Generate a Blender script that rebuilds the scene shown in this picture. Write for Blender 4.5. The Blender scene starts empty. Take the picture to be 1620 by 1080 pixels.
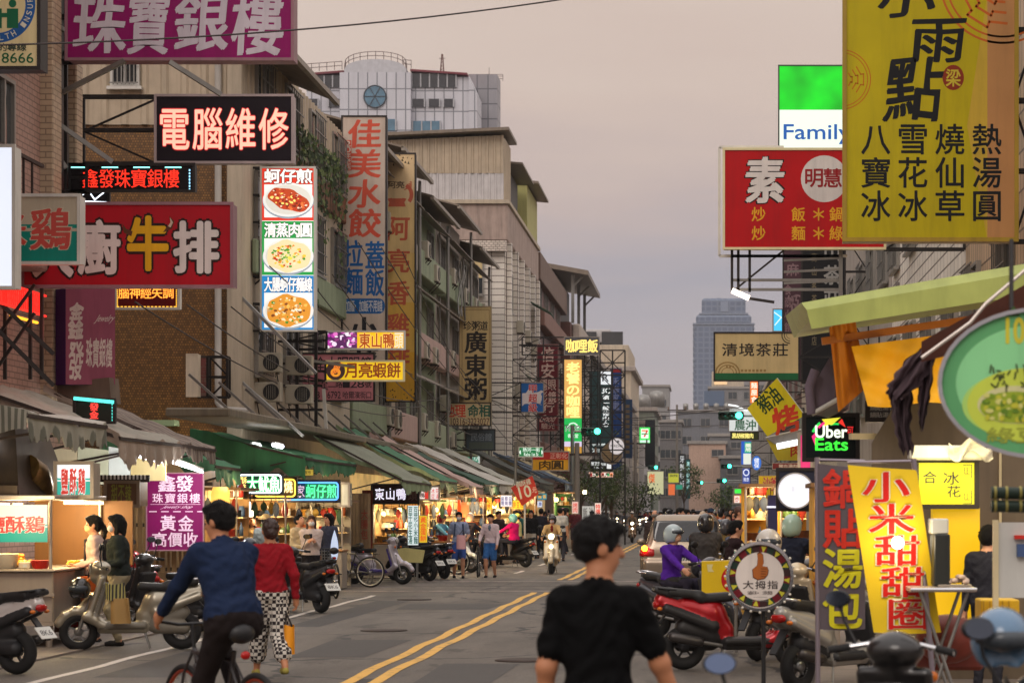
import bpy, math, random
import numpy as np
from mathutils import Vector, Matrix
random.seed(7)
SC = bpy.context.scene
COL = SC.collection
R = math.radians
# ---------------------------------------------------------------- camera
FPX, HX, HY, EYE = 3400.0, 1120.0, 806.0, 1.72      # focal length in photo pixels, vanishing point, eye height
cd = bpy.data.cameras.new('camera'); cam = bpy.data.objects.new('camera', cd); COL.objects.link(cam)
cam.location = (0, 0, EYE); cam.rotation_euler = (R(90), 0, 0)
cd.sensor_width = 36; cd.lens = FPX / 1620 * 36
cd.shift_x = -(HX - 810) / 1620; cd.shift_y = (HY - 540) / 1620
cd.clip_start = 0.1; cd.clip_end = 6000
cd.dof.use_dof = True; cd.dof.focus_distance = 42; cd.dof.aperture_fstop = 4.0
SC.camera = cam
# ---------------------------------------------------------------- sky and sun
def s2l(c):
    c = c / 255.0
    return c / 12.92 if c <= 0.04045 else ((c + 0.055) / 1.055) ** 2.4
def rgb(*c):
    if len(c) == 1: c = c[0]
    return tuple(s2l(x) for x in c[:3])
w = bpy.data.worlds.new('World'); SC.world = w; w.use_nodes = True
nt = w.node_tree; nt.nodes.clear()
out = nt.nodes.new('ShaderNodeOutputWorld'); bg = nt.nodes.new('ShaderNodeBackground')
sky = nt.nodes.new('ShaderNodeTexSky'); sky.sky_type = 'NISHITA'; sky.sun_disc = False
sky.sun_elevation = R(14); sky.sun_rotation = R(200)
tc = nt.nodes.new('ShaderNodeTexCoord'); sep = nt.nodes.new('ShaderNodeSeparateXYZ')
nt.links.new(tc.outputs['Generated'], sep.inputs[0])
mp = nt.nodes.new('ShaderNodeMapping'); mp.inputs['Scale'].default_value = (2.2, 2.2, 16)
mp.inputs['Rotation'].default_value = (0.05, 0.12, 0)
nt.links.new(tc.outputs['Generated'], mp.inputs[0])
nz = nt.nodes.new('ShaderNodeTexNoise'); nz.inputs['Scale'].default_value = 1.6; nz.inputs['Detail'].default_value = 4; nz.inputs['Roughness'].default_value = 0.55
nt.links.new(mp.outputs[0], nz.inputs[0])
ma = nt.nodes.new('ShaderNodeMath'); ma.operation = 'MULTIPLY_ADD'; ma.inputs[1].default_value = 0.13; 
nt.links.new(nz.outputs['Fac'], ma.inputs[0]); 
ad = nt.nodes.new('ShaderNodeMath'); ad.operation = 'SUBTRACT'; ad.inputs[1].default_value = 0.065
nt.links.new(sep.outputs['Z'], ad.inputs[0]); nt.links.new(ad.outputs[0], ma.inputs[2])
cr = nt.nodes.new('ShaderNodeValToRGB'); nt.links.new(ma.outputs[0], cr.inputs[0])
el = cr.color_ramp.elements
stops = [(0.0, (184, 172, 172), 1), (0.055, (186, 173, 174), 1), (0.105, (164, 159, 169), 1), (0.15, (196, 176, 170), 1), (0.19, (212, 190, 177), 1), (0.25, (220, 201, 187), 1), (0.5, (224, 214, 208), 1.55), (1.0, (226, 220, 218), 2.05)]
while len(el) < len(stops): el.new(0.5)
for e, (p, c, k) in zip(el, stops):
    e.position = p; e.color = tuple(x * k * 1.05 for x in rgb(c)) + (1,)
mx = nt.nodes.new('ShaderNodeMix'); mx.data_type = 'RGBA'; mx.inputs[0].default_value = 0.95
sc_ = nt.nodes.new('ShaderNodeVectorMath'); sc_.operation = 'SCALE'; sc_.inputs['Scale'].default_value = 0.08
nt.links.new(sky.outputs[0], sc_.inputs[0])
nt.links.new(sc_.outputs[0], mx.inputs[6]); nt.links.new(cr.outputs[0], mx.inputs[7])
nt.links.new(mx.outputs[2], bg.inputs[0]); bg.inputs[1].default_value = 1.0
nt.links.new(bg.outputs[0], out.inputs[0])
sd = bpy.data.lights.new('sun', 'SUN'); sd.energy = 0.8; sd.angle = R(26); sd.color = (1.0, 0.9, 0.82)
sun = bpy.data.objects.new('sun', sd); COL.objects.link(sun); sun.rotation_euler = (R(52), 0, R(-18))
SC.view_settings.view_transform = 'Standard'; SC.view_settings.look = 'None'; SC.view_settings.exposure = 0.0; SC.view_settings.gamma = 1.0
SC.cycles.use_denoising = True
SC.cycles.max_bounces = 5; SC.cycles.diffuse_bounces = 3; SC.cycles.glossy_bounces = 3; SC.cycles.transparent_max_bounces = 8
SC.cycles.sample_clamp_indirect = 4.0; SC.cycles.caustics_reflective = False; SC.cycles.caustics_refractive = False

# ---------------------------------------------------------------- materials
MATS = {}
def nodemat(key):
    m = bpy.data.materials.new(key); m.use_nodes = True
    return m, m.node_tree, m.node_tree.nodes['Principled BSDF']
def mat(key, col=None, rough=0.6, metal=0.0, var=0.12, scale=3.0, bump=0.0, dirt=0.0, spec=0.4, coat=0.0):
    """matt or glossy paint, cloth, plastic: a base colour with slight mottling and optional grime streaks"""
    if key in MATS: return MATS[key]
    m, t, b = nodemat(key); c = rgb(col or (150, 148, 145))
    b.inputs['Roughness'].default_value = rough; b.inputs['Metallic'].default_value = metal
    b.inputs['Specular IOR Level'].default_value = spec; b.inputs['Coat Weight'].default_value = coat
    tc = t.nodes.new('ShaderNodeTexCoord')
    n = t.nodes.new('ShaderNodeTexNoise'); n.inputs['Scale'].default_value = scale; n.inputs['Detail'].default_value = 5
    t.links.new(tc.outputs['Object'], n.inputs[0])
    mix = t.nodes.new('ShaderNodeMix'); mix.data_type = 'RGBA'
    mix.inputs[6].default_value = tuple(max(0, x * (1 - var * 1.6)) for x in c) + (1,)
    mix.inputs[7].default_value = tuple(min(0.95, x * (1 + var * 1.6)) for x in c) + (1,)
    t.links.new(n.outputs['Fac'], mix.inputs[0]); src = mix.outputs[2]
    if dirt:
        mp = t.nodes.new('ShaderNodeMapping'); mp.inputs['Scale'].default_value = (2.2, 2.2, 0.22)
        t.links.new(tc.outputs['Object'], mp.inputs[0])
        n2 = t.nodes.new('ShaderNodeTexNoise'); n2.inputs['Scale'].default_value = 2.0; n2.inputs['Detail'].default_value = 6; n2.inputs['Roughness'].default_value = 0.7
        t.links.new(mp.outputs[0], n2.inputs[0])
        rp = t.nodes.new('ShaderNodeValToRGB'); rp.color_ramp.elements[0].position = 0.45; rp.color_ramp.elements[1].position = 0.72
        t.links.new(n2.outputs['Fac'], rp.inputs[0])
        ml = t.nodes.new('ShaderNodeMath'); ml.operation = 'MULTIPLY'; ml.inputs[1].default_value = dirt
        t.links.new(rp.outputs[0], ml.inputs[0])
        m2 = t.nodes.new('ShaderNodeMix'); m2.data_type = 'RGBA'
        t.links.new(ml.outputs[0], m2.inputs[0]); t.links.new(src, m2.inputs[6])
        m2.inputs[7].default_value = tuple(x * 0.35 + 0.01 for x in c) + (1,); src = m2.outputs[2]
    t.links.new(src, b.inputs['Base Color'])
    if bump:
        bn = t.nodes.new('ShaderNodeBump'); bn.inputs['Strength'].default_value = bump; bn.inputs['Distance'].default_value = 0.02
        n3 = t.nodes.new('ShaderNodeTexNoise'); n3.inputs['Scale'].default_value = scale * 6; n3.inputs['Detail'].default_value = 4
        t.links.new(tc.outputs['Object'], n3.inputs[0]); t.links.new(n3.outputs['Fac'], bn.inputs['Height'])
        t.links.new(bn.outputs[0], b.inputs['Normal'])
    MATS[key] = m; return m
def emit(key, col, k=1.0, var=0.0):
    """a surface that gives off light: lit sign faces, tubes, bulbs, neon"""
    if key in MATS: return MATS[key]
    m, t, b = nodemat(key); c = rgb(col)
    b.inputs['Base Color'].default_value = tuple(x * 0.5 for x in c) + (1,); b.inputs['Roughness'].default_value = 0.4
    b.inputs['Emission Color'].default_value = c + (1,); b.inputs['Emission Strength'].default_value = k
    if var:
        n = t.nodes.new('ShaderNodeTexNoise'); n.inputs['Scale'].default_value = 1.3; n.inputs['Detail'].default_value = 2
        tc = t.nodes.new('ShaderNodeTexCoord'); t.links.new(tc.outputs['Object'], n.inputs[0])
        mr = t.nodes.new('ShaderNodeMapRange'); mr.inputs['From Min'].default_value = 0.3; mr.inputs['From Max'].default_value = 0.7
        mr.inputs['To Min'].default_value = k * (1 - var); mr.inputs['To Max'].default_value = k * (1 + var)
        t.links.new(n.outputs['Fac'], mr.inputs['Value']); t.links.new(mr.outputs[0], b.inputs['Emission Strength'])
    MATS[key] = m; return m
def glass(key, col=(40, 50, 55), rough=0.08):
    if key in MATS: return MATS[key]
    m, t, b = nodemat(key); b.inputs['Roughness'].default_value = rough; b.inputs['Specular IOR Level'].default_value = 0.8
    n = t.nodes.new('ShaderNodeTexNoise'); n.inputs['Scale'].default_value = 0.7
    tc = t.nodes.new('ShaderNodeTexCoord'); t.links.new(tc.outputs['Object'], n.inputs[0])
    mix = t.nodes.new('ShaderNodeMix'); mix.data_type = 'RGBA'; c = rgb(col)
    mix.inputs[6].default_value = tuple(x * 0.5 for x in c) + (1,); mix.inputs[7].default_value = tuple(x * 1.5 for x in c) + (1,)
    t.links.new(n.outputs['Fac'], mix.inputs[0]); t.links.new(mix.outputs[2], b.inputs['Base Color'])
    MATS[key] = m; return m
def tiles(key, col, mortar, bw=0.2, bh=0.06, ms=0.012, rough=0.5, var=0.25, dirt=0.4, offset=0.5):
    """tiled or brick wall in world metres, on walls facing along either axis"""
    if key in MATS: return MATS[key]
    m, t, b = nodemat(key); b.inputs['Roughness'].default_value = rough; c = rgb(col)
    tc = t.nodes.new('ShaderNodeTexCoord'); sp = t.nodes.new('ShaderNodeSeparateXYZ'); cb = t.nodes.new('ShaderNodeCombineXYZ')
    t.links.new(tc.outputs['Object'], sp.inputs[0]); ad = t.nodes.new('ShaderNodeMath'); ad.operation = 'ADD'
    t.links.new(sp.outputs[0], ad.inputs[0]); t.links.new(sp.outputs[1], ad.inputs[1])
    t.links.new(ad.outputs[0], cb.inputs[0]); t.links.new(sp.outputs[2], cb.inputs[1])
    br = t.nodes.new('ShaderNodeTexBrick'); br.inputs['Scale'].default_value = 1.0; br.offset = offset
    br.inputs['Brick Width'].default_value = bw; br.inputs['Row Height'].default_value = bh; br.inputs['Mortar Size'].default_value = ms
    br.inputs['Color1'].default_value = tuple(x * (1 - var) for x in c) + (1,); br.inputs['Color2'].default_value = tuple(min(.95, x * (1 + var)) for x in c) + (1,)
    br.inputs['Mortar'].default_value = rgb(mortar) + (1,)
    t.links.new(cb.outputs[0], br.inputs[0])
    n = t.nodes.new('ShaderNodeTexNoise'); n.inputs['Scale'].default_value = 0.5; n.inputs['Detail'].default_value = 8; n.inputs['Roughness'].default_value = 0.7
    mp = t.nodes.new('ShaderNodeMapping'); mp.inputs['Scale'].default_value = (1.6, 1.6, 0.35)
    t.links.new(tc.outputs['Object'], mp.inputs[0]); t.links.new(mp.outputs[0], n.inputs[0])
    rp = t.nodes.new('ShaderNodeValToRGB'); rp.color_ramp.elements[0].position = 0.42; rp.color_ramp.elements[1].position = 0.75
    t.links.new(n.outputs['Fac'], rp.inputs[0]); ml = t.nodes.new('ShaderNodeMath'); ml.operation = 'MULTIPLY'; ml.inputs[1].default_value = dirt
    t.links.new(rp.outputs[0], ml.inputs[0])
    mix = t.nodes.new('ShaderNodeMix'); mix.data_type = 'RGBA'; t.links.new(ml.outputs[0], mix.inputs[0]); t.links.new(br.outputs[0], mix.inputs[6])
    mix.inputs[7].default_value = tuple(x * 0.3 + 0.01 for x in c) + (1,)
    t.links.new(mix.outputs[2], b.inputs['Base Color'])
    MATS[key] = m; return m
BLACK = lambda: mat('black_steel', (38, 34, 33), 0.55, 0.3, 0.2)
STEEL = lambda: mat('grey_steel', (140, 138, 134), 0.4, 0.7, 0.15, dirt=0.4)
RUST = lambda: mat('rusty_steel', (62, 50, 45), 0.7, 0.2, 0.3, 6)
STAIN = lambda: mat('stainless_steel', (196, 184, 170), 0.35, 0.55, 0.15, 2, dirt=.3)
CHROME = lambda: mat('chrome', (210, 210, 212), 0.12, 1.0, 0.03)
WHITE = lambda: mat('white_paint', (215, 212, 205), 0.5, dirt=0.25)
RUBBER = lambda: mat('rubber', (28, 27, 27), 0.8, 0, 0.15, 8)
PLAST = lambda: mat('black_plastic', (30, 30, 32), 0.45, 0, 0.1)

# ---------------------------------------------------------------- mesh helpers
def W(px, py, Y):
    """photo pixel at street depth Y -> world point"""
    return Vector(((px - HX) * Y / FPX, Y, EYE + (HY - py) * Y / FPX))
class Plane:
    """a sign's plane; at(px, py) is where the photo pixel falls on it"""
    def __init__(s, Y, yaw=0.0, px=HX, push=0.0):
        s.p = W(px, HY, Y); s.n = Vector((math.sin(yaw), -math.cos(yaw), 0)); s.eye = Vector((0, 0, EYE))
    def at(s, px, py, lift=0.0):
        d = Vector(((px - HX) / FPX, 1.0, (HY - py) / FPX))
        q = s.p + s.n * lift
        t = (q - s.eye).dot(s.n) / d.dot(s.n)
        # keep the in-plane place of lift 0, so that layers sit straight in front of each other
        t0 = (s.p - s.eye).dot(s.n) / d.dot(s.n)
        return s.eye + d * t0 + s.n * lift
_GL = {}
def glyph(ch):
    if ch in _GL: return _GL[ch]
    c = bpy.data.curves.new('lettering', 'FONT'); c.body = ch; c.size = 1; c.resolution_u = 3; c.fill_mode = 'FRONT'
    o = bpy.data.objects.new('lettering', c); m = o.to_mesh()
    v = [(p.co.x, p.co.y) for p in m.vertices]; f = [tuple(p.vertices) for p in m.polygons]
    o.to_mesh_clear(); bpy.data.objects.remove(o); bpy.data.curves.remove(c)
    if v:
        xs = [p[0] for p in v]; ys = [p[1] for p in v]
        bb = (min(xs), min(ys), max(xs), max(ys))
    else: bb = (0, 0, 1, 1)
    _GL[ch] = (v, f, bb); return _GL[ch]
class MB:
    def __init__(s): s.v = []; s.f = []; s.mi = []; s.sm = []; s.mats = []; s.M = None
    def m(s, material):
        if material not in s.mats: s.mats.append(material)
        return s.mats.index(material)
    def add(s, vs, fs, material, smooth=False):
        o = len(s.v); k = s.m(material)
        if s.M is not None: vs = [s.M @ Vector(p) for p in vs]
        s.v += [tuple(p) for p in vs]
        for f in fs: s.f.append(tuple(i + o for i in f)); s.mi.append(k); s.sm.append(smooth)
        return s
    def box(s, lo, hi, material, ch=0.0):
        x0, y0, z0 = lo; x1, y1, z1 = hi
        if ch <= 0:
            v = [(x0,y0,z0),(x1,y0,z0),(x1,y1,z0),(x0,y1,z0),(x0,y0,z1),(x1,y0,z1),(x1,y1,z1),(x0,y1,z1)]
            return s.add(v, [(0,3,2,1),(4,5,6,7),(0,1,5,4),(1,2,6,5),(2,3,7,6),(3,0,4,7)], material)
        import itertools
        vs = []; idx = {}
        for sx, sy, sz in itertools.product((0,1),(0,1),(0,1)):
            c = [(x0,x1)[sx], (y0,y1)[sy], (z0,z1)[sz]]; d = [ch*(1-2*sx), ch*(1-2*sy), ch*(1-2*sz)]
            for a in range(3):
                p = [c[k] + (0 if k == a else d[k]) for k in range(3)]
                idx[(sx,sy,sz,a)] = len(vs); vs.append(p)
        fs = []
        for a in range(3):
            b, c = (a+1) % 3, (a+2) % 3
            for sgn in (0,1):
                loop = []
                for (p, q) in ((0,0),(1,0),(1,1),(0,1)):
                    k = [0,0,0]; k[a] = sgn; k[b] = p; k[c] = q; loop.append(idx[tuple(k)+(a,)])
                fs.append(tuple(loop) if sgn else tuple(loop[::-1]))
            for p in (0,1):
                for q in (0,1):   # edge along a
                    k0 = [0,0,0]; k0[b] = p; k0[c] = q; k1 = list(k0); k1[a] = 1
                    fs.append((idx[tuple(k0)+(b,)], idx[tuple(k1)+(b,)], idx[tuple(k1)+(c,)], idx[tuple(k0)+(c,)]))
        for k in itertools.product((0,1),(0,1),(0,1)): fs.append(tuple(idx[k+(a,)] for a in range(3)))
        return s.add(vs, fs, material)
    def bar(s, p, q, w, material, h=None):
        p = Vector(p); q = Vector(q); d = q - p
        if d.length < 1e-6: return s
        d.normalize(); h = h or w
        u = d.cross(Vector((0,0,1)));
        if u.length < 1e-3: u = Vector((1,0,0))
        u.normalize(); v = u.cross(d)
        vs = [e + u*a*w/2 + v*b*h/2 for e in (p, q) for a, b in ((-1,-1),(1,-1),(1,1),(-1,1))]
        return s.add(vs, [(0,1,2,3),(7,6,5,4),(0,4,5,1),(1,5,6,2),(2,6,7,3),(3,7,4,0)], material)
    def tube(s, pts, r, material, n=8, caps=True, smooth=True):
        pts = [Vector(p) for p in pts]; k = len(pts); rs = r if isinstance(r, (list, tuple)) else [r] * k
        vs = []; fs = []; ref = None
        for i, p in enumerate(pts):
            d = (pts[min(i+1, k-1)] - pts[max(i-1, 0)]).normalized()
            if ref is None:
                ref = d.cross(Vector((0,0,1)))
                if ref.length < 1e-3: ref = Vector((1,0,0))
            u = (ref - d * ref.dot(d)).normalized(); ref = u; v = d.cross(u)
            for j in range(n):
                a = 2*math.pi*j/n; vs.append(p + (u*math.cos(a) + v*math.sin(a)) * rs[i])
        for i in range(k-1):
            for j in range(n): fs.append((i*n+j, i*n+(j+1) % n, (i+1)*n+(j+1) % n, (i+1)*n+j))
        s.add(vs, fs, material, smooth)
        if caps: s.add(vs[:n], [tuple(range(n))[::-1]], material); s.add(vs[-n:], [tuple(range(n))], material)
        return s
    def lathe(s, prof, c, axis, material, n=20, smooth=True):
        """prof: (radius, distance along axis)"""
        c = Vector(c); a = Vector(axis).normalized(); u = a.orthogonal().normalized(); v = a.cross(u)
        vs = []; fs = []
        for (r, h) in prof:
            for j in range(n):
                t = 2*math.pi*j/n; vs.append(c + a*h + (u*math.cos(t) + v*math.sin(t)) * max(r, 1e-4))
        for i in range(len(prof)-1):
            for j in range(n): fs.append((i*n+j, i*n+(j+1) % n, (i+1)*n+(j+1) % n, (i+1)*n+j))
        return s.add(vs, fs, material, smooth)
    def torus(s, c, axis, Rr, r, material, n=28, k=8, r2=None):
        prof = [(Rr + r*math.cos(2*math.pi*j/k), (r2 or r)*math.sin(2*math.pi*j/k)) for j in range(k+1)]
        return s.lathe(prof, c, axis, material, n)
    def poly(s, pts, material): return s.add(pts, [tuple(range(len(pts)))], material)
    def slab(s, pts, off, material):
        """a flat outline given thickness along off"""
        n = len(pts); pts = [Vector(p) for p in pts]; off = Vector(off); vs = pts + [p + off for p in pts]
        fs = [tuple(range(n)), tuple(range(2*n-1, n-1, -1))] + [(i, n+i, n+(i+1) % n, (i+1) % n) for i in range(n)]
        return s.add(vs, fs, material)
    def sheet(s, fn, nu, nv, material, thick=None, smooth=True):
        g = [[Vector(fn(i/nu, j/nv)) for j in range(nv+1)] for i in range(nu+1)]
        vs = [p for r_ in g for p in r_]; W_ = nv+1
        fs = [(i*W_+j, (i+1)*W_+j, (i+1)*W_+j+1, i*W_+j+1) for i in range(nu) for j in range(nv)]
        s.add(vs, fs, material, smooth)
        if thick is not None:
            t = Vector(thick); s.add([p + t for p in vs], [f[::-1] for f in fs], material, smooth)
            rim = [(i, 0) for i in range(nu)] + [(nu, j) for j in range(nv)] + [(i, nv) for i in range(nu, 0, -1)] + [(0, j) for j in range(nv, 0, -1)]
            rv = [g[i][j] for i, j in rim]; s.add(rv + [p + t for p in rv], [(i, (i+1) % len(rv), len(rv)+(i+1) % len(rv), len(rv)+i) for i in range(len(rv))], material)
        return s
    def ball(s, c, r, material, nu=12, nv=8):
        c = Vector(c); r = Vector(r) if hasattr(r, '__len__') else Vector((r, r, r))
        return s.sheet(lambda u, v: (c.x + r.x*math.sin(math.pi*v)*math.cos(2*math.pi*u), c.y + r.y*math.sin(math.pi*v)*math.sin(2*math.pi*u), c.z + r.z*math.cos(math.pi*v)), nu, nv, material)
    def lattice(s, p0, p1, p2, p3, nu, nv, w, material, diag=True):
        """steel lattice in the quad p0 p1 p2 p3"""
        p0, p1, p2, p3 = map(Vector, (p0, p1, p2, p3))
        P = lambda u, v: (p0*(1-u) + p1*u)*(1-v) + (p3*(1-u) + p2*u)*v
        for i in range(nu+1): s.bar(P(i/nu, 0), P(i/nu, 1), w, material)
        for j in range(nv+1): s.bar(P(0, j/nv), P(1, j/nv), w*0.9, material)
        if diag:
            for i in range(nu):
                for j in range(nv):
                    if (i + j) % 2: s.bar(P(i/nu, j/nv), P((i+1)/nu, (j+1)/nv), w*0.7, material)
                    else: s.bar(P((i+1)/nu, j/nv), P(i/nu, (j+1)/nv), w*0.7, material)
        return s
    # --- writing and flat marks on a plane, in photo pixels
    def text(s, pl, st, x0, y0, x1, y1, material, v=False, bold=0.03, brush=False, line=None, lift=0.004, gap=0.04, slant=0.0, wob=0.0, rot=0.0):
        if st.isascii() and not v:
            cells = [(st, x0, y0, x1, y1)]
        elif v:
            n = len(st); h = (y1-y0)/n; cells = [(c, x0, y0+h*(i+gap/2), x1, y0+h*(i+1-gap/2)) for i, c in enumerate(st)]
        else:
            n = len(st); h = (x1-x0)/n; cells = [(c, x0+h*(i+gap/2), y0, x0+h*(i+1-gap/2), y1) for i, c in enumerate(st)]
        for c, a0, b0, a1, b1 in cells:
            if c == ' ': continue
            vs, fs, bb = glyph(c)
            if not vs: continue
            if not c.isascii():   # keep the em box for small marks
                bb = (min(bb[0], 0.06), min(bb[1], -0.05), max(bb[2], 0.94), max(bb[3], 0.82))
            layers = [(material, bold*.62, 0.0)]
            if line: layers.insert(0, (line[0], line[1]*.72, -0.002))
            for (mt, bd, dl) in layers:
                if brush: offs = [(t*bd*0.94, t*bd*0.55) for t in (-1, -0.5, 0, 0.5, 1)] + [(t*bd*0.4, -t*bd*0.5) for t in (-1, 1)]
                else: offs = [(0, 0)] + [(bd*math.cos(a*math.pi/4), bd*math.sin(a*math.pi/4)) for a in range(8)] if bd > 0 else [(0, 0)]
                for oi, (ox, oy) in enumerate(offs):
                    pts = []
                    for (x, y) in vs:
                        u = (x - bb[0]) / (bb[2]-bb[0]); q = (y - bb[1]) / (bb[3]-bb[1])
                        if wob: u += wob*math.sin(q*9 + ord(c[0])); q += wob*math.sin(u*8 + ord(c[0])*2)
                        asp = 1.0 if len(c) == 1 else (b1-b0)/(a1-a0)
                        px = a0 + (u + ox*asp + slant*(q-0.5)) * (a1-a0); py = b1 - (q + oy) * (b1-b0)
                        if rot:
                            cx, cy = (x0+x1)/2, (y0+y1)/2; dx, dy = px-cx, py-cy
                            px = cx + dx*math.cos(rot) - dy*math.sin(rot); py = cy + dx*math.sin(rot) + dy*math.cos(rot)
                        pts.append(pl.at(px, py, lift + dl + oi*0.00015))
                    s.add(pts, fs, mt)
        return s
    def rect(s, pl, x0, y0, x1, y1, material, lift=0.002):
        return s.poly([pl.at(x0,y1,lift), pl.at(x1,y1,lift), pl.at(x1,y0,lift), pl.at(x0,y0,lift)], material)
    def shape(s, pl, pts, material, lift=0.003): return s.poly([pl.at(x, y, lift) for x, y in pts], material)
    def disc(s, pl, cx, cy, rx, ry, material, lift=0.003, n=32, a0=0, a1=360, inner=0.0):
        if inner > 0 or a1-a0 < 360:
            A = [a0 + (a1-a0)*i/n for i in range(n+1)]
            vs = [pl.at(cx + rx*k*math.cos(R(a)), cy + ry*k*math.sin(R(a)), lift) for a in A for k in (max(inner, 0.001), 1)]
            return s.add(vs, [(2*i, 2*i+1, 2*i+3, 2*i+2) for i in range(n)], material)
        return s.poly([pl.at(cx + rx*math.cos(2*math.pi*i/n), cy + ry*math.sin(2*math.pi*i/n), lift) for i in range(n)], material)
    def stroke(s, pl, pts, wd, material, lift=0.003):
        for (x0, y0), (x1, y1) in zip(pts, pts[1:]):
            d = math.hypot(x1-x0, y1-y0) or 1; nx, ny = -(y1-y0)/d*wd/2, (x1-x0)/d*wd/2; ex, ey = (x1-x0)/d*wd*0.3, (y1-y0)/d*wd*0.3
            s.shape(pl, [(x0+nx-ex, y0+ny-ey), (x0-nx-ex, y0-ny-ey), (x1-nx+ex, y1-ny+ey), (x1+nx+ex, y1+ny+ey)], material, lift)
        return s
    def build(s, name, parent=None, local=False):
        me = bpy.data.meshes.new(name); vs = s.v
        if parent is not None and not local:
            L = parent.location
            if parent.parent is not None: L = L + parent.parent.location
            vs = [(x-L.x, y-L.y, z-L.z) for x, y, z in vs]
        me.from_pydata(vs, [], s.f)
        for m_ in s.mats: me.materials.append(m_)
        me.polygons.foreach_set('material_index', s.mi); me.polygons.foreach_set('use_smooth', s.sm); me.update()
        o = bpy.data.objects.new(name, me); COL.objects.link(o)
        if parent is not None: o.parent = parent
        return o
def tag(o, label=None, cat=None, group=None, kind=None):
    if label: o['label'] = label
    if cat: o['category'] = cat
    if group: o['group'] = group
    if kind: o['kind'] = kind
    return o
def thing(name, label, cat, loc=(0, 0, 0), rz=0.0, group=None):
    o = bpy.data.objects.new(name, None); COL.objects.link(o); o.location = loc; o.rotation_euler = (0, 0, rz); o.empty_display_size = 0.2
    return tag(o, label, cat, group)
def lamp(loc, col, e, r=0.15, kind='POINT'):
    d = bpy.data.lights.new('lamp_light', kind); d.energy = e; d.color = col; d.shadow_soft_size = r
    o = bpy.data.objects.new('lamp_light', d); COL.objects.link(o); o.location = loc; return o

# ---------------------------------------------------------------- smooth solid bodies (signed distance -> one continuous mesh)
def cap(a, b, ra, rb, lab=0, k=0.02, op='u', flat=None):
    a = np.array(a, float); b = np.array(b, float); rm = max(ra, rb)
    return dict(t='c', a=a, b=b, ra=ra, rb=rb, lo=np.minimum(a, b)-rm, hi=np.maximum(a, b)+rm, lab=lab, k=k, op=op)
def ell(c, r, lab=0, k=0.02, op='u', rot=None):
    c = np.array(c, float); r = np.array(r, float); rm = np.full(3, r.max()) if rot is not None else r
    return dict(t='e', c=c, r=r, R=None if rot is None else np.array(rot), lo=c-rm, hi=c+rm, lab=lab, k=k, op=op)
def rbox(c, h, rd=0.02, lab=0, k=0.02, op='u', rot=None, taper=0.0, rake=0.0):
    """rounded box; taper narrows x with height, rake shifts y with height"""
    c = np.array(c, float); h = np.array(h, float); rm = np.full(3, np.linalg.norm(h)) if rot is not None else h.copy()
    rm[1] += abs(rake)*h[2]
    return dict(t='b', c=c, h=h, rd=rd, R=None if rot is None else np.array(rot), lo=c-rm, hi=c+rm, lab=lab, k=k, op=op, taper=taper, rake=rake)
def rotx(a): c, s = math.cos(a), math.sin(a); return [[1,0,0],[0,c,-s],[0,s,c]]
def roty(a): c, s = math.cos(a), math.sin(a); return [[c,0,s],[0,1,0],[-s,0,c]]
def rotz(a): c, s = math.cos(a), math.sin(a); return [[c,-s,0],[s,c,0],[0,0,1]]
def sdf_eval(p, X, Y, Z):
    if p['t'] == 'c':
        a, b = p['a'], p['b']; ab = b-a; L2 = max(float(ab @ ab), 1e-9)
        dx, dy, dz = X-a[0], Y-a[1], Z-a[2]
        t = np.clip((dx*ab[0]+dy*ab[1]+dz*ab[2])/L2, 0, 1)
        return np.sqrt((dx-t*ab[0])**2+(dy-t*ab[1])**2+(dz-t*ab[2])**2) - (p['ra']+(p['rb']-p['ra'])*t)
    dx, dy, dz = X-p['c'][0], Y-p['c'][1], Z-p['c'][2]
    if p['R'] is not None:
        M = p['R']; dx, dy, dz = M[0,0]*dx+M[1,0]*dy+M[2,0]*dz, M[0,1]*dx+M[1,1]*dy+M[2,1]*dz, M[0,2]*dx+M[1,2]*dy+M[2,2]*dz
    if p['t'] == 'e':
        r = p['r']; q = np.sqrt((dx/r[0])**2+(dy/r[1])**2+(dz/r[2])**2); g = np.sqrt((dx/r[0]**2)**2+(dy/r[1]**2)**2+(dz/r[2]**2)**2)
        return q*(q-1)/np.maximum(g, 1e-6)
    h = p['h']
    if p['taper']: dx = dx/(1-p['taper']*(dz/h[2]*0.5+0.5))
    if p['rake']: dy = dy - p['rake']*dz
    qx, qy, qz = abs(dx)-h[0]+p['rd'], abs(dy)-h[1]+p['rd'], abs(dz)-h[2]+p['rd']
    return np.sqrt(np.maximum(qx,0)**2+np.maximum(qy,0)**2+np.maximum(qz,0)**2)+np.minimum(np.maximum(np.maximum(qx,qy),qz),0)-p['rd']
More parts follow.
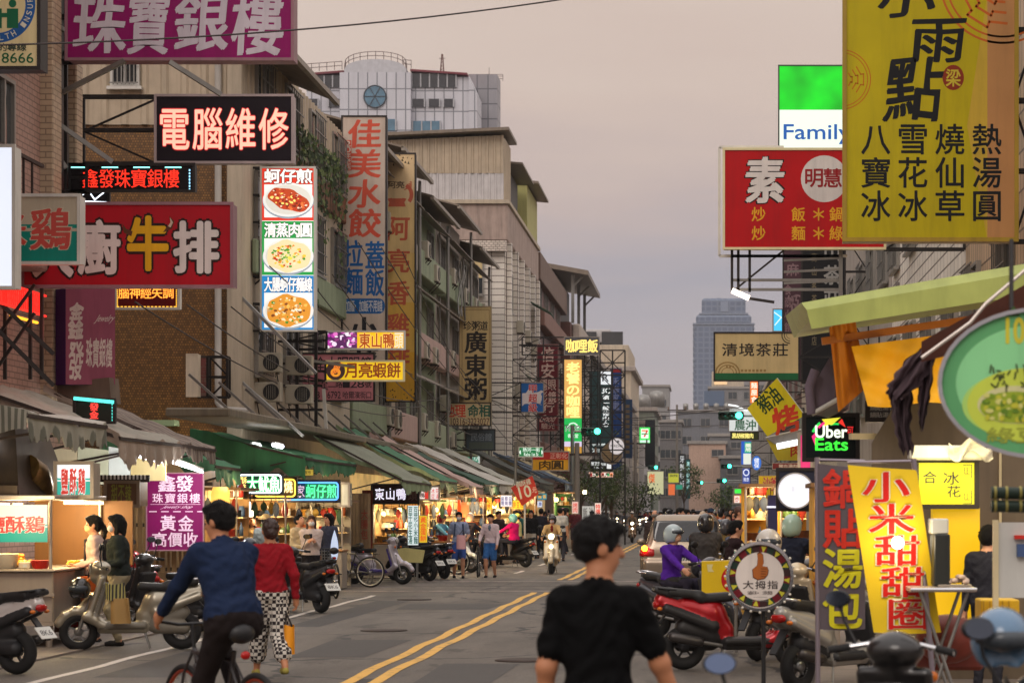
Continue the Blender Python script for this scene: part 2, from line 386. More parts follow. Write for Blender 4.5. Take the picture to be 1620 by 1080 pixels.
def sdf_mesh(prims, vox, mats, name, parent, smooth_it=1):
    add = [p for p in prims if p['op'] == 'u']
    lo = np.min([p['lo'] for p in add], 0)-vox*2.5; hi = np.max([p['hi'] for p in add], 0)+vox*2.5
    n = np.ceil((hi-lo)/vox).astype(int)+1
    ax = [lo[i]+np.arange(n[i])*vox for i in range(3)]
    F = np.full(n, 0.3, np.float32); D = np.full(n, 9.0, np.float32); Lb = np.zeros(n, np.int8)
    for p in prims:
        m = p['k']+vox*3; i0 = np.maximum(np.floor((p['lo']-m-lo)/vox).astype(int), 0); i1 = np.minimum(np.ceil((p['hi']+m-lo)/vox).astype(int)+1, n)
        if (i1 <= i0).any(): continue
        sl = tuple(slice(i0[k], i1[k]) for k in range(3))
        d = sdf_eval(p, ax[0][sl[0]][:,None,None], ax[1][sl[1]][None,:,None], ax[2][sl[2]][None,None,:]).astype(np.float32)
        f = F[sl]
        if p['op'] == 'u':
            k = max(p['k'], 1e-4); h = np.maximum(k-abs(f-d), 0)/k; F[sl] = np.minimum(f, d)-h*h*k*0.25
            if p['lab'] >= 0:
                c = d < D[sl]; Lb[sl] = np.where(c, p['lab'], Lb[sl]); D[sl] = np.where(c, d, D[sl])
        elif p['op'] == 's': F[sl] = np.maximum(f, -d)
        elif p['op'] == 'i': G = np.full(n, 0.3, np.float32); G[sl] = d; F = np.maximum(F, G)
    cn = [k-1 for k in n]; cnt = np.zeros(cn, np.int16); P = np.zeros(tuple(cn)+(3,), np.float32)
    def S(o): return F[o[0]:o[0]+cn[0], o[1]:o[1]+cn[1], o[2]:o[2]+cn[2]]
    for a in range(3):
        b, c = [k for k in range(3) if k != a]
        for ob in (0, 1):
            for oc in (0, 1):
                o0 = [0,0,0]; o0[b] = ob; o0[c] = oc; o1 = list(o0); o1[a] = 1
                f0, f1 = S(o0), S(o1); x = (f0 < 0) != (f1 < 0)
                if not x.any(): continue
                t = f0[x]/(f0[x]-f1[x]); cnt[x] += 1
                q = np.empty((t.size, 3), np.float32); q[:, a] = t; q[:, b] = ob; q[:, c] = oc
                P[x] += q
    act = cnt > 0
    if not act.any(): return None
    ids = np.full(cn, -1, np.int64); ids[act] = np.arange(act.sum()); ii = np.argwhere(act)
    pos = ii + P[act]/cnt[act][:, None]; ri = np.minimum(np.rint(pos).astype(int), n-1); vl = Lb[ri[:,0], ri[:,1], ri[:,2]]
    co = lo + pos*vox; faces = []
    for a in range(3):
        b, c = (a+1) % 3, (a+2) % 3
        s0 = [slice(None)]*3; s0[a] = slice(0, n[a]-1); s1 = [slice(None)]*3; s1[a] = slice(1, n[a])
        f0, f1 = F[tuple(s0)], F[tuple(s1)]
        for sg in (0, 1):
            x = ((f0 < 0) & (f1 >= 0)) if sg == 0 else ((f0 >= 0) & (f1 < 0))
            e = np.argwhere(x)
            if not len(e): continue
            e = e[(e[:, b] >= 1) & (e[:, c] >= 1) & (e[:, b] < cn[b]) & (e[:, c] < cn[c])]
            q = []
            for (ob, oc) in ((-1,-1),(0,-1),(0,0),(-1,0)):
                k = e.copy(); k[:, b] += ob; k[:, c] += oc; q.append(ids[k[:,0], k[:,1], k[:,2]])
            q = np.stack(q, 1)
            faces.append(q if sg == 0 else q[:, ::-1])
    fc = np.concatenate(faces); fc = fc[(fc >= 0).all(1)]
    if name == 'hair':
        q_ = np.stack([np.sin(co[:, (i+1) % 3]*83+co[:, (i+2) % 3]*67+i*2)+np.sin(co[:, i]*151+co[:, (i+1) % 3]*97) for i in range(3)], 1); co = co+q_*.0022
    if name == 'body' and len(mats) == 7:   # folds in the clothes
        x_, y_, z_ = co[:, 0], co[:, 1], co[:, 2]; f_ = np.sin(46*z_+30*x_+3*np.sin(17*x_+11*y_))*np.sin(19*x_-23*y_+9*z_)+.6*np.sin(75*z_-40*y_+4*np.sin(21*x_))*np.sin(13*y_+31*x_+5*z_)
        f_ = np.where((vl == 1) | (vl == 2), f_, 0)*.0045; co = co+np.stack([f_*np.sign(x_)*.7, f_*np.where(y_ < 0, -1, 1), f_*.3], 1)
    me = bpy.data.meshes.new(name); nv, nf = len(co), len(fc)
    me.vertices.add(nv); me.vertices.foreach_set('co', co.astype(np.float32).ravel())
    me.loops.add(nf*4); me.loops.foreach_set('vertex_index', fc.ravel().astype(np.int32))
    me.polygons.add(nf); me.polygons.foreach_set('loop_start', np.arange(0, nf*4, 4, dtype=np.int32))
    try: me.polygons.foreach_set('loop_total', np.full(nf, 4, np.int32))
    except Exception: pass
    lv = np.sort(vl[fc], 1); me.polygons.foreach_set('material_index', lv[:, 1].astype(np.int32))
    me.polygons.foreach_set('use_smooth', np.ones(nf, bool))
    for m_ in mats: me.materials.append(m_)
    me.update(calc_edges=True); me.validate()
    o = bpy.data.objects.new(name, me); COL.objects.link(o)
    if parent is not None: o.parent = parent
    return o
# ================================================================ ground, road, markings
def asphalt():
    m, t, b = nodemat('asphalt'); b.inputs['Roughness'].default_value = 0.75
    tc = t.nodes.new('ShaderNodeTexCoord')
    def noise(scale, det, sx=1, sy=1):
        mp = t.nodes.new('ShaderNodeMapping'); mp.inputs['Scale'].default_value = (sx, sy, 1); t.links.new(tc.outputs['Object'], mp.inputs[0])
        n = t.nodes.new('ShaderNodeTexNoise'); n.inputs['Scale'].default_value = scale; n.inputs['Detail'].default_value = det; n.inputs['Roughness'].default_value = 0.65
        t.links.new(mp.outputs[0], n.inputs[0]); return n.outputs['Fac']
    r1 = t.nodes.new('ShaderNodeValToRGB'); t.links.new(noise(0.55, 6, 1.6, 0.35), r1.inputs[0])
    for e, (p, c) in zip(r1.color_ramp.elements, ((0.3, 0.066), (0.72, 0.155))): e.position = p; e.color = (c*1.08, c*0.93, c*0.78, 1)
    r2 = t.nodes.new('ShaderNodeValToRGB'); t.links.new(noise(38, 3), r2.inputs[0])
    for e, (p, c) in zip(r2.color_ramp.elements, ((0.3, 0.65), (0.7, 1.3))): e.position = p; e.color = (c, c, c, 1)
    mx = t.nodes.new('ShaderNodeMix'); mx.data_type = 'RGBA'; mx.blend_type = 'MULTIPLY'; mx.inputs[0].default_value = 1
    r3 = t.nodes.new('ShaderNodeValToRGB'); t.links.new(noise(1.1, 5, 1.4, .5), r3.inputs[0]); m3 = t.nodes.new('ShaderNodeMix'); m3.data_type = 'RGBA'; m3.blend_type = 'MULTIPLY'; m3.inputs[0].default_value = 1
    for e, (p, c) in zip(r3.color_ramp.elements, ((0.34, 0.5), (0.43, 1.0))): e.position = p; e.color = (c, c, c, 1)
    t.links.new(r1.outputs[0], m3.inputs[6]); t.links.new(r3.outputs[0], m3.inputs[7]); t.links.new(m3.outputs[2], mx.inputs[6]); t.links.new(r2.outputs[0], mx.inputs[7])
    vo = t.nodes.new('ShaderNodeTexVoronoi'); vo.feature = 'DISTANCE_TO_EDGE'; vo.inputs['Scale'].default_value = 0.23
    dm = t.nodes.new('ShaderNodeVectorMath'); dm.operation = 'ADD'; n5 = t.nodes.new('ShaderNodeTexNoise'); n5.inputs['Scale'].default_value = 1.2
    t.links.new(tc.outputs['Object'], n5.inputs[0]); t.links.new(tc.outputs['Object'], dm.inputs[0]); t.links.new(n5.outputs['Color'], dm.inputs[1]); t.links.new(dm.outputs[0], vo.inputs[0])
    lt = t.nodes.new('ShaderNodeMath'); lt.operation = 'LESS_THAN'; lt.inputs[1].default_value = 0.011; t.links.new(vo.outputs['Distance'], lt.inputs[0])
    m2 = t.nodes.new('ShaderNodeMix'); m2.data_type = 'RGBA'; t.links.new(lt.outputs[0], m2.inputs[0]); t.links.new(mx.outputs[2], m2.inputs[6]); m2.inputs[7].default_value = (0.03, 0.028, 0.027, 1)
    t.links.new(m2.outputs[2], b.inputs['Base Color'])
    bn = t.nodes.new('ShaderNodeBump'); bn.inputs['Strength'].default_value = 0.35; bn.inputs['Distance'].default_value = 0.01
    t.links.new(noise(55, 3), bn.inputs['Height']); t.links.new(bn.outputs[0], b.inputs['Normal'])
    return m
ASPH = asphalt()
def paint(key, col, wear=0.5):
    """worn road paint: asphalt shows through in flakes"""
    m, t, b = nodemat(key); b.inputs['Roughness'].default_value = 0.6; tc = t.nodes.new('ShaderNodeTexCoord')
    n = t.nodes.new('ShaderNodeTexNoise'); n.inputs['Scale'].default_value = 3.5; n.inputs['Detail'].default_value = 8; n.inputs['Roughness'].default_value = 0.75
    t.links.new(tc.outputs['Object'], n.inputs[0])
    r = t.nodes.new('ShaderNodeValToRGB'); r.color_ramp.elements[0].position = wear; r.color_ramp.elements[1].position = wear + 0.14
    r.color_ramp.elements[0].color = rgb(col) + (1,); r.color_ramp.elements[1].color = tuple(x*0.25+0.05 for x in rgb(col)) + (1,)
    t.links.new(n.outputs['Fac'], r.inputs[0]); t.links.new(r.outputs[0], b.inputs['Base Color']); return m
YEL = paint('yellow_road_paint', (222, 170, 68), 0.52); WHT = paint('white_road_paint', (200, 192, 184), 0.53); FADED = paint('faded_road_paint', (180, 160, 150), 0.42)
g = MB(); g.box((-700, -60, -0.5), (700, 2000, 0), mat('ground_concrete', (118, 112, 106), 0.8, scale=0.6, bump=0.1, dirt=0.3)); tag(g.build('ground'), kind='structure')
g = MB(); g.sheet(lambda u, v: (-7.6 + 8.6*u, -20 + 360*v, 0.004), 2, 40, ASPH, smooth=False); tag(g.build('road'), kind='structure')
g = MB(); g.sheet(lambda u, v: (-60 + 52.4*u, 40 + 13*v, 0.006), 2, 4, ASPH, smooth=False); tag(g.build('side_street'), kind='structure')
for lx, rx in ((-10.6, -7.6), (1.0, 5.2)):
    for y0, y1 in ((-20, 39.5), (53.5, 330)):
        if lx > 0 and y0 < 0: y1 = 39.5
        g = MB(); g.box((lx, y0, 0.0), (rx, y1, 0.03), mat('pavement_tile', (128, 118, 110), 0.75, scale=1.5, bump=0.1, dirt=0.4)); tag(g.build('pavement'), kind='structure')
def marking(name, quads, m, z=0.009):
    g = MB()
    for (x0, y0, x1, y1, wd) in quads:
        n = max(1, int(abs(y1-y0)/0.8))
        rr = random.Random(int(x0*10)+int(y0))
        pts = []
        for i in range(n+1):
            t = i/n; y = y0+(y1-y0)*t; x = x0+(x1-x0)*t + 0.022*math.sin(y*1.7+x0) + rr.uniform(-.006, .006)
            pts.append((x, y))
        for (xa, ya), (xb, yb) in zip(pts, pts[1:]): g.add([(xa-wd/2, ya, z), (xa+wd/2, ya, z), (xb+wd/2, yb, z), (xb-wd/2, yb, z)], [(0,1,2,3)], m)
    return tag(g.build(name), kind='structure')
marking('road_marking', [(-3.60, 3, -3.60, 44.6, .13), (-3.33, 3, -3.33, 44.6, .13), (-3.62, 52.5, -3.62, 130, .13), (-3.36, 52.5, -3.36, 130, .13)], YEL)
marking('road_marking', [(-6.68, 4, -6.68, 43, .11), (-6.7, 56, -6.7, 120, .11), (0.4, 54, 0.4, 130, .11)], WHT)
marking('road_marking', [(-1.7, 66+8*i, -1.7, 69+8*i, .12) for i in range(8)] + [(-5.2, 58+8*i, -5.2, 60.5+8*i, .12) for i in range(6)], WHT)
g = MB()
for y, d in ((45.2, .28), (47.2, .12), (49.0, .14), (51.2, .3)):
    g.add([(-8.2, y, .0095), (0.9, y, .0095), (0.9, y+d, .0095), (-8.2, y+d, .0095)], [(0,1,2,3)], FADED)
for i in range(3): g.add([(-7.4+3.1*i, 68.0, .0095), (-5.8+3.1*i, 68.0, .0095), (-5.8+3.1*i, 68.35, .0095), (-7.4+3.1*i, 68.35, .0095)], [(0,1,2,3)], FADED)
tag(g.build('road_marking'), kind='structure')
g = MB()
for (x, y, w_, d) in ((-2.2, 30, 1.9, 4.5), (-5.4, 37, 1.6, 2.2), (-4.9, 25, .9, 3.4), (-6.3, 22, .8, 6), (-2.9, 19, .7, 5), (-6.2, 31.5, .5, 9)): g.add([(x, y, .0065), (x+w_, y, .0065), (x+w_+.1, y+d, .0065), (x-.05, y+d, .0065)], [(0,1,2,3)], mat('asphalt_patch', (66, 63, 61), 0.7, scale=8, bump=0.3))
tag(g.build('road_patch'), kind='structure')
for x, y, lb in ((-4.6, 30.5, 'round iron manhole cover in the asphalt left of the yellow lines'), (-2.1, 24.5, 'round iron manhole cover right of the yellow lines'), (-5.6, 41, 'farther round manhole cover by the white edge line')): g = MB(); g.lathe([(0.33, 0), (0.33, .006), (0.0, .006)], (x, y, .0085), (0, 0, 1), RUST(), 28); tag(g.build('manhole_cover'), lb, 'manhole cover')

# ================================================================ building pieces
def window_mesh(w_, h, style, fm, gm, lit=None):
    f = MB(); t = 0.06
    f.box((-w_/2, -.06, 0), (w_/2, .05, t), fm); f.box((-w_/2, -.06, h-t), (w_/2, .05, h), fm)
    for x in (-w_/2, w_/2-t): f.box((x, -.06, t), (x+t, .05, h-t), fm)
    f.box((-t/2, -.05, t), (t/2, .04, h-t), fm)
    f.box((-w_/2-.06, -.13, -.07), (w_/2+.06, -.0, -.003), fm)
    if style == 'grille':
        for i in range(1, 7): f.box((-w_/2+i*w_/7-.012, -.16, .02), (-w_/2+i*w_/7+.012, -.136, h-.02), STEEL())
        for i in range(4): f.box((-w_/2, -.163, .05+i*(h-.1)/3), (w_/2, -.138, .075+i*(h-.1)/3), STEEL())
    g_ = MB(); g_.box((-w_/2+t, .0, t), (w_/2-t, .02, h-t), lit or gm)
    if style == 'blind': g_.box((-w_/2+t, -.012, h*.45), (w_/2-t, -.003, h-t), mat('cream_blind', (214, 190, 140), 0.7))
    return f, g_
def windows(b, places, w_, h, style='plain', fm=None, gm=None, lit=None):
    """each window a part of its building, its pane a sub-part"""
    fm = fm or mat('window_aluminium', (150, 146, 140), 0.4, 0.5); gm = gm or glass('dark_pane', (52, 58, 62))
    f, g_ = window_mesh(w_, h, style, fm, gm, lit); fo = go = None
    for (x, y, z, rz) in places:
        if fo is None: fo = f.build('window', b, local=True); go = g_.build('pane', fo, local=True); o = fo
        else:
            o = fo.copy(); COL.objects.link(o); q = go.copy(); COL.objects.link(q); q.parent = o
        o.location = Vector((x, y, z)) - b.location; o.rotation_euler = (0, 0, rz)
def corrugated(g, x0, x1, y, z0, z1, m, step=0.3, d=0.05, axis='x', slope=0.0):
    """ribbed metal sheet facing the street's near end (axis x) or the street (axis y: x0,x1 are along Y and y is X)"""
    n = max(2, int((x1-x0)/step)); pts = []
    for i in range(n):
        a = x0+(x1-x0)*i/n; s_ = (x1-x0)/n
        pts += [(a, 0), (a+s_*.55, 0), (a+s_*.68, d), (a+s_*.87, d)]
    pts.append((x1, 0)); vs = []
    for a, o in pts:
        zt = z1+slope*(a-x0)
        for z in (z0, zt): vs.append((a, y-o, z) if axis == 'x' else (y+o, a, z))
    g.add(vs, [(2*i, 2*i+2, 2*i+3, 2*i+1) for i in range(len(pts)-1)], m); return g
def building(name, label, x0, x1, y0, y1, H, m, side=1, front=None, group=None, cat='building'):
    """x0..x1 plan; side 1: its shop front faces +X (left row), -1: faces -X"""
    xf = x1 if side == 1 else x0
    b = thing(name, label, cat, (xf, y0, 0), 0, group)
    g = MB(); g.box((x0, y0, 0), (x1, y1, H), m)
    if front is not None: g.add([(x0, y0-.004, 0), (x1, y0-.004, 0), (x1, y0-.004, H), (x0, y0-.004, H)], [(0,1,2,3)], front)
    g.build('wall', b); return b
def cornice(b, x0, x1, y0, y1, z, m, o=.25, t=.35, name='cornice'):
    g = MB(); g.box((x0-o, y0-o, z), (x1+o, y1+o, z+t), m, .03); return g.build(name, b)
def eave(b, xa, xb, y0, y1, za, zb, m, name='roof'):
    """sloping metal roof sheet between xa (height za) and xb (height zb) with a gutter"""
    g = MB(); n = max(4, int((y1-y0)/.5))
    g.sheet(lambda u, v: (xa+(xb-xa)*v, y0+(y1-y0)*u, za+(zb-za)*v+.03*(int(u*n*2+.5) % 2)), n*2, 3, m, (0, 0, -.06), smooth=False)
    g.bar((xb, y0, zb-.08), (xb, y1, zb-.08), .12, mat('gutter_metal', (150, 140, 128), 0.5, .3, dirt=.4))
    return g.build(name, b)
ACW = mat('cream_plastic', (176, 168, 152), 0.5, dirt=0.35)
AC_N = [0]
def ac_unit(x, y, z, rz, label, src=[None]):
    if src[0] is None:
        t = thing('air_conditioner', label, 'air conditioner', (x, y, z), rz, 'air conditioner boxes on the facades'); t.scale = (.72,)*3
        g = MB(); g.box((-.42, -.16, 0), (.42, .16, .6), ACW, .02); g.build('casing', t, local=True)
        g = MB(); g.torus((.12, -.165, .3), (0, 1, 0), .23, .02, PLAST(), 20, 6); g.lathe([(.22, 0), (.0, .004)], (.12, -.166, .3), (0, -1, 0), PLAST(), 20)
        for i in range(5): g.box((-.02+i*.065, -.182, .1), (-.012+i*.065, -.176, .5), ACW)
        g.build('fan_grille', t, local=True)
        g = MB()
        for xx in (-.3, .3): g.bar((xx, .15, -.03), (xx, -.2, -.03), .04, RUST()); g.bar((xx, .15, -.4), (xx, -.17, -.05), .03, RUST())
        g.build('bracket', t, local=True); src[0] = t; return t
    t = src[0].copy(); COL.objects.link(t); t.scale = (.72 if y < 60 else 1.0,)*3; t.location = (x, y, z); t.rotation_euler = (0, 0, rz); t['label'] = label
    for c in src[0].children:
        q = c.copy(); COL.objects.link(q); q.parent = t
    return t
def pipe(pts, r, label, m=None):
    g = MB(); g.tube(pts, r, m or mat('grey_pipe', (165, 155, 145), 0.5, .1, dirt=.4), 10); return tag(g.build('drain_pipe'), label, 'pipe')

# ---------------------------------------------------------------- left row
BROWN = tiles('brown_mosaic', (126, 88, 42), (84, 58, 30), .055, .055, .008, .45, .45, .45)
PINK = tiles('pink_tile', (176, 142, 128), (120, 96, 88), .24, .09, .01, .5, .08, .5)
WTILE = tiles('white_tile', (226, 218, 208), (96, 84, 78), .62, .3, .02, .5, .08, .3, 0.0)
SMALLT = tiles('small_white_tile', (214, 202, 190), (110, 96, 88), .2, .1, .012, .5, .1, .5)
CREAMW = mat('cream_render', (186, 172, 152), 0.8, scale=1.2, bump=.08, dirt=.5)
GREYW = mat('grey_render', (158, 148, 140), 0.8, scale=1.2, bump=.08, dirt=.6)
BEIGEC = mat('beige_corrugated', (184, 168, 146), 0.5, .15, dirt=.35)
WHITEC = mat('white_corrugated', (196, 192, 192), 0.5, .15, dirt=.25)
BRICKR = tiles('red_brown_tile', (112, 68, 58), (70, 48, 42), .2, .07, .01, .55, .15, .5)
MINT = mat('mint_render', (140, 152, 124), 0.7, dirt=.6)
ROOFM = mat('roof_metal', (128, 116, 104), 0.5, .3, dirt=.5)
# A: nearest
A = building('tiled_building', 'pink tiled building nearest the left edge, with slanting balcony ledges', -22, -10.4, 14, 35.2, 15, PINK)
g = MB()
for z in (5.3, 8.6, 11.9): g.box((-10.4, 16, z), (-9.95, 32.4, z+.95), mat('pinkish_ledge', (150, 122, 114), .7, dirt=.6), .03)
g.build('balcony', A)
g = MB()
for z in (6.3, 9.6):
    for i in range(40): g.box((-10.02, 16.2+i*.4, z), (-9.99, 16.23+i*.4, z+.55), RUST())
    g.box((-10.03, 16.2, z+.55), (-9.97, 32.3, z+.6), RUST())
g.build('railing', A)
g = MB()
for y, w_ in ((33.7, .45), (34.9, .35)): g.box((-10.45, y-w_/2, 3), (-10.2, y+w_/2, 15), tiles('cream_tile', (190, 168, 140), (140, 120, 100), .24, .09, .01, .5, .08, .4), .02)
g.build('pilaster', A)
windows(A, [(-10.38, 34.3, z, R(90)) for z in (6.3, 9.4)] + [(-10.38, 31.6+dy, z, R(90)) for z in (6.4, 9.7) for dy in (0, -2.6)], .9, 1.7)
t_ = thing('neon_strip', 'red neon bars with a yellow line glowing under the pink balcony', 'neon strip', (-9.8, 30, 4.5)); RN = emit('red_neon', (255, 40, 30), 1.3)
g = MB()
for i in range(24): g.tube([(-9.8, 29.6+i*.09, 4.6), (-9.8, 29.6+i*.09, 4.86)], .012, RN, 6)
for z in (4.58, 4.88): g.tube([(-9.8, 29.5, z), (-9.8, 31.8, z)], .018, RN, 6)
g.build('bar_tube', t_); g = MB(); g.tube([(-9.8, 30.2, 4.45), (-9.8, 31.4, 4.45)], .022, emit('amber_neon', (255, 180, 40), 1.8), 6); g.build('amber_tube', t_); g = MB(); g.tube([(-9.9, 28.2, 6.75), (-9.9, 29.3, 6.75)], .02, RN, 6); g.build('upper_tube', t_)
lamp((-9.3, 30.5, 4.3), (1, .15, .1), 14, .5)
# B: brown mosaic end wall
B = building('mosaic_building', 'building with a bare brown mosaic end wall and a white drain pipe', -26, -10, 46, 60, 9.95, CREAMW, front=BROWN)
g = MB(); corrugated(g, -26, -10.25, 45.97, 9.95, 12.6, BEIGEC, .42, .04); corrugated(g, 46, 60, -10.0, 9.95, 12.0, BEIGEC, .42, .04, 'y')
g.box((-26, 46.03, 9.95), (-10.03, 59.97, 12.0), BEIGEC); g.build('upper_storey', B)
g = MB(); g.box((-10.28, 45.9, 3), (-9.95, 46.2, 12.6), CREAMW, .02); g.build('corner_pilaster', B)
eave(B, -14, -8.9, 45.4, 51.6, 13.6, 11.55, ROOFM)
windows(B, [(-12.45, 45.93, 10.75, 0)], .62, 1.35, 'grille', fm=WHITE())
windows(B, [(-9.97, y, z, R(90)) for y in (48.2, 51.4, 54.6, 57.8) for z in (4.7, 7.7, 10.25)], 1.7, 1.5, 'grille')
g = MB()
for z in (6.9, 9.5): g.box((-9.98, 47, z), (-9.86, 59.5, z+.75), MINT if z < 8 else mat('rusty_panel', (120, 82, 58), .7, dirt=.7), .03)
g.build('balcony', B)
pipe([(-10.45, 45.85, 12.4), (-10.45, 45.85, 4.0), (-10.35, 45.8, 3.85), (-9.8, 45.8, 3.82)], .075, 'white drain pipe with an elbow on the brown mosaic wall', mat('white_pipe', (178, 172, 165), .5, dirt=.3))
g = MB(); g.box((-12.9, 45.6, 2.95), (-11.6, 45.95, 3.5), mat('green_shutter', (70, 120, 84), .5, dirt=.3)); g.box((-13.1, 45.5, 3.5), (-11.3, 45.93, 3.62), mat('pale_green_trim', (150, 170, 130), .6)); tag(g.build('roller_shutter'), 'green roller shutter box low on the brown mosaic wall', 'shutter')
# perforated white box sign on brown wall
# C: low row with metal eaves and green balconies
cs = [(60, 67, 12.3, GREYW), (67, 74, 12.9, CREAMW), (74, 82, 12.4, MINT), (82, 90, 13.2, GREYW), (90, 97.5, 12.6, SMALLT)]
cl = ['grey four storey house behind the yellow vertical sign', 'cream house with a metal eave right of the yellow vertical sign', 'house with mint green balcony panels and a bent drain pipe', 'grey house with a propped metal canopy and tangled cables', 'narrow white tiled house beside the tall tiled building']
for (ya, yb, H, m), lb in zip(cs, cl):
    b = building('row_house', lb, -24, -10.4, ya+.005, yb-.005, H, m, group='low row houses along the left side')
    eave(b, -13.4, -9.5, ya, yb, H+1.2, H+.15, ROOFM)
    g = MB()
    for k, z in enumerate((4.0, 7.0, 9.9)):
        g.box((-10.39, ya+.3, z), (-9.95, yb-.3, z+.9), [MINT, GREYW, mat('pale_green_panel', (150, 158, 132), .6, dirt=.6), mat('pink_panel', (180, 150, 142), .6, dirt=.5)][(k+int(ya)) % 4], .03)
    g.build('balcony', b)
    g = MB(); n = 5
    for z in (6.2, 9.2, 12.0): g.sheet(lambda u, v: (-10.3+.6*v, ya+.4+(yb-ya-.8)*u, z+.35-.35*v+.02*(int(u*20) % 2)), 20, 2, ROOFM, (0, 0, -.03), False)
    g.build('canopy', b)
    windows(b, [(-10.37, y, z, R(90)) for y in (ya+1.8, yb-1.8) for z in (4.9, 7.9, 10.8)], 1.5, 1.25, 'grille' if int(ya) % 2 else 'plain')
    g = MB(); g.tube([(-9.9, yb-.2, H+.1), (-9.9, yb-.2, 3.4)], .06, STEEL(), 8); g.build('drain', b); g = MB(); g.tube([(-10.3, ya+.5, H), (-10.3, ya+.5, 3.5)], .04, STEEL(), 8); g.build('drain', b)
g = MB(); rr = random.Random(3)
for i in range(9):
    y = 84.5+rr.uniform(0, 2.2); x = -9.8; pts = [(x+rr.uniform(-.1, .1), y+.25*math.sin(k*.9+i), 11.6-k*.55-rr.uniform(0, .2)) for k in range(5)]; g.tube(pts, .03, STEEL(), 5)
tag(g.build('cable_bundle'), 'tangle of grey hoses hanging from the propped canopy', 'cables')
# D: tall tiled building with corrugated attic
D = building('tiled_tower_block', 'tall white tiled block with beige corrugated metal attic and stained band', -30, -9.45, 100, 118, 14.2, WTILE, front=None)
g = MB(); g.box((-30, 99.7, 14.2), (-9.3, 118, 15.9), mat('stained_band', (172, 152, 142), .8, dirt=.7), .05); g.box((-30, 99.6, 13.7), (-9.35, 99.98, 14.19), SMALLT); g.box((-30, 99.55, 15.9), (-9.2, 118.1, 16.08), CREAMW); g.build('cornice', D)
g = MB(); corrugated(g, -30, -9.5, 99.95, 16.08, 17.35, WHITEC, .3, .05); corrugated(g, -30, -9.5, 99.93, 17.35, 18.2, BEIGEC, .34, .05, slope=.045)
corrugated(g, 99.95, 103, -9.5, 16.08, 19.0, BEIGEC, .34, .05, 'y'); g.add([(-30, 103, 16), (-9.5, 103, 16), (-9.5, 103, 19.1), (-30, 103, 19.1)], [(0,1,2,3)], BEIGEC); g.build('attic', D)
g = MB(); g.sheet(lambda u, v: (-31+21.8*u, 99.3+4.2*v, 18.28+.045*21.8*u), 4, 2, ROOFM, (0, 0, .14), False); g.build('roof', D)
g = MB(); g.box((-13.6, 99.72, 3), (-11.7, 99.97, 13.7), SMALLT); g.build('window_bay', D)
windows(D, [(-11.05, 99.9, 11.7, 0)], 1.25, 1.75, 'blind'); windows(D, [(-12.8, 99.65, 11.7, 0)], 1.5, 1.75, 'blind')
windows(D, [(-11.05, 99.9, 7.9, 0), (-11.05, 99.9, 4.9, 0)], 1.2, 1.5)
g = MB(); g.box((-11.65, 99.86, 10.0), (-10.45, 99.98, 11.2), mat('brown_panel', (112, 58, 40), .6)); g.build('brown_panel', D)
windows(D, [(-9.42, y, z, R(90)) for y in (102.6, 106, 109.4, 112.8, 116.2) for z in (4.6, 7.9, 11.1)], 1.5, 1.9)
g = MB()
for y in (100.6, 104.1, 107.5, 110.9, 114.3, 117.3): g.box((-9.45, y, 3.2), (-9.2, y+.5, 14.2), WTILE)
g.build('pier', D)
g = MB(); g.box((-14, 103.5, 16.08), (-9.7, 109.5, 18.2), mat('dark_shed', (84, 80, 78), .6, .2, dirt=.4)); g.sheet(lambda u, v: (-14.2+5.3*v, 103.3+6.5*u, 18.7-.4*v), 8, 2, ROOFM, (0, 0, .1), False); g.build('roof_shed', D)
g = MB(); g.box((-14, 110.5, 16.08), (-9.3, 117, 18.4), mat('yellow_green_render', (176, 172, 110), .7, dirt=.3)); g.sheet(lambda u, v: (-14.2+5.5*v, 110.3+7*u, 18.9-.45*v), 8, 2, ROOFM, (0, 0, .12), False); g.build('roof_room', D)
for y, z in ((108.2, 8.6), (111.8, 12.6)):
    g = MB(); g.sheet(lambda u, v: (-9.3+1.1*v, y+2.4*u, z-.6*v), 6, 2, mat('green_canvas', (70, 104, 80), .7, dirt=.4), (0, 0, -.03), False); g.build('window_awning', D)
# E, F brown blocks
E_ = building('brown_block', 'brown tiled block with a flat concrete roof edge, beyond the white tiled one', -26, -9.6, 118.5, 140, 14.4, BRICKR)
cornice(E_, -26, -9.5, 118.5, 140, 14.4, mat('brown_concrete', (122, 102, 92), .8, dirt=.5), .3, 1.5, 'roof_edge')
g = MB()
for z in (4.5, 8.2, 12): g.box((-9.6, 120, z), (-9.1, 139, z+1), mat('brown_balcony', (140, 106, 94), .7, dirt=.4), .04)
g.build('balcony', E_); windows(E_, [(-9.57, y, z, R(90)) for y in (122, 127, 132, 137) for z in (5.6, 9.3, 12.6)], 2.2, 1.9)
F_ = building('brick_block', 'red brown block with white curved balconies under a raised metal roof', -26, -9.0, 140.5, 156, 14.0, BRICKR)
g = MB()
for z in (5, 8.6, 12.3): g.box((-9.0, 142, z), (-8.4, 155.5, z+1.7), mat('white_balcony', (188, 176, 164), .7, dirt=.4), .1)
g.build('balcony', F_)
g = MB(); g.sheet(lambda u, v: (-20+12.2*v, 140+15.5*u, 19.2-2.2*v), 8, 2, ROOFM, (0, 0, .3), False)
for y in (141.5, 148, 155): g.bar((-8.9, y, 14), (-8.9, y, 17.6), .2, STEEL()); g.bar((-7.9, y, 17.4), (-8.9, y, 16.4), .12, STEEL())
g.build('roof', F_); g = MB(); g.box((-18, 142, 14), (-10, 155, 17.2), mat('dark_shed', None)); g.build('roof_shed', F_)
windows(F_, [(-8.97, y, z, R(90)) for y in (143.5, 148.5, 153.5) for z in (6.9, 10.4)], 2.4, 1.9)
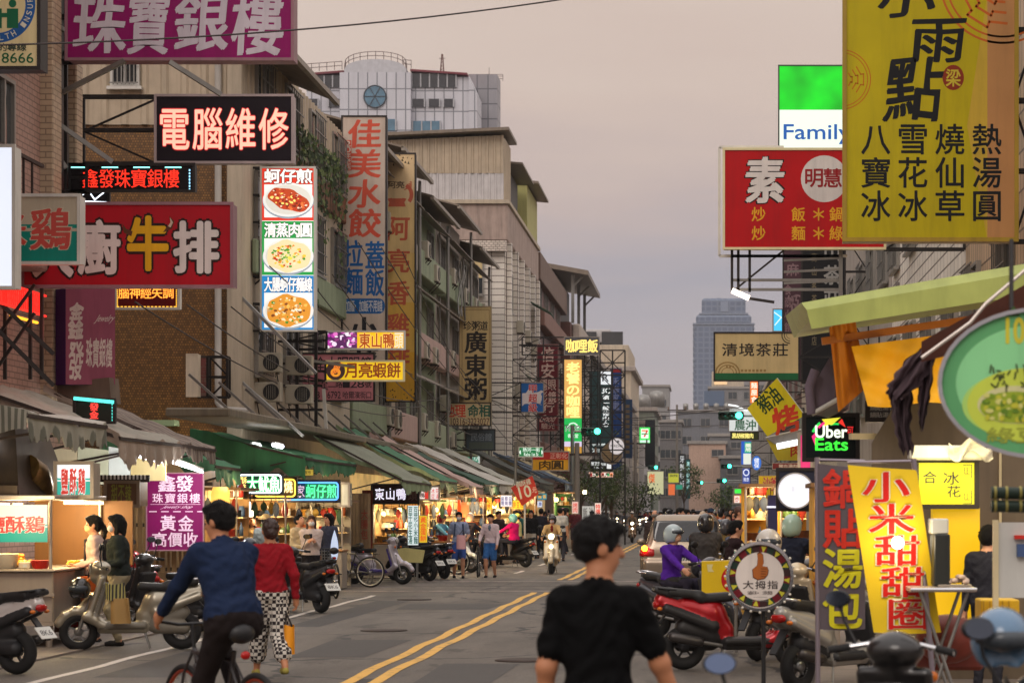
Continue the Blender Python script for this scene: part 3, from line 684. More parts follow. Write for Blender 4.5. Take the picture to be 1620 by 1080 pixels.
# farther left blocks
far = [('grey block with a raised roof room at the end of the left row', -30, -8.6, 240, 268, 17.2, CREAMW), ('slim pale block past the blue vertical signs', -30, -8.4, 200, 239, 12.5, GREYW),
       ('low grey green block with stacked roof tanks', -40, -7.6, 300, 330, 15.5, mat('grey_green_render', (118, 124, 112), .8, dirt=.5)), ('white roofed shed block behind the convenience store sign', -30, -8.0, 269, 299, 12.4, WHITEC),
       ('dark shop block below the blue vertical signs', -30, -9.0, 156.3, 199.8, 13.2, mat('dusky_render', (112, 108, 102), .8, dirt=.5))]
for lb, x0, x1, ya, yb, H, m in far:
    b = building('street_block', lb, x0, x1, ya, yb, H, m); cornice(b, x0, x1, ya, yb, H, GREYW, .5, .5)
    n = max(2, int((yb-ya)/7)); windows(b, [(x1+.03, ya+3+i*6, z, R(90)) for i in range(n) for z in np.arange(4.5, H-2.5, 3.4)], 2.4, 1.7)
    windows(b, [(x1-3-k*4.2, ya-.04, z, 0) for k in range(2) for z in np.arange(5, H-2.5, 3.4)], 1.8, 1.6)
    if 'roof room' in lb:
        g = MB(); g.box((-22, 241, H+.5), (-8.9, 262, H+3.0), CREAMW, .05); g.box((-21, 243, H+3.4), (-11, 258, H+4.9), WHITEC, .05)
        for x in (-19, -15, -12): g.box((x, 242.5, H+3.0), (x+2.4, 243, H+4.6), mat('dark_pane_frame', (60, 60, 62), .3))
        g.build('roof_room', b)
    if 'tanks' in lb:
        for k in range(6): g = MB(); g.lathe([(0, 0), (1.2, 0), (1.2, 1.6), (.9, 2.2), (0, 2.4)], (-17+k*1.9, 305+(k % 3)*5, H+.5+(k % 2)*.8), (0, 0, 1), STEEL(), 12); g.build('water_tank', b)
# big white building with a round window, behind the row
Wh = thing('office_tower', 'large white tiled building with a round blue window and arched roof', 'building', (-34, 250, 0))
WT2 = tiles('white_grid_tile', (196, 196, 204), (120, 122, 130), 1.1, 2.4, .07, .45, .04, .2, 0.0)
S2 = FPX/250; X2 = lambda px: (px-HX)/S2; Z2 = lambda py: EYE+(HY-py)/S2
g = MB(); g.box((X2(485), 250, 0), (X2(742), 256, Z2(122)), WT2); g.box((X2(540), 248.8, 0), (X2(652), 250, Z2(118)), WT2); g.build('wall', Wh)
g = MB(); N = 24
arc = [(X2(540), Z2(118))] + [(X2(596)+(X2(645)-X2(596))*-math.cos(math.pi*i/N), Z2(118)+(Z2(97)-Z2(118))*math.sin(math.pi*i/N)**.7) for i in range(N+1)] + [(X2(652), Z2(118))]
g.slab([(x, 248.9, z) for x, z in arc], (0, 14, 0), mat('white_plaster', (190, 190, 196), .7, dirt=.2)); g.build('arched_gable', Wh)
g = MB(); g.slab([(X2(480), 249.4, Z2(118)), (X2(480), 249.4, Z2(121)), (X2(545), 249.4, Z2(116)), (X2(545), 249.4, Z2(113))], (0, 30, 0), mat('maroon_trim', (120, 50, 60), .6))
g.slab([(X2(650), 249.4, Z2(111)), (X2(650), 249.4, Z2(114)), (X2(740), 249.4, Z2(120)), (X2(740), 249.4, Z2(117))], (0, 30, 0), mat('maroon_trim', None)); g.build('roof', Wh)
g = MB(); BLG = glass('blue_pane', (84, 122, 146), .15)
g.lathe([(1.27, -.1), (0, -.12)], (X2(596), 248.7, Z2(156.5)), (0, 1, 0), BLG, 32); o_ = g.build('round_window', Wh)
g = MB(); g.torus((X2(596), 248.6, Z2(156.5)), (0, 1, 0), 1.27, .07, mat('dark_frame', (60, 66, 74), .4), 32, 6)
for a in (0, 60, 120): g.bar((X2(596)-1.25*math.cos(R(a)), 248.55, Z2(156.5)-1.25*math.sin(R(a))), (X2(596)+1.25*math.cos(R(a)), 248.55, Z2(156.5)+1.25*math.sin(R(a))), .07, mat('dark_frame', None))
f_ = g.build('frame', o_); f_.parent = o_; f_.location = (0, 0, 0)
DKP = glass('office_pane', (46, 50, 58))
def pane(x0, y0, x1, y1, m, yy=249.8):
    g = MB(); g.box((X2(x0), yy, Z2(y1)), (X2(x1), yy+.3, Z2(y0)), m); fo = g.build('window', Wh)
    h = MB(); n = max(1, int((x1-x0)/12))
    for i in range(n+1): h.bar((X2(x0+(x1-x0)*i/n), yy-.06, Z2(y1)), (X2(x0+(x1-x0)*i/n), yy-.06, Z2(y0)), .14, mat('white_frame', (170, 170, 175), .5))
    q = h.build('frame', Wh); q.parent = fo
for r_ in ((487, 120, 540, 139), (652, 117, 722, 139), (520, 157, 540, 170), (652, 157, 672, 170), (678, 157, 696, 170), (702, 157, 718, 170), (488, 157, 504, 170)): pane(*r_, DKP)
for r_ in ((653, 192, 697, 210), (612, 192, 629, 210), (560, 192, 580, 210)): pane(*r_, BLG, 248.6 if r_[0] < 652 else 249.8)
g = MB(); g.box((X2(722), 258, 0), (X2(776), 262, Z2(96)), tiles('grey_grid_tile', (150, 148, 154), (100, 100, 108), 1.3, 1.8, .08, .5, .1, .3, 0.0)); g.box((X2(655), 262, 0), (X2(722), 266, Z2(99)), tiles('grey_grid_tile', None, None)); g.build('stair_tower', Wh)
g = MB(); g.slab([(X2(742), 249.7, Z2(120)), (X2(742), 249.7, Z2(222)), (X2(755), 249.7, Z2(222)), (X2(755), 249.7, Z2(150))], (0, 5, 0), WT2); g.build('side_wing', Wh)
g = MB(); RA = mat('rail_metal', (120, 104, 100), .5, .4)
def rail(pts, h, n):
    for (xa, za), (xb, zb) in zip(pts, pts[1:]):
        for k in (h, h*.5): g.bar((xa, 249.2, za+k), (xb, 249.2, zb+k), .07, RA)
        g.bar((xa, 249.2, za), (xa, 249.2, za+h), .07, RA)
    xb, zb = pts[-1]; g.bar((xb, 249.2, zb), (xb, 249.2, zb+h), .07, RA)
rail([(X2(483+12*i), Z2(117-.9*i)) for i in range(6)], .95, 5); rail([arc[1+2*i] for i in range(13)], .95, 5); rail([(X2(640+12*i), Z2(110+1*i)) for i in range(2)], .95, 5)
for xa, xb, zt in ((657, 722, 99), (724, 780, 96)):
    for k in range(7): g.bar((X2(xa+(xb-xa)*k/6), 262, Z2(zt)), (X2(xa+(xb-xa)*k/6), 262, Z2(zt-11)), .06, RA)
    for d in (4, 8, 11): g.bar((X2(xa), 262, Z2(zt-d)), (X2(xb), 262, Z2(zt-d)), .06, RA)
g.build('railing', Wh)
g = MB(); xm = X2(676); zb, zt = Z2(99), Z2(46)
for sx, sy in ((-1, -1), (1, -1), (1, 1), (-1, 1)): g.bar((xm+sx*.33, 264+sy*.33, zb), (xm+sx*.06, 264+sy*.06, zt), .07, mat('red_mast', (112, 74, 66), .6))
for k in range(9):
    a = .33-.03*k; b_ = .33-.03*(k+1); z0 = zb+(zt-zb)*k/9; z1 = zb+(zt-zb)*(k+1)/9
    g.bar((xm-a, 263.7, z0), (xm+b_, 263.7, z1), .05, mat('red_mast', None)); g.bar((xm+a, 263.7, z0), (xm-b_, 263.7, z1), .05, mat('red_mast', None))
g.bar((xm-.4, 264, zt-.5), (xm+.4, 264, zt-.5), .06, mat('red_mast', None)); tag(g.build('antenna_mast'), 'thin red lattice antenna mast on the white office roof', 'antenna')
g = MB(); g.bar((X2(753), 265, Z2(96)), (X2(753), 265, Z2(65)), .06, RA); tag(g.build('lightning_rod'), 'thin lightning rod on the grey stair tower', 'rod')
# ---------------------------------------------------------------- blue tower far off
T = thing('skyscraper', 'hazy blue glass skyscraper with a stepped crown, far down the street', 'skyscraper', (18, 1500, 0))
ST = FPX/1500; XT = lambda px: (px-HX)/ST; ZT = lambda py: EYE+(HY-py)/ST
TWM = tiles('tower_glass', (58, 76, 106), (92, 106, 130), 4.2, 3.7, .6, .3, .2, .1, 0.0)
g = MB()
for x0, x1, ya, yb, d in ((1097, 1193, 512, 806, 0), (1101, 1189, 497, 512, 3), (1110, 1180, 470, 497, 7)): g.box((XT(x0), 1500+d, ZT(yb)), (XT(x1), 1545-d, ZT(ya)), TWM, 1.5)
g.build('wall', T)
g = MB(); TRM = mat('tower_trim', (112, 124, 146), .5)
for x0, x1, y, d in ((1096, 1194, 511, -1), (1106, 1184, 494, 4)): g.box((XT(x0), 1500+d, ZT(y+2)), (XT(x1), 1546-d, ZT(y)), TRM)
for k in range(28): y = 518+k*10; g.box((XT(1096), 1499.6, ZT(y+1.6)), (XT(1099), 1545, ZT(y)), TRM); g.box((XT(1191), 1499.6, ZT(y+1.6)), (XT(1194), 1545, ZT(y)), TRM)
g.box((XT(1140), 1505, ZT(492)), (XT(1152), 1512, ZT(476)), TRM); g.build('trim', T)
g = MB(); g.bar((XT(1148), 1520, ZT(470)), (XT(1148), 1520, ZT(468)), 1, TRM); g.bar((XT(1134), 1520, ZT(467.5)), (XT(1150), 1520, ZT(469)), .7, TRM); g.build('crane', T)
# blocks closing the street
end = [('beige block with a lit penthouse closing the far end of the street', 1122, 1196, 615, 806, 430, mat('far_grey', (134, 132, 132), .8, dirt=.4)), ('grey roof block with a long parapet at the far end', 1072, 1160, 652, 806, 400, mat('grey_roof_block', (116, 117, 122), .8, dirt=.4)),
       ('peach plastered wall block near the far junction', 1090, 1148, 702, 806, 350, mat('peach_render', (188, 158, 140), .8, dirt=.3)), ('grey balconied block right of the peach wall', 1122, 1178, 690, 806, 355, mat('grey_balcony_block', (112, 112, 114), .8, dirt=.4)),
       ('narrow old house between the street ends', 1044, 1078, 668, 806, 370, mat('old_grey', (108, 106, 106), .8, dirt=.5)), ('pale block filling the gap behind the old house', 1016, 1058, 612, 806, 460, mat('far_pale', (146, 144, 142), .8, dirt=.4)),
       ('flat dark shop block under the blue signs on the right', 1140, 1215, 725, 806, 340, mat('dark_render', (92, 92, 94), .8, dirt=.4)),
       ('wide hazy block far right of the blue tower', 1150, 1300, 600, 806, 520, mat('haze_grey', (140, 136, 138), .8))]
for lb, xa, xb, yt, yb, Y, m in end:
    S = FPX/Y; x0, x1, H = (xa-HX)/S, (xb-HX)/S, EYE+(HY-yt)/S
    b = building('end_block', lb, x0, x1, Y, Y+18, H, m); cornice(b, x0, x1, Y, Y+18, H, mat('pale_concrete', (150, 144, 138), .8, dirt=.4), .3, .5)
    if 'peach' not in lb:
        n = max(2, int((x1-x0)/3)); windows(b, [(x0+(x1-x0)*(i+.5)/n, Y-.05, z, 0) for i in range(n) for z in np.arange(4, H-2, 3.3)], 1.8, 1.5)
    else: windows(b, [(x1-1.3, Y-.05, H-2, 0)], 2, 1.1)
    if 'penthouse' in lb:
        g = MB(); g.box((x0+.5, Y+2, H+.5), (x0+7, Y+9, H+3.6), CREAMW, .1); g.build('penthouse', b); g = MB(); g.box((x0+1, Y+1.9, H+1), (x0+3.6, Y+1.98, H+2.8), emit('warm_window', (240, 200, 150), .8)); g.build('lit_window', b)
        g = MB(); g.box((x0-1, Y-.4, H-3.4), (x0+3, Y+2, H-.4), mat('blue_roof', (88, 104, 128), .6)); g.build('roof', b)
    if 'parapet' in lb:
        for k in range(5): g = MB(); g.lathe([(0, 0), (.5, 0), (.5, 1.1), (0, 1.3)], (x0+1.5+k*1.9, Y+1, H+.5), (0, 0, 1), STEEL(), 10); g.build('water_tank', b)
# ---------------------------------------------------------------- right row
RT = tiles('cream_right_tile', (186, 160, 130), (84, 66, 54), .3, .6, .02, .5, .1, .4, 0.5)
rt = [('right hand house with cream upright tiles behind the yellow dessert sign', 24, 40, 12.5, RT), ('white gridded house behind the red vegetarian sign', 40, 56, 12, WTILE), ('grey house behind the dark tea sign on the right', 56, 80, 11.5, GREYW),
      ('cream house beyond the tea signs on the right', 80, 110, 10.5, CREAMW), ('brown house beyond the traffic light on the right', 110, 150, 10.5, BRICKR), ('long low block at the far right of the street', 150, 300, 11.5, GREYW)]
for lb, ya, yb, H, m in rt:
    b = building('right_house', lb, 4.8, 20, ya+.005, yb-.005, H, m, side=-1); cornice(b, 4.8, 20, ya, yb, H, CREAMW, .2, .4)
    windows(b, [(4.77, y, z, R(-90)) for y in np.arange(ya+2, yb-1, 4.2 if yb < 120 else 8) for z in (4.6, 7.8)], 1.7, 1.5, 'grille' if ya < 60 else 'plain')
    if ya < 60:
        windows(b, [(6.2, ya-.03, 5, 0), (8.6, ya-.03, 5, 0)], 1.5, 1.5, 'grille')
# right hand first-floor concrete canopy and ground floor backdrop of the near right stalls
for k, (y, z, lb) in enumerate(((47.5, 4.75, 'upper air conditioner box by the brown mosaic wall'), (47.5, 4.1, 'lower air conditioner box by the brown mosaic wall'), (82.6, 5.5, 'air conditioner box left of the geomancy sign'), (82.9, 4.0, 'air conditioner box with a slatted side under the geomancy sign'), (112.2, 9.8, 'air conditioner box high on the white tiled block'), (109.5, 7.0, 'air conditioner box under the green window awning'))):
    ac_unit(-9.72 if y < 60 else -10.1 if y < 100 else -9.0, y, z, R(0) if y < 50 else R(90), lb)
ac_unit(-9.2, 48.4, 4.75, 0, 'second upper air conditioner box behind the first by the mosaic wall'); ac_unit(-9.2, 48.4, 4.1, 0, 'second lower air conditioner box behind the first by the mosaic wall')
rr = random.Random(11)
for ya, xx in ((67, -10.0), (69, -10), (75.5, -10), (78.5, -10), (84, -10), (88, -10), (92, -10), (95, -10), (104, -9.1), (108.5, -9.1), (114, -9.1), (124, -9.3), (135, -9.3)):
    for z in (4.2, 7.2, 10.2): ac_unit(xx, ya+rr.uniform(-.5, .5), z+rr.uniform(-.2, .4), R(90), 'small air conditioner box among the many on the row house facades')
g = MB(); g.box((-10.1, 40.0, 3.45), (-8.9, 66, 3.62), mat('canopy_concrete', (122, 112, 96), .8, dirt=.6), .03)
for y in np.arange(41, 66, 2.5): g.bar((-9.0, y, 3.5), (-9.9, y, 4.3), .05, STEEL())
tag(g.build('street_canopy'), 'long rusty ledge canopy with stays above the green awnings', 'canopy')
# ================================================================ signs
def E(*c, k=0.95): return emit('lit_%d_%d_%d_%d' % (*c, int(k*100)), c, k)
def D(*c, r=0.5, dirt=0.3):
    """unlit sign paint"""
    return mat('paint_%d_%d_%d' % c, tuple(min(236, x*1.01) for x in c), r, dirt=dirt, var=.13, scale=1.6, spec=.2)
FR = lambda: mat('sign_frame', (150, 142, 136), .4, .4, dirt=.3)
DKFR = lambda: mat('dark_sign_frame', (44, 38, 36), .5, .2)
def sign(name, label, x0, y0, x1, y1, Y, face, draw=None, thick=.24, frame=None, yaw=0.0, bracket=None, wall=None, group=None, rim=.045, cat='sign', side=None, bw=.05, bn=None, round_=None, pl=None):
    frame = frame or FR(); pl = pl or Plane(Y, yaw, (x0+x1)/2)
    c = pl.at((x0+x1)/2, y1); t = thing(name, label, cat, (c.x, c.y+.1, c.z), 0, group)
    g = MB(); n = pl.n
    if round_:
        N = 40; pts = [pl.at((x0+x1)/2+(x1-x0)/2*math.cos(2*math.pi*i/N), (y0+y1)/2-(y1-y0)/2*math.sin(2*math.pi*i/N), -.004) for i in range(N)]
        g.slab(pts[::-1], -n*thick, side or frame)
        for p, q in zip(pts, pts[1:]+pts[:1]): g.bar(p+n*.02, q+n*.02, rim, frame)
    else:
        q = [pl.at(x0, y1, -.004), pl.at(x1, y1, -.004), pl.at(x1, y0, -.004), pl.at(x0, y0, -.004)]
        g.slab(q[::-1], -n*thick, side or frame)
        if rim:
            e = (q[1]-q[0]).normalized()*rim/2; z = Vector((0, 0, rim/2))
            g.bar(q[0]-e+n*.004, q[1]+e+n*.004, rim, frame); g.bar(q[3]-e+n*.004, q[2]+e+n*.004, rim, frame)
            g.bar(q[0]+z+n*.004, q[3]-z+n*.004, rim, frame); g.bar(q[1]+z+n*.004, q[2]-z+n*.004, rim, frame)
    g.build('cabinet', t)
    g = MB()
    if round_: g.disc(pl, (x0+x1)/2, (y0+y1)/2, (x1-x0)/2, (y1-y0)/2, face, .002, 40)
    elif callable(face): face(g, pl)
    else: g.rect(pl, x0, y0, x1, y1, face, .002)
    if draw: draw(g, pl)
    g.build('face', t)
    if bracket:
        S = FPX/Y; z0, z1 = EYE+(HY-y1)/S, EYE+(HY-y0)/S; yy = Y+thick/2
        xa = (x0-HX)/S if bracket == 'L' else (x1-HX)/S; xw = wall if wall is not None else (-10.0 if bracket == 'L' else 4.8)
        if abs(xa-xw) > .12:
            g = MB(); nv = bn or max(2, int((z1-z0)/.9)); nu = max(1, int(abs(xa-xw)/1.0))
            for d in (-.1, .1): g.lattice((xw, yy+d, z0), (xa, yy+d, z0), (xa, yy+d, z1), (xw, yy+d, z1), nu, nv, bw, BLACK(), d > 0)
            g.build('bracket', t)
    return t
def plate(g, pl, cx, cy, rx, ry, kind, seed):
    """a printed dish of food on a sign face: plate, sauce and bits"""
    rr = random.Random(seed); g.disc(pl, cx, cy+2, rx*1.02, ry*1.04, E(150, 160, 170), .0035); g.disc(pl, cx, cy, rx, ry, E(246, 244, 238, k=.85), .004); g.disc(pl, cx, cy, rx*.9, ry*.88, E(226, 222, 210, k=.85), .0045)
    base = {'omelette': (190, 70, 30), 'ball': (240, 220, 170), 'noodle': (226, 150, 50)}[kind]
    pal = {'omelette': [(200, 60, 30), (170, 40, 20), (230, 120, 60), (250, 230, 120), (120, 40, 20), (250, 220, 190)], 'ball': [(248, 232, 190), (230, 140, 40), (200, 60, 30), (70, 150, 50), (240, 200, 60)], 'noodle': [(240, 190, 90), (220, 150, 60), (250, 230, 180), (200, 160, 110), (90, 140, 50), (250, 240, 210), (130, 70, 30)]}[kind]
    q = R(28) if kind == 'omelette' else 0; TQ = lambda u, v: (cx+rx*(u*math.cos(q)-v*math.sin(q)), cy+ry*1.15*(u*math.sin(q)+v*math.cos(q)))
    g.shape(pl, [TQ(.88*math.cos(-a*.2)*(1+.06*math.sin(a*7)), (.5 if q else .8)*math.sin(-a*.2)*(1+.08*math.sin(a*5))) for a in range(31)], E(*base), .005)
    for i in range(110):
        a = rr.uniform(0, 6.28); d = math.sqrt(rr.random())*(.8 if kind != 'ball' else .66); c = rr.choice(pal)
        if kind == 'ball' and d < .3: c = rr.choice([(70, 150, 50), (110, 170, 60), (240, 220, 80)])
        x, y = TQ(d*math.cos(a), d*math.sin(a)*(.55 if q else .85)); s = rr.uniform(1.0, 3.6); N = 7; ph = rr.uniform(0, 6)
        g.shape(pl, [(x+s*rr.uniform(.6, 1.2)*math.cos(ph+2*math.pi*k/N), y+s*.75*rr.uniform(.6, 1.2)*math.sin(ph+2*math.pi*k/N)) for k in range(N)][::-1], E(*c), .0055+i*.00006)
# ---------- left side, near
def f(g, pl):
    g.disc(pl, -4, 8, 60, 60, D(36, 92, 160), .003, 60, 0, 360, .74)
    for i, ch in enumerate('HEALTH INSURANCE'):
        a = 118-i*11.5; x = -4+52*math.cos(R(a)); y = 8+52*math.sin(R(a))
        if ch != ' ': g.text(pl, ch, x-3.2, y-4.4, x+3.2, y+4.4, D(225, 220, 200), bold=.02, rot=R(a-90), lift=.006)
    GR = D(24, 104, 70)
    for cx in (-6, 20): g.disc(pl, cx, 6, 6, 6.5, GR, .004, 16); g.shape(pl, [(cx-9, 45), (cx+9, 45), (cx+9, 14), (cx-9, 14)], GR, .004)
    g.shape(pl, [(-2, 28), (16, 28), (16, 21), (-2, 21)], GR, .0045)
    g.text(pl, '的專線', -4, 69, 42, 81, D(52, 70, 60)); g.text(pl, '8666', 3, 84, 53, 100, D(20, 96, 60), bold=.015); g.text(pl, '07', -38, 84, -4, 100, D(20, 96, 60), bold=.015)
sign('clinic_sign', 'cream clinic sign with a blue ring and green figures, cut by the top left corner', -70, -60, 62, 108, 27, D(226, 208, 158), f, .35, DKFR(), bracket='L')
PUR = D(140, 10, 96)
def f(g, pl):
    m = D(205, 196, 206)
    for ch, a, b, c, d in (('珠', 116, -8, 200, 84), ('寶', 203, -12, 268, 84), ('銀', 276, -10, 362, 80), ('樓', 366, -12, 448, 86)): g.text(pl, ch, a, b, c, d, m, bold=.05, brush=True, slant=.06, wob=.012)
sign('jewellery_sign', 'big magenta sign with white brushed characters across the top left', 105, -48, 463, 94, 34, PUR, f, .4, mat('pinkish_frame', (150, 110, 120), .5, dirt=.3), bracket='L', wall=-10.6)
g = MB()
for a, b in (((198, 96), (20, 186)), ((268, 98), (350, 150)), ((58, 172), (178, 256)), ((-4, 114), (105, 266))): g.bar(W(*a, 34), W(*b, 34.3), .07, STEEL())
g.bar(W(92, -60, 34.2), W(92, 300, 34.2), .14, DKFR()); g.bar(W(104, -60, 34.4), W(104, 300, 34.4), .06, DKFR())
tag(g.build('sign_support'), 'dark steel struts and post that hold up the magenta jewellery sign', 'sign support')
def f(g, pl): g.text(pl, '電腦維修', 250, 172, 459, 236, E(255, 196, 168, k=1.0), bold=.02, line=(E(214, 34, 40, k=.8), .05), gap=.12)
sign('repair_sign', 'black sign with glowing pink characters and a red halo, below the magenta sign', 246, 151, 463, 257, 39, D(30, 22, 30), f, .3, mat('pale_frame', (176, 160, 160), .5, dirt=.2), bracket='L', wall=-11.4)
def led(g, pl, x0, y0, x1, y1, c, step, k=2.0):
    m = E(*c, k=k)
    x = x0
    while x < x1: g.rect(pl, x, y0, min(x+step*.6, x1), y0+1.6, m, .005); g.rect(pl, x, y1-1.6, min(x+step*.6, x1), y1, m, .005); x += step
    y = y0
    while y < y1: g.rect(pl, x0, y, x0+1.6, y+step*.3, m, .005); g.rect(pl, x1-1.6, y, x1, y+step*.3, m, .005); y += step*.5
def f(g, pl): g.text(pl, '鑫發珠寶銀樓', 130, 268, 284, 297, E(255, 50, 30, k=1.3), bold=.008); [g.rect(pl, x, 264, x+26, 266, E(150, 255, 240, k=2.0), .005) for x in (111, 161, 211, 261)]; [g.rect(pl, 299, y, 301, y+3, E(150, 220, 255, k=2), .005) for y in range(268, 300, 5)]
sign('led_sign', 'dark scrolling display with red dotted characters under the magenta sign', 110, 260, 307, 302, 34.6, D(22, 14, 16), f, .2, DKFR(), bracket='L')
def f(g, pl):
    for p, q in (((96, 312), (110, 300)), ((110, 300), (125, 312)), ((125, 312), (140, 302)), ((140, 302), (150, 316)), ((150, 316), (165, 304)), ((98, 320), (120, 318)), ((120, 318), (168, 320))): g.stroke(pl, [p, q], 2, E(235, 245, 255, k=2.5), .004)
sign('neon_board', 'small board of white neon squiggles above the red steak sign', 95, 298, 172, 328, 35.5, D(40, 40, 46), f, .12, DKFR())
def f(g, pl):
    K = D(46, 26, 24); wt = D(222, 214, 210)
    for ch, a, b, c, d, m in (('大', 52, 352, 116, 436, wt), ('廚', 124, 350, 190, 432, wt), ('排', 275, 352, 346, 430, wt), ('牛', 202, 344, 266, 426, D(236, 178, 28))): g.text(pl, ch, a, b, c, d, m, bold=.06, line=(K, .125), lift=.007)
    hb, hw = D(96, 56, 36), D(210, 190, 170)
    g.shape(pl, [(208, 374), (196, 368), (194, 354), (200, 362), (210, 366)][::-1], hb, .009); g.shape(pl, [(258, 368), (272, 362), (276, 350), (268, 342), (270, 352), (262, 362)], hb, .009); g.shape(pl, [(266, 358), (270, 352), (269, 344), (274, 352), (270, 360)], hw, .0095)
sign('steak_sign', 'wide crimson sign with chunky white characters and a yellow horned one', 36, 322, 367, 453, 32.4, D(176, 16, 34), f, .35, mat('pinkish_frame', None), bracket='L', wall=-11)
def f(g, pl):
    T_ = D(18, 140, 124); g.rect(pl, 20, 366, 124, 416, T_, .003); g.rect(pl, 20, 355, 124, 361, T_, .003)
    for ch, a, b, c, d in (('鷄', 48, 330, 112, 394), ('米', -8, 338, 42, 390)): g.text(pl, ch, a, b, c, d, D(208, 84, 74), bold=.05, brush=True, line=(D(214, 204, 178), .09), lift=.007)
sign('chicken_sign', 'cream and teal sign with one large red character, in front of the steak sign', 20, 309, 125, 416, 30, D(196, 184, 162), f, .3, WHITE(), bracket='L')
sign('light_box', 'blank glowing white light box cut by the left edge of the picture', -40, 231, 22, 455, 28.5, E(226, 232, 246, k=1.0), None, .3, WHITE(), bracket='L')
def f(g, pl): g.text(pl, '腦神經失調', 187, 454, 275, 472, E(255, 190, 70, k=1.2), bold=.012, line=(E(230, 40, 16, k=1.0), .04)); led(g, pl, 185, 455, 280, 486, (255, 190, 60), 6, 1.6)
sign('led_sign', 'red display with amber dotted characters hanging below the crimson steak sign', 183, 453, 283, 488, 38, D(110, 12, 16), f, .2, WHITE(), wall=-11.2)
PK = D(160, 88, 112, dirt=.4); PKP = Plane(33.6, R(28), 140)
def f(g, pl):
    m = D(226, 214, 208)
    for i, ch in enumerate('鑫發'): g.text(pl, ch, 108, 478+i*62, 132, 536+i*64, m, bold=.05, brush=True, wob=.02, slant=.1)
    for i, ch in enumerate('珠寶銀樓'): g.text(pl, ch, 136+i*10.5, 536, 146+i*10.5, 580, m, bold=.05, brush=True, wob=.02, slant=.1)
    g.text(pl, 'Jewelry', 152, 498, 180, 512, m, bold=.01, slant=.3)
t_ = sign('corner_sign', 'faded pink box sign with a purple side and brushed white characters, on the corner', 104, 456, 182, 608, 33.6, PK, f, .3, D(74, 26, 96), pl=PKP, rim=0, side=D(92, 34, 112))
g = MB(); q = [PKP.at(x, y) for x, y in ((104, 608), (104, 456))]; a, b = q; o = Vector((-.75, .55, 0))
g.slab([a+Vector((-.01, .02, 0)), b+Vector((-.01, .02, 0)), b+o, a+o], (.02, .1, 0), D(74, 26, 96)); g.bar(a+o*1.0+Vector((0, -.05, -.22)), PKP.at(182, 618), .4, mat('concrete_ledge', (120, 104, 90), .8, dirt=.5)); g.build('side_panel', t_)
g = MB()
for y0, y1 in ((460, 520), (505, 570)):
    g.bar(W(-20, y0, 30), W(85, y1+40, 30.4), .055, DKFR()); g.bar(W(55, y0-10, 30.2), W(-10, y1+20, 30.2), .04, DKFR())
for x in (8, 48, 66): g.bar(W(x, 456, 30.5), W(x, 600, 30.5), .045, DKFR())
tag(g.build('sign_support'), 'black braces and posts left of the pink box sign', 'sign support')
def f(g, pl): g.text(pl, '發金', 142, 637, 156, 662, E(255, 70, 60, k=1.6), v=True, bold=.02); g.bar(pl.at(118, 630, .03), pl.at(181, 636, .03), .05, E(90, 230, 215, k=1.6)); [g.rect(pl, 177, y, 180, y+3, E(90, 230, 215, k=1.6), .005) for y in range(638, 668, 5)]
sign('neon_sign', 'dark board with teal neon edge and red characters above the brown awning', 118, 632, 181, 668, 31.5, D(40, 44, 38), f, .12, DKFR())
def f(g, pl):
    for i in range(7): g.stroke(pl, [(305+i % 2, 565+i*9), (308-i % 2, 572+i*9)], 2.4, D(60, 70, 50), .004)
    for i in range(4): g.text(pl, '營造工程'[i], 316, 566+i*14, 327, 579+i*14, D(150, 80, 80), bold=.03)
sign('enamel_sign', 'small white enamel box sign with dotted edge on the brown mosaic wall', 295, 560, 313, 627, 44, D(222, 208, 186), None, .25, D(222, 208, 186), rim=.02)
sign('enamel_sign', 'weathered brown lettered panel beside the small white enamel sign', 314, 564, 329, 628, 44.3, D(150, 116, 104), f, .15, RUST(), bracket='R', wall=-9.9)
# food light box
def f(g, pl):
    for (y0, y1, c, st, cy, kd) in ((265, 349, (222, 56, 34), '蚵仔煎', 316, 'omelette'), (350, 435, (36, 156, 70), '清蒸肉圓', 405, 'ball'), (436, 523, (30, 132, 196), '大腸蚵仔麵線', 491, 'noodle')):
        g.rect(pl, 413, y0, 498, y1, E(*c), .0025); g.rect(pl, 418, y0+27, 494, y1-5, E(248, 246, 240), .003)
        plate(g, pl, 456, cy, 40, 27, kd, cy)
        g.text(pl, st, 418, y0+3, 494, y0+25, E(255, 252, 246), bold=.045, line=(E(90, 30, 20) if y0 < 300 else E(10, 70, 40) if y0 < 400 else E(10, 50, 110), .1), lift=.008, gap=.03)
sign('food_light_box', 'lit red, green and blue light box with three food pictures', 413, 265, 498, 523, 47.2, E(248, 246, 240), f, .3, WHITE(), bracket='L', wall=-10.6, bn=6)
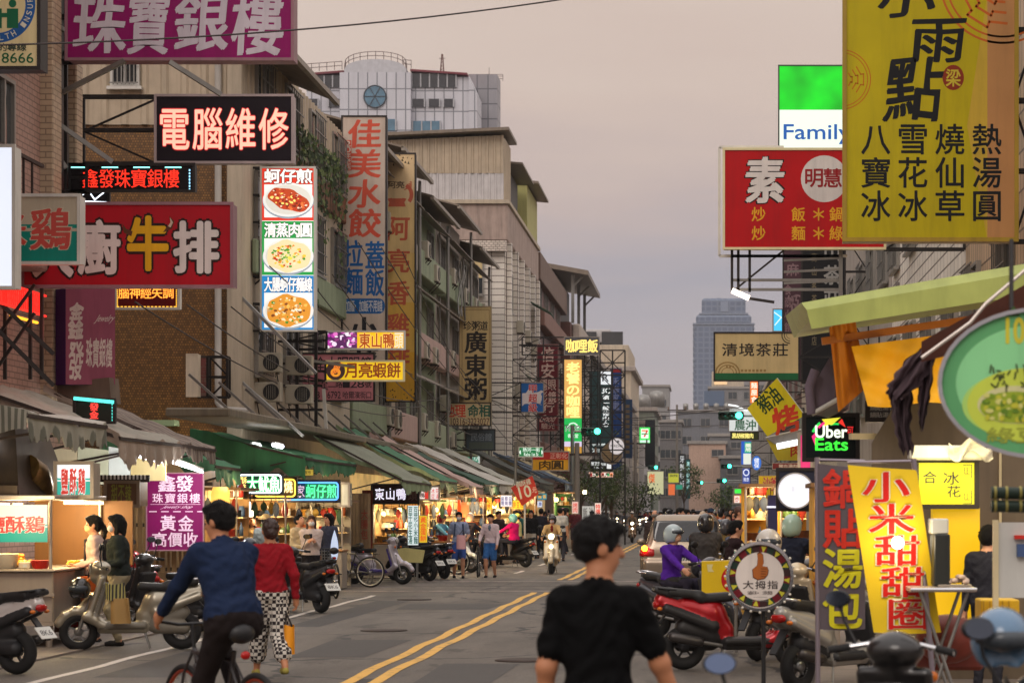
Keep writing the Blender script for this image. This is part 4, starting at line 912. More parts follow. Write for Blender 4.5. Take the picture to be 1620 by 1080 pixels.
def f(g, pl):
    rd, bl = D(206, 84, 62), D(30, 94, 160)
    for i, ch in enumerate('佳美水餃'): g.text(pl, ch, 551, 190+i*47, 603, 234+i*47, rd, bold=.05, brush=True, wob=.01, slant=.04)
    g.rect(pl, 545, 222, 556, 270, rd, .003); g.text(pl, '20年老店', 546, 223, 555, 269, D(220, 206, 190), v=True, bold=.02, lift=.006)
    for i, ch in enumerate('拉麵'): g.text(pl, ch, 544, 380+i*44, 574, 422+i*44, bl, bold=.05, brush=True)
    for i, ch in enumerate('蓋飯'): g.text(pl, ch, 578, 382+i*44, 608, 424+i*44, bl, bold=.05, brush=True)
    for x in (551, 600): g.disc(pl, x, 484, 9, 12, bl, .003, 20)
    g.rect(pl, 551, 472, 600, 496, bl, .0035); g.text(pl, '加麵•加飯不用錢', 546, 475, 605, 493, D(206, 206, 210), bold=.02, lift=.006)
    for i, ch in enumerate('小菜'): g.text(pl, ch, 552, 502+i*46, 600, 544+i*46, D(40, 38, 44), bold=.05, brush=True)
sign('dumpling_sign', 'tall greyish white sign with red and blue brush characters', 541, 184, 611, 585, 58.6, D(196, 178, 164, dirt=.3), f, .3, DKFR(), bracket='L', bn=12)
def f(g, pl):
    rd = D(190, 92, 66); tan = [(214, 186, 144), (214, 184, 130), (216, 182, 112), (214, 172, 80), (214, 162, 50)]
    for i in range(5): g.rect(pl, 610, 243+i*78.4, 657, 243+(i+1)*78.4, D(*tan[i], dirt=.3), .0025)
    g.text(pl, '阿亮', 613, 287, 640, 298, D(80, 60, 50), bold=.03)
    g.disc(pl, 628, 312, 15, 13, rd, .0035, 24, 10, 170, .55); g.disc(pl, 634, 308, 20, 20, rd, .0035, 20, -60, 40, .7); g.shape(pl, [(614, 327), (642, 327), (638, 314), (618, 314)], rd, .004)
    for i in range(5): g.stroke(pl, [(640+i*2.2, 300-i*3), (651, 296-i*2)], 1.6, rd, .0042)
    for i, ch in enumerate('阿亮香雞排'): g.text(pl, ch, 612, 343+i*51, 648, 380+i*51, rd, bold=.05, brush=True, slant=.03)
    rr = random.Random(5)
    for i in range(34): x = rr.uniform(612, 656); y = rr.choice([rr.uniform(245, 262), rr.uniform(616, 634)]); g.shape(pl, [(x, y), (x+rr.uniform(1, 4), y+1), (x+2, y-rr.uniform(1, 4))], D(50, 44, 34), .005)
sign('chicken_cutlet_sign', 'tall tan to yellow sign with faded red characters and peeling edges', 610, 243, 657, 635, 66.7, D(214, 186, 144), f, .3, DKFR(), bracket='L', bn=12)
def f(g, pl):
    g.rect(pl, 517, 523, 565, 553, E(90, 40, 90), .003); rr = random.Random(9)
    for i in range(46): x, y = rr.uniform(518, 564), rr.uniform(525, 551); g.disc(pl, x, y, rr.uniform(1, 4.5), rr.uniform(1, 4), E(*rr.choice([(250, 230, 250), (230, 120, 200), (190, 60, 170), (255, 250, 250), (140, 60, 120)])), .0035+i*.0001, 10)
    for i, ch in enumerate('東山鴨'): g.text(pl, ch, 568+i*19, 527, 586+i*19, 550, E(170, 70, 16), bold=.04, line=(E(255, 220, 120), .08), lift=.007)
    g.text(pl, '頭', 624, 526, 638, 551, E(235, 220, 190), bold=.03, lift=.007)
sign('duck_sign', 'lit yellow sign with a pink picture, over the moon shrimp cake sign', 517, 524, 640, 552, 51, E(250, 190, 24), f, .2, WHITE(), bracket='L', wall=-10)
def f(g, pl):
    g.disc(pl, 531, 586, 15, 15, E(52, 32, 30), .003, 28); g.disc(pl, 531, 589, 8, 7, E(236, 150, 40), .004, 18, 0, 360, .5)
    for i in range(4): g.stroke(pl, [(525+i*3, 592-i), (530+i*3, 578-i), (535+i*2, 575)], 1.8, E(240, 130, 40), .005)
    g.text(pl, '月亮蝦餅', 545, 574, 634, 597, E(120, 44, 10), bold=.035, lift=.006)
sign('shrimp_cake_sign', 'yellow sign with a dark round emblem and brown characters', 515, 571, 639, 602, 51, E(242, 196, 26, k=.8), f, .2, mat('cream_frame', (226, 214, 170), .5), bracket='L', wall=-10.2)
def f(g, pl):
    k = D(52, 40, 48); g.text(pl, '世全十眼眼鏡', 480, 564, 588, 588, k, bold=.02); g.text(pl, '十全二路128號', 496, 601, 588, 613, k, bold=.02); g.text(pl, '新', 480, 600, 494, 613, D(150, 96, 106), bold=.01); g.text(pl, '31', 500, 619, 512, 630, k, bold=.01); g.text(pl, '6792', 518, 619, 539, 630, k, bold=.01); g.text(pl, '哈爾濱街口', 542, 619, 588, 630, k, bold=.012)
sign('optician_sign', 'pink sign with black address and phone number, behind the yellow signs', 477, 559, 592, 634, 53, D(206, 130, 140, dirt=.3), f, .2, DKFR(), bracket='L', wall=-10.6)
g = MB(); g.bar(W(375, 463, 46), W(500, 590, 45.6), .06, STEEL()); g.bar(W(378, 600, 46), W(480, 690, 45.4), .05, STEEL()); g.bar(W(512, 615, 50.5), W(516, 678, 50.5), .07, WHITE()); g.bar(W(384, 555, 47), W(560, 580, 50.6), .06, STEEL())
for x in (470, 500): g.bar(W(x, 520, 50), W(x, 680, 50), .07, BLACK())
for y in (540, 575, 610, 648): g.bar(W(405, y, 50), W(510, y, 50), .06, BLACK())
tag(g.build('sign_support'), 'steel bars and stays around the air conditioners and the pink optician sign', 'sign support')
def f(g, pl):
    k = D(40, 36, 34); g.text(pl, '珍粥道', 733, 508, 772, 522, k, bold=.04, brush=True)
    for i, ch in enumerate('廣東粥'): g.text(pl, ch, 735, 524+i*37, 770, 558+i*37, k, bold=.055, brush=True)
    for a, b in (((731, 490), (774, 490)), ((731, 668), (774, 668)), ((731, 490), (731, 668)), ((774, 490), (774, 668))): g.stroke(pl, [a, b], .8, D(120, 96, 60), .003)
sign('congee_sign', 'tall tan sign with three large black brush characters', 727, 485, 777, 673, 86, D(192, 168, 118, dirt=.25), f, .3, mat('tan_frame', (150, 132, 100), .5, dirt=.3), bracket='L', bn=7)
def f(g, pl):
    g.text(pl, '地理', 702, 640, 737, 659, D(206, 72, 50), bold=.04); g.text(pl, '命相', 740, 640, 775, 659, D(30, 92, 76), bold=.04); g.text(pl, '3110316-3223027', 702, 661, 774, 672, D(90, 50, 44), bold=.015)
sign('geomancy_sign', 'cream sign with red and green characters over a phone number', 699, 637, 776, 673, 84.5, D(206, 184, 142), f, .2, DKFR(), bracket='L', wall=-10.6)
sign('broken_light_box', 'dim grey blue broken light box below the geomancy sign', 737, 679, 783, 712, 85, D(78, 88, 96), lambda g, pl: (g.text(pl, '民俗館', 745, 685, 778, 697, D(140, 150, 160), bold=.02), g.rect(pl, 742, 699, 780, 710, D(90, 100, 92), .003)), .2, DKFR(), bracket='L', wall=-10.4)
sign('teal_light', 'green glowing shop light box on the facade under the geomancy sign', 690, 682, 698, 708, 84, E(60, 190, 140, k=.8), None, .2, DKFR())
sign('white_board', 'white and green lit board at the foot of the tall tiled block', 735, 712, 760, 742, 93, E(200, 214, 206, k=.8), lambda g, pl: (g.text(pl, '民俗', 738, 716, 757, 738, E(60, 140, 110), bold=.03), g.rect(pl, 735, 712, 741, 742, D(60, 110, 90), .003)), .4, FR())
sign('blank_board', 'blank grey white board right of the lit green board', 761, 724, 818, 766, 95, D(176, 176, 180), None, .2, FR())
def f(g, pl):
    rr = random.Random(2); pts = [(826, 622)]
    for i in range(9): pts.append((828+i*4, 618+rr.uniform(-3, 4)))
    for i in range(8): pts.append((858-rr.uniform(0, 3), 622+i*2.6))
    for i in range(9): pts.append((858-i*4, 640+rr.uniform(-4, 3)))
    g.shape(pl, pts[::-1], D(216, 206, 204), .003)
    for i, ch in enumerate('甲超級'): g.text(pl, ch, 836, 608+i*15, 850, 621+i*15, D(202, 60, 60), bold=.04, line=(D(226, 216, 214), .08), lift=.006)
sign('corner_shop_sign', 'blue sign with a torn white patch and red characters', 824, 605, 860, 652, 92, D(32, 92, 160), f, .2, FR(), bracket='L', wall=-9.5)
def f(g, pl):
    m = D(206, 178, 166); [g.text(pl, ch, 856, 549+i*26, 877, 572+i*26, m, bold=.03) for i, ch in enumerate('信安')]
    [g.text(pl, ch, 854, 600+i*19, 866, 617+i*19, m, bold=.02) for i, ch in enumerate('隱形')]; [g.text(pl, ch, 867, 600+i*19, 880, 617+i*19, m, bold=.02) for i, ch in enumerate('眼鏡')]
    g.text(pl, '行', 858, 636, 877, 652, m, bold=.03); g.text(pl, 'Good', 855, 656, 879, 667, m, bold=.01, slant=.3); g.text(pl, '驗光', 856, 669, 878, 678, m, bold=.01)
sign('eyewear_sign', 'tall maroon sign with pale pink characters', 850, 545, 883, 681, 106, D(104, 26, 36), f, .3, mat('maroon_frame', (130, 90, 84), .5), bracket='L', wall=-9.4)
sign('curry_rice_sign', 'grey sign with glowing yellow characters on top of the curry tower', 893, 533, 948, 561, 104, D(92, 92, 96), lambda g, pl: g.text(pl, '咖哩飯', 895, 537, 946, 557, E(255, 226, 120, k=1.1), bold=.045), .3, FR(), bracket='L', wall=-9)
def f(g, pl):
    m = E(255, 236, 140, k=1.15)
    for i, ch in enumerate('老饕の咖哩'): g.text(pl, ch, 896, 573+i*17.5, 917, 589.5+i*17.5, m, bold=.05)
    g.rect(pl, 892, 661, 921, 698, E(24, 176, 78), .004); g.rect(pl, 892, 698, 921, 706, E(214, 200, 226), .004); g.rect(pl, 892, 706, 921, 718, E(206, 150, 60, k=.8), .004)
    g.text(pl, 'MWD', 895, 673, 918, 682, E(20, 60, 34), bold=.03, line=(E(240, 250, 240), .07), lift=.008); g.disc(pl, 906.5, 677, 9, 9, E(230, 250, 235), .006, 20, 180, 360, .8); g.text(pl, '香城堂', 898, 686, 915, 692, E(230, 250, 235), bold=.02, lift=.007); g.text(pl, 'JOB', 897, 708, 915, 716, E(255, 230, 90), bold=.03, lift=.007)
sign('curry_tower_sign', 'tall lit amber sign over a bright green panel', 892, 568, 921, 718, 102, E(226, 172, 92, k=.85), f, .4, DKFR(), bracket='L', wall=-9.3)
g = MB(); g.lattice((-5.2, 103.6, 4), (-4.0, 103.6, 4), (-4.0, 103.6, 9.4), (-5.2, 103.6, 9.4), 2, 9, .07, BLACK())
for x in (-5.2, -4.0): g.bar((x, 103.6, 0.03), (x, 103.6, 4), .08, BLACK())
tag(g.build('lattice_mast'), 'black lattice mast behind the amber curry sign', 'mast')
g = MB(); g.lattice(W(925, 716, 118), W(946, 716, 118), W(946, 535, 118), W(925, 535, 118), 2, 12, .07, BLACK()); tag(g.build('lattice_mast'), 'black lattice frame between the curry sign and the phone repair sign', 'mast')
def f(g, pl):
    g.rect(pl, 949, 587, 967, 608, E(226, 230, 234), .004); g.text(pl, 'R', 953, 591, 963, 603, E(40, 44, 50), bold=.03, lift=.006); g.text(pl, '3C', 952, 613, 965, 622, E(236, 240, 240), bold=.03)
    for i, ch in enumerate('第一維修中心'): g.text(pl, ch, 953, 625+i*8.4, 964, 632.6+i*8.4, E(236, 240, 240), bold=.03)
    g.text(pl, '手機維修', 936, 701, 966, 705, E(225, 235, 232), bold=.02); g.text(pl, '3C平板', 936, 709, 950, 715, E(225, 235, 232), bold=.02)
sign('phone_repair_sign', 'tall dark lit sign with a white top panel and white characters', 933, 587, 967, 720, 120, E(20, 44, 44, k=.7), f, .4, DKFR(), bracket='L', wall=-8.8)
def f(g, pl):
    for i, ch in enumerate('禾聯家電'): g.text(pl, ch, 968, 597+i*13, 980, 609+i*13, D(130, 140, 180), bold=.02)
    g.rect(pl, 967, 583, 983, 589, D(150, 40, 44), .004)
sign('appliance_sign', 'tall navy blue sign with pale characters and a red cap', 967, 583, 983, 742, 128, D(28, 62, 120), f, .3, mat('navy_frame', (24, 44, 90), .5), bracket='L', wall=-8.8)
sign('blue_column_sign', 'dark blue column of small bronze squares right of the navy sign', 986, 632, 1000, 724, 190, D(26, 54, 84), lambda g, pl: [g.rect(pl, 990, 640+i*8, 996, 645+i*8, D(110, 90, 60), .004) for i in range(10)], .6, mat('navy_frame', None), bracket='L', wall=-8.8)
sign('black_column_sign', 'tall black blank sign behind the convenience store sign', 1021, 664, 1036, 738, 230, D(26, 30, 34), None, .5, DKFR(), bracket='L', wall=-8.4)
def f(g, pl):
    g.rect(pl, 1014, 678, 1026, 693, E(245, 250, 240), .004); rd, og = E(214, 40, 34), E(240, 130, 40); g.stroke(pl, [(1016, 681), (1024, 681)], 2.2, og, .005); g.stroke(pl, [(1024, 681), (1019.5, 690)], 2.4, rd, .0055); g.rect(pl, 1015, 685, 1025, 687, E(40, 150, 80), .006)
    g.rect(pl, 1012, 696, 1028, 700, E(214, 236, 230), .004)
sign('convenience_store_sign', 'small bright green edged sign with a red seven', 1012, 676, 1028, 700, 200, E(60, 220, 90, k=1.1), f, .5, E(60, 220, 90, k=.9), bracket='L', wall=-8.4)
sign('round_sign', 'round white disc sign with a dark stamp', 963, 692, 988, 719, 108, E(214, 206, 206, k=.8), lambda g, pl: (g.text(pl, 'MERIDIAN', 966, 703, 985, 707, E(70, 66, 66), bold=.01), g.disc(pl, 978, 698, 2, 1.6, E(60, 60, 60), .005, 10)), .2, FR(), round_=True)
sign('round_sign', 'round wooden disc sign half behind the white disc', 951, 700, 984, 734, 110, D(150, 128, 96), lambda g, pl: [g.stroke(pl, [(953, 708+i*4), (982, 708+i*4)], .5, D(90, 76, 56), .004) for i in range(6)], .2, FR(), round_=True)
sign('shop_fascia', 'black fascia board with white characters under the round signs', 934, 727, 969, 744, 113, D(36, 38, 40), lambda g, pl: (g.text(pl, '慢慢換亮髮', 935, 730, 959, 736, E(220, 224, 224), bold=.02), g.rect(pl, 960, 731, 967, 741, E(225, 228, 228), .004), g.text(pl, 'FIRST', 940, 738, 955, 741, E(200, 204, 204), bold=.01)), .3, DKFR())
sign('colour_strip_sign', 'narrow lit strip sign of red, white and green squares', 931, 746, 971, 755, 112, E(240, 190, 170), lambda g, pl: [g.rect(pl, 933+i*4.6, 748, 937+i*4.6, 753, E(*[(150, 40, 40), (240, 240, 230), (60, 160, 100), (230, 120, 60)][i % 4]), .004) for i in range(8)], .3, FR())
def f(g, pl):
    g.rect(pl, 842, 714, 900, 727, D(186, 46, 40), .003); g.text(pl, '肉圓', 852, 728, 892, 742, D(70, 50, 24), bold=.04); g.text(pl, '正彰化', 870, 716, 898, 725, D(230, 170, 150), bold=.02)
sign('meatball_sign', 'yellow sign with two dark characters and a red top band', 842, 714, 900, 744, 84, D(226, 166, 40), f, .2, FR())
def f(g, pl):
    g.text(pl, '熱河一街', 827, 708, 854, 714.5, E(230, 245, 235), bold=.015); g.text(pl, 'Rehe 1st St', 829, 715.5, 852, 721, E(230, 245, 235), bold=.008)
    for sx, x in ((-1, 823), (1, 857.5)): g.shape(pl, [(x-sx*1, 711), (x-sx*1, 719), (x+sx*2, 715)][::sx], E(230, 245, 235), .004)
t_ = sign('street_sign', 'small green street name sign with white arrows', 821, 707, 859, 722, 80, E(18, 120, 66, k=.75), f, .05, mat('white_frame2', (210, 214, 210), .4), rim=.03)
g = MB(); p = W(822, 715, 80.1); g.tube([(p.x-.15, 80.1, .03), (p.x-.15, 80.1, p.z+.4)], .05, STEEL(), 8); g.bar((p.x-.15, 80.1, p.z), (p.x+.8, 80.1, p.z), .04, STEEL()); g.build('pole', t_)
def flag(name, label, pts, Y, m, draw, pole=None, thick=.012, pm=None, cat='flag sign', group=None):
    pl = Plane(Y, 0, pts[0][0]); c = pl.at(*pts[0]); t = thing(name, label, cat, (c.x, c.y, 0), 0, group)
    g = MB(); g.slab([pl.at(x, y, 0) for x, y in pts], (0, thick, 0), m)
    if draw: draw(g, pl)
    g.build('cloth', t)
    if pole:
        g = MB()
        for (a, b, r) in pole: g.tube([pl.at(*a, -.04), pl.at(*b, -.04)], r, pm or WHITE(), 8)
        g.build('pole', t)
    return t
flag('diamond_sign', 'red diamond shaped price board showing a cream 10', [(808, 771), (826, 800), (852, 781), (842, 752)], 66, D(206, 62, 44), lambda g, pl: (g.text(pl, '10', 821, 768, 840, 787, D(240, 226, 200), bold=.03, rot=R(-14)), g.text(pl, '鹹酥雞', 816, 759, 840, 768, D(240, 226, 200), bold=.02, rot=R(-14)), g.text(pl, '元', 842, 770, 849, 779, D(240, 226, 200), bold=.02)), [((830, 776), (830, 860), .03)])
def f(g, pl): g.text(pl, '傑', 1026, 749, 1036, 763, E(214, 96, 40), bold=.05, brush=True)
sign('cream_light_box', 'pale cream light box with one orange character low in the distance', 1024, 745, 1050, 782, 172, E(206, 204, 158, k=.75), f, .4, FR())
sign('yellow_board', 'small yellow green board with dark writing in the far distance', 1057, 748, 1074, 763, 190, E(190, 190, 60, k=.75), lambda g, pl: g.text(pl, '滷味便當', 1059, 750, 1072, 754, E(60, 60, 30), bold=.02), .3, FR())
sign('orange_board', 'narrow orange lit board below the far yellow green board', 1057, 765, 1068, 783, 195, E(226, 110, 60, k=.8), None, .3, FR())
sign('teal_board', 'small teal board beside the far orange board', 1069, 766, 1080, 774, 192, E(50, 150, 120, k=.7), None, .3, FR())
sign('white_column_sign', 'dark column sign with tall white characters in the distance', 1074, 718, 1084, 776, 230, D(60, 62, 64), lambda g, pl: [g.text(pl, ch, 1075.5, 721+i*13, 1082.5, 731+i*13, E(200, 204, 206, k=.7), bold=.04) for i, ch in enumerate('牙醫診所')], .4, DKFR())
sign('teal_column_sign', 'teal column sign with small white marks in the distance', 1085, 726, 1092, 788, 240, D(36, 96, 96), lambda g, pl: [g.text(pl, ch, 1086, 730+i*9, 1091, 737+i*9, E(170, 220, 214, k=.8), bold=.03) for i, ch in enumerate('健康藥局美')], .4, DKFR())
# ---------- right side
def ring(g, pl, cx, cy, r, m, a0, a1):
    g.disc(pl, cx, cy, r, r, m, .003, 50, a0, a1, .965); g.disc(pl, cx, cy, r*.9, r*.9, m, .003, 50, a0, a1, .965)
    for k in range(3):
        q = r*(.34+.17*k); am = (a0+a1)/2
        pts = [(cx+q*math.cos(R(am+d))*(1 if abs(d) < 25 else .96), cy+q*math.sin(R(am+d))) for d in (-38, -14, -14, 14, 14, 38)]
        pts[2] = (cx+q*1.14*math.cos(R(am-14)), cy+q*1.14*math.sin(R(am-14))); pts[3] = (cx+q*1.14*math.cos(R(am+14)), cy+q*1.14*math.sin(R(am+14))); g.stroke(pl, pts, r*.04, m, .0032)
def f(g, pl):
    k = D(22, 24, 28); og = D(190, 110, 24)
    g.rect(pl, 1562, -60, 1610, 380, D(186, 136, 86), .003); g.shape(pl, [(1570, -60), (1530, 200), (1562, 380), (1566, 380), (1566, -60)], D(200, 168, 60), .0028)
    ring(g, pl, 1330, 126, 48, og, -84, 84); ring(g, pl, 1586, -30, 100, D(196, 100, 40), 66, 178)
    for ch, a, b, c, d in (('小', 1388, -36, 1480, 28), ('雨', 1442, 28, 1528, 98), ('點', 1400, 90, 1492, 190)): g.text(pl, ch, a, b, c, d, k, bold=.04, brush=True, slant=.08, wob=.02)
    g.disc(pl, 1508, 123, 17, 20, D(140, 50, 26), .004, 24); g.text(pl, '梁', 1496, 110, 1520, 137, D(206, 186, 60), bold=.03, lift=.006)
    for i, st in enumerate(('八寶冰', '雪花冰', '燒仙草', '熱湯圓')): x = 1363+i*58.6; g.text(pl, st, x, 194, x+45, 352, k, v=True, bold=.022, gap=.1)
sign('dessert_sign', 'huge yellow sign with black characters and orange knot circles at upper right', 1336, -70, 1608, 379, 31, D(188, 172, 16), f, .5, mat('ochre_frame', (170, 140, 40), .5, dirt=.4), bracket='R', rim=.06, side=mat('mottled_white', (190, 176, 150), .5, scale=7, var=.5, dirt=.6))
def f(g, pl):
    K = D(40, 26, 24); g.text(pl, '素', 1180, 250, 1240, 320, D(222, 216, 212), bold=.07, brush=True, line=(K, .12), lift=.007)
    g.disc(pl, 1304, 283, 37, 37, D(214, 208, 204), .003); g.text(pl, '明慧', 1273, 267, 1332, 296, D(150, 30, 36), bold=.035)
    y_ = D(226, 168, 40)
    for ch, x, y in (('炒', 1189, 328), ('飯', 1252, 328), ('＊', 1284, 328), ('鍋', 1312, 328), ('貼', 1344, 328), ('炒', 1189, 358), ('麵', 1252, 358), ('＊', 1284, 358), ('綠', 1312, 358), ('茶', 1344, 358)): g.text(pl, ch, x, y, x+22, y+22, y_, bold=.03)
sign('vegetarian_sign', 'red sign with one large white outlined character and yellow menu', 1145, 236, 1400, 393, 40, D(184, 14, 22), f, .3, mat('cream_frame', None), bracket='R')
g = MB(); pl = Plane(40.2)
for a, b in (((1138, 233), (1138, 405)), ((1138, 233), (1240, 233)), ((1138, 405), (1340, 405))): g.bar(pl.at(*a), pl.at(*b), .05, WHITE())
for x in (1158, 1168, 1186): g.bar(pl.at(x, 394), pl.at(x, 462), .05, DKFR())
for y in (405, 443, 458): g.bar(pl.at(1158, y), pl.at(1330, y), .05, STEEL())
g.bar(pl.at(1158, 462), pl.at(1240, 396), .035, DKFR()); g.bar(pl.at(1330, 395), pl.at(1330, 460), .07, STEEL())
for y in (412, 430, 448): g.bar(pl.at(1240, y), pl.at(1330, y-4), .04, STEEL())
g.bar(pl.at(1158, 460, .05), pl.at(1185, 472, .05), .09, E(255, 236, 214, k=5)); g.bar(pl.at(1185, 472), pl.at(1225, 478), .05, DKFR())
tag(g.build('sign_support'), 'steel frame under the red vegetarian sign with a small lit spotlight', 'sign support')
def f(g, pl):
    g.rect(pl, 1232, 104, 1440, 174, emit('glowing_green', (10, 190, 30), 1.0, .5), .003); g.text(pl, 'FamilyMart', 1240, 197, 1428, 228, E(20, 84, 160), bold=.02)
sign('convenience_store_sign', 'glowing green and white light box reading Family, behind the red vegetarian sign', 1232, 104, 1440, 250, 46, E(226, 238, 224, k=.95), f, .35, mat('dark_thin', (60, 70, 66), .4), bracket='R', rim=.03)
def f(g, pl):
    k = D(44, 38, 34); g.text(pl, '清境茶莊', 1141, 543, 1248, 563, k, bold=.025, gap=.12); g.rect(pl, 1130, 590, 1264, 602, D(30, 96, 56), .003); br = D(150, 120, 70)
    for r_ in (20, 15, 10): g.disc(pl, 1151, 590, r_, r_*.9, br, .0034, 20, 180, 360, .88)
    for r_ in (14, 10, 6): g.disc(pl, 1250, 530, r_, r_, D(90, 80, 56), .0034, 20, 90, 200, .85)
    for x in range(1172, 1210, 6): g.rect(pl, x, 584, x+4, 588, br, .0035)
    for x in range(1150, 1164, 5): g.disc(pl, x, 580, 1.8, 1.8, br, .0036, 10)
sign('tea_shop_sign', 'tan sign with four black characters and a green lower band', 1130, 526, 1264, 602, 60, D(198, 174, 124), f, .25, DKFR(), bracket='R')
def f(g, pl):
    m = D(140, 112, 116); [g.text(pl, ch, 1244, 417+i*50, 1264, 436+i*50, m, bold=.03) for i, ch in enumerate('麻奶')]; [g.text(pl, ch, 1241, 450+i*20, 1252, 466+i*20, m, bold=.02) for i, ch in enumerate('食尚小館')]; [g.text(pl, ch, 1252, 466+i*18, 1266, 484+i*18, m, bold=.03) for i, ch in enumerate('CHA?')]
sign('brown_sign', 'dim brown vertical sign left of the black tea sign', 1239, 380, 1268, 602, 66, D(78, 52, 60), f, .3, DKFR())
def f(g, pl):
    m = D(150, 148, 144); [g.text(pl, ch, 1303, 382+i*38, 1330, 412+i*38, m, bold=.04) for i, ch in enumerate('山茶莊')]; [g.text(pl, ch, 1284, 400+i*22, 1292, 414+i*22, D(120, 108, 84), bold=.02) for i, ch in enumerate('高山茗茶專賣店')]
sign('black_tea_sign', 'tall black sign with grey tea shop characters on the right', 1269, 370, 1337, 606, 64, D(26, 26, 28), f, .3, DKFR(), bracket='R')
def f(g, pl):
    g.text(pl, '豬油', 1196, 617, 1236, 647, D(40, 70, 36), bold=.04, brush=True, rot=R(-38)); g.text(pl, '烤', 1222, 642, 1264, 684, D(216, 70, 40), bold=.07, brush=True, rot=R(-14))
flag('diamond_flag', 'yellow diamond flag with green and red characters', [(1182, 646), (1214, 690), (1273, 657), (1229, 598)], 44, D(226, 208, 34), f, [((1229, 598), (1273, 657), .02)])
flag('diamond_flag', 'second yellow flag hanging below the first, with a red corner mark', [(1212, 693), (1230, 728), (1268, 728), (1268, 694)], 44.3, D(206, 186, 50), lambda g, pl: g.text(pl, '肉', 1250, 704, 1268, 722, D(190, 50, 30), bold=.05, brush=True), [((1212, 693), (1268, 680), .03)])
g = MB(); pl = Plane(43.6); g.tube([pl.at(1229, 706), pl.at(1268, 698)], .06, E(235, 240, 245, k=2.5), 8); g.slab([pl.at(1226, 702, -.05), pl.at(1268, 692, -.05), pl.at(1268, 682, -.05), pl.at(1212, 692, -.05)], (0, .2, 0), STEEL()); tag(g.build('tube_light'), 'grey batten with a lit white tube across the yellow flags', 'tube light')
def f(g, pl):
    for i, (c, r_) in enumerate((((40, 200, 80), 44), ((230, 40, 120), 40), ((240, 220, 40), 36), ((40, 200, 80), 33))): g.disc(pl, 1322, 700, r_*.95, r_*.95, E(*c, k=1.3), .004+i*.0004, 24, 205+i*16, 232+i*16, .9)
    g.shape(pl, [(1284, 690), (1290, 706), (1292, 682)], E(230, 40, 120, k=1.2), .006); g.shape(pl, [(1326, 668), (1338, 676), (1332, 662)], E(230, 50, 40, k=1.2), .006); g.shape(pl, [(1300, 663), (1330, 660), (1316, 672), (1306, 670)], E(230, 220, 60, k=1.1), .0055)
    g.text(pl, 'Uber', 1290, 673, 1340, 692, E(240, 250, 225, k=1.4), bold=.045, lift=.007); g.text(pl, 'Eats', 1290, 693, 1341, 712, E(60, 230, 60, k=1.4), bold=.045, lift=.007); g.text(pl, '可', 1340, 674, 1350, 688, E(220, 40, 40, k=1.2), bold=.02, lift=.007)
sign('delivery_neon_sign', 'black box sign with white and green neon lettering', 1272, 656, 1357, 727, 24, D(14, 26, 28), f, .14, DKFR())
def f(g, pl):
    k = E(30, 34, 22); g.text(pl, '合', 1460, 745, 1482, 764, k, bold=.012); g.text(pl, '冰', 1492, 746, 1518, 766, k, bold=.012); g.text(pl, '花', 1498, 768, 1520, 786, k, bold=.012)
    for a, b in (((1453, 731), (1543, 731)), ((1543, 731), (1543, 799)), ((1453, 799), (1543, 799)), ((1453, 731), (1453, 799))): g.stroke(pl, [a, b], 1.6, k, .003)
    for cy, s in ((745, 1), (786, -1)): g.stroke(pl, [(1524, cy-10*s), (1537, cy-10*s), (1537, cy+10*s)], 1, k, .004); [g.stroke(pl, [(1526+d, cy-6), (1526+d, cy+4), (1534, cy+4)], .9, k, .004) for d in (0, 4)]
sign('ice_shop_sign', 'lit yellow sign with thin black strokes and knot corners, behind the banners', 1448, 728, 1545, 801, 20.5, E(236, 226, 20, k=.9), f, .2, DKFR())
g = MB(); pl = Plane(20.2); g.box(tuple(pl.at(1440, 727)), tuple(pl.at(1560, 704)+Vector((0, .3, 0))), WHITE(), .02); g.sheet(lambda u, v: pl.at(1500+70*u, 700+18*math.sin(u*9)*.5+22*v, .05+.05*math.sin(u*14+v*5)), 14, 4, mat('clear_plastic_wrap', (190, 186, 176), .2), (0, .02, 0)); tag(g.build('rolled_sheet'), 'white roller cover with crumpled plastic above the lit yellow ice sign', 'roll')
# banners
def cloth_banner(label, x0, y0, x1, y1, Y, m, draw, sk, pole_x, pm):
    pl = Plane(Y); t = thing('banner', label, 'banner', tuple(pl.at(pole_x, y1).xy)+(0,), 0, 'upright banners on poles at the right stalls')
    S = FPX/Y; X0 = (x0-HX)/S; ww = (x1-x0)/S; Z1 = EYE+(HY-y0)/S; hh = (y1-y0)/S
    def P(u, v): return Vector((X0+ww*u+sk*v*ww, Y+.02*math.sin(u*5+v*3)-.03*math.sin(v*4+u), Z1-hh*v-.02*ww*math.sin(u*3.1)*(1 if v > .9 else .3)+(-.04*u if v == 0 else 0)))
    g = MB(); g.sheet(P, 10, 22, m, (0, .006, 0))
    class BP:   # characters lie on the hanging cloth
        def at(s, px, py, lift=0): u = (px-x0-sk*(x1-x0)*((py-y0)/(y1-y0)))/(x1-x0); v = (py-y0)/(y1-y0); return P(min(max(u, 0), 1), min(max(v, 0), 1))+Vector((0, -lift, 0))
    draw(g, BP()); g.build('cloth', t)
    g = MB(); q0 = pl.at(pole_x, y0-10, -.02); g.tube([(q0.x+sk*ww*.9, Y+.03, .02), (q0.x, Y+.03, q0.z)], .022, pm, 10); g.tube([(q0.x-.02, Y+.03, q0.z-.02), (X0 if pole_x > x0+20 else X0+ww, Y+.03, q0.z-.03)], .012, pm, 8); g.build('pole', t); return t
def f(g, bp):
    for i, ch in enumerate('小米甜甜圈'): x = 1364+i*10; g.text(bp, ch, x, 746+i*50, x+74-i*2, 793+i*50, D(206, 34, 26), bold=.04, brush=True, line=(D(238, 224, 196), .075), lift=.012)
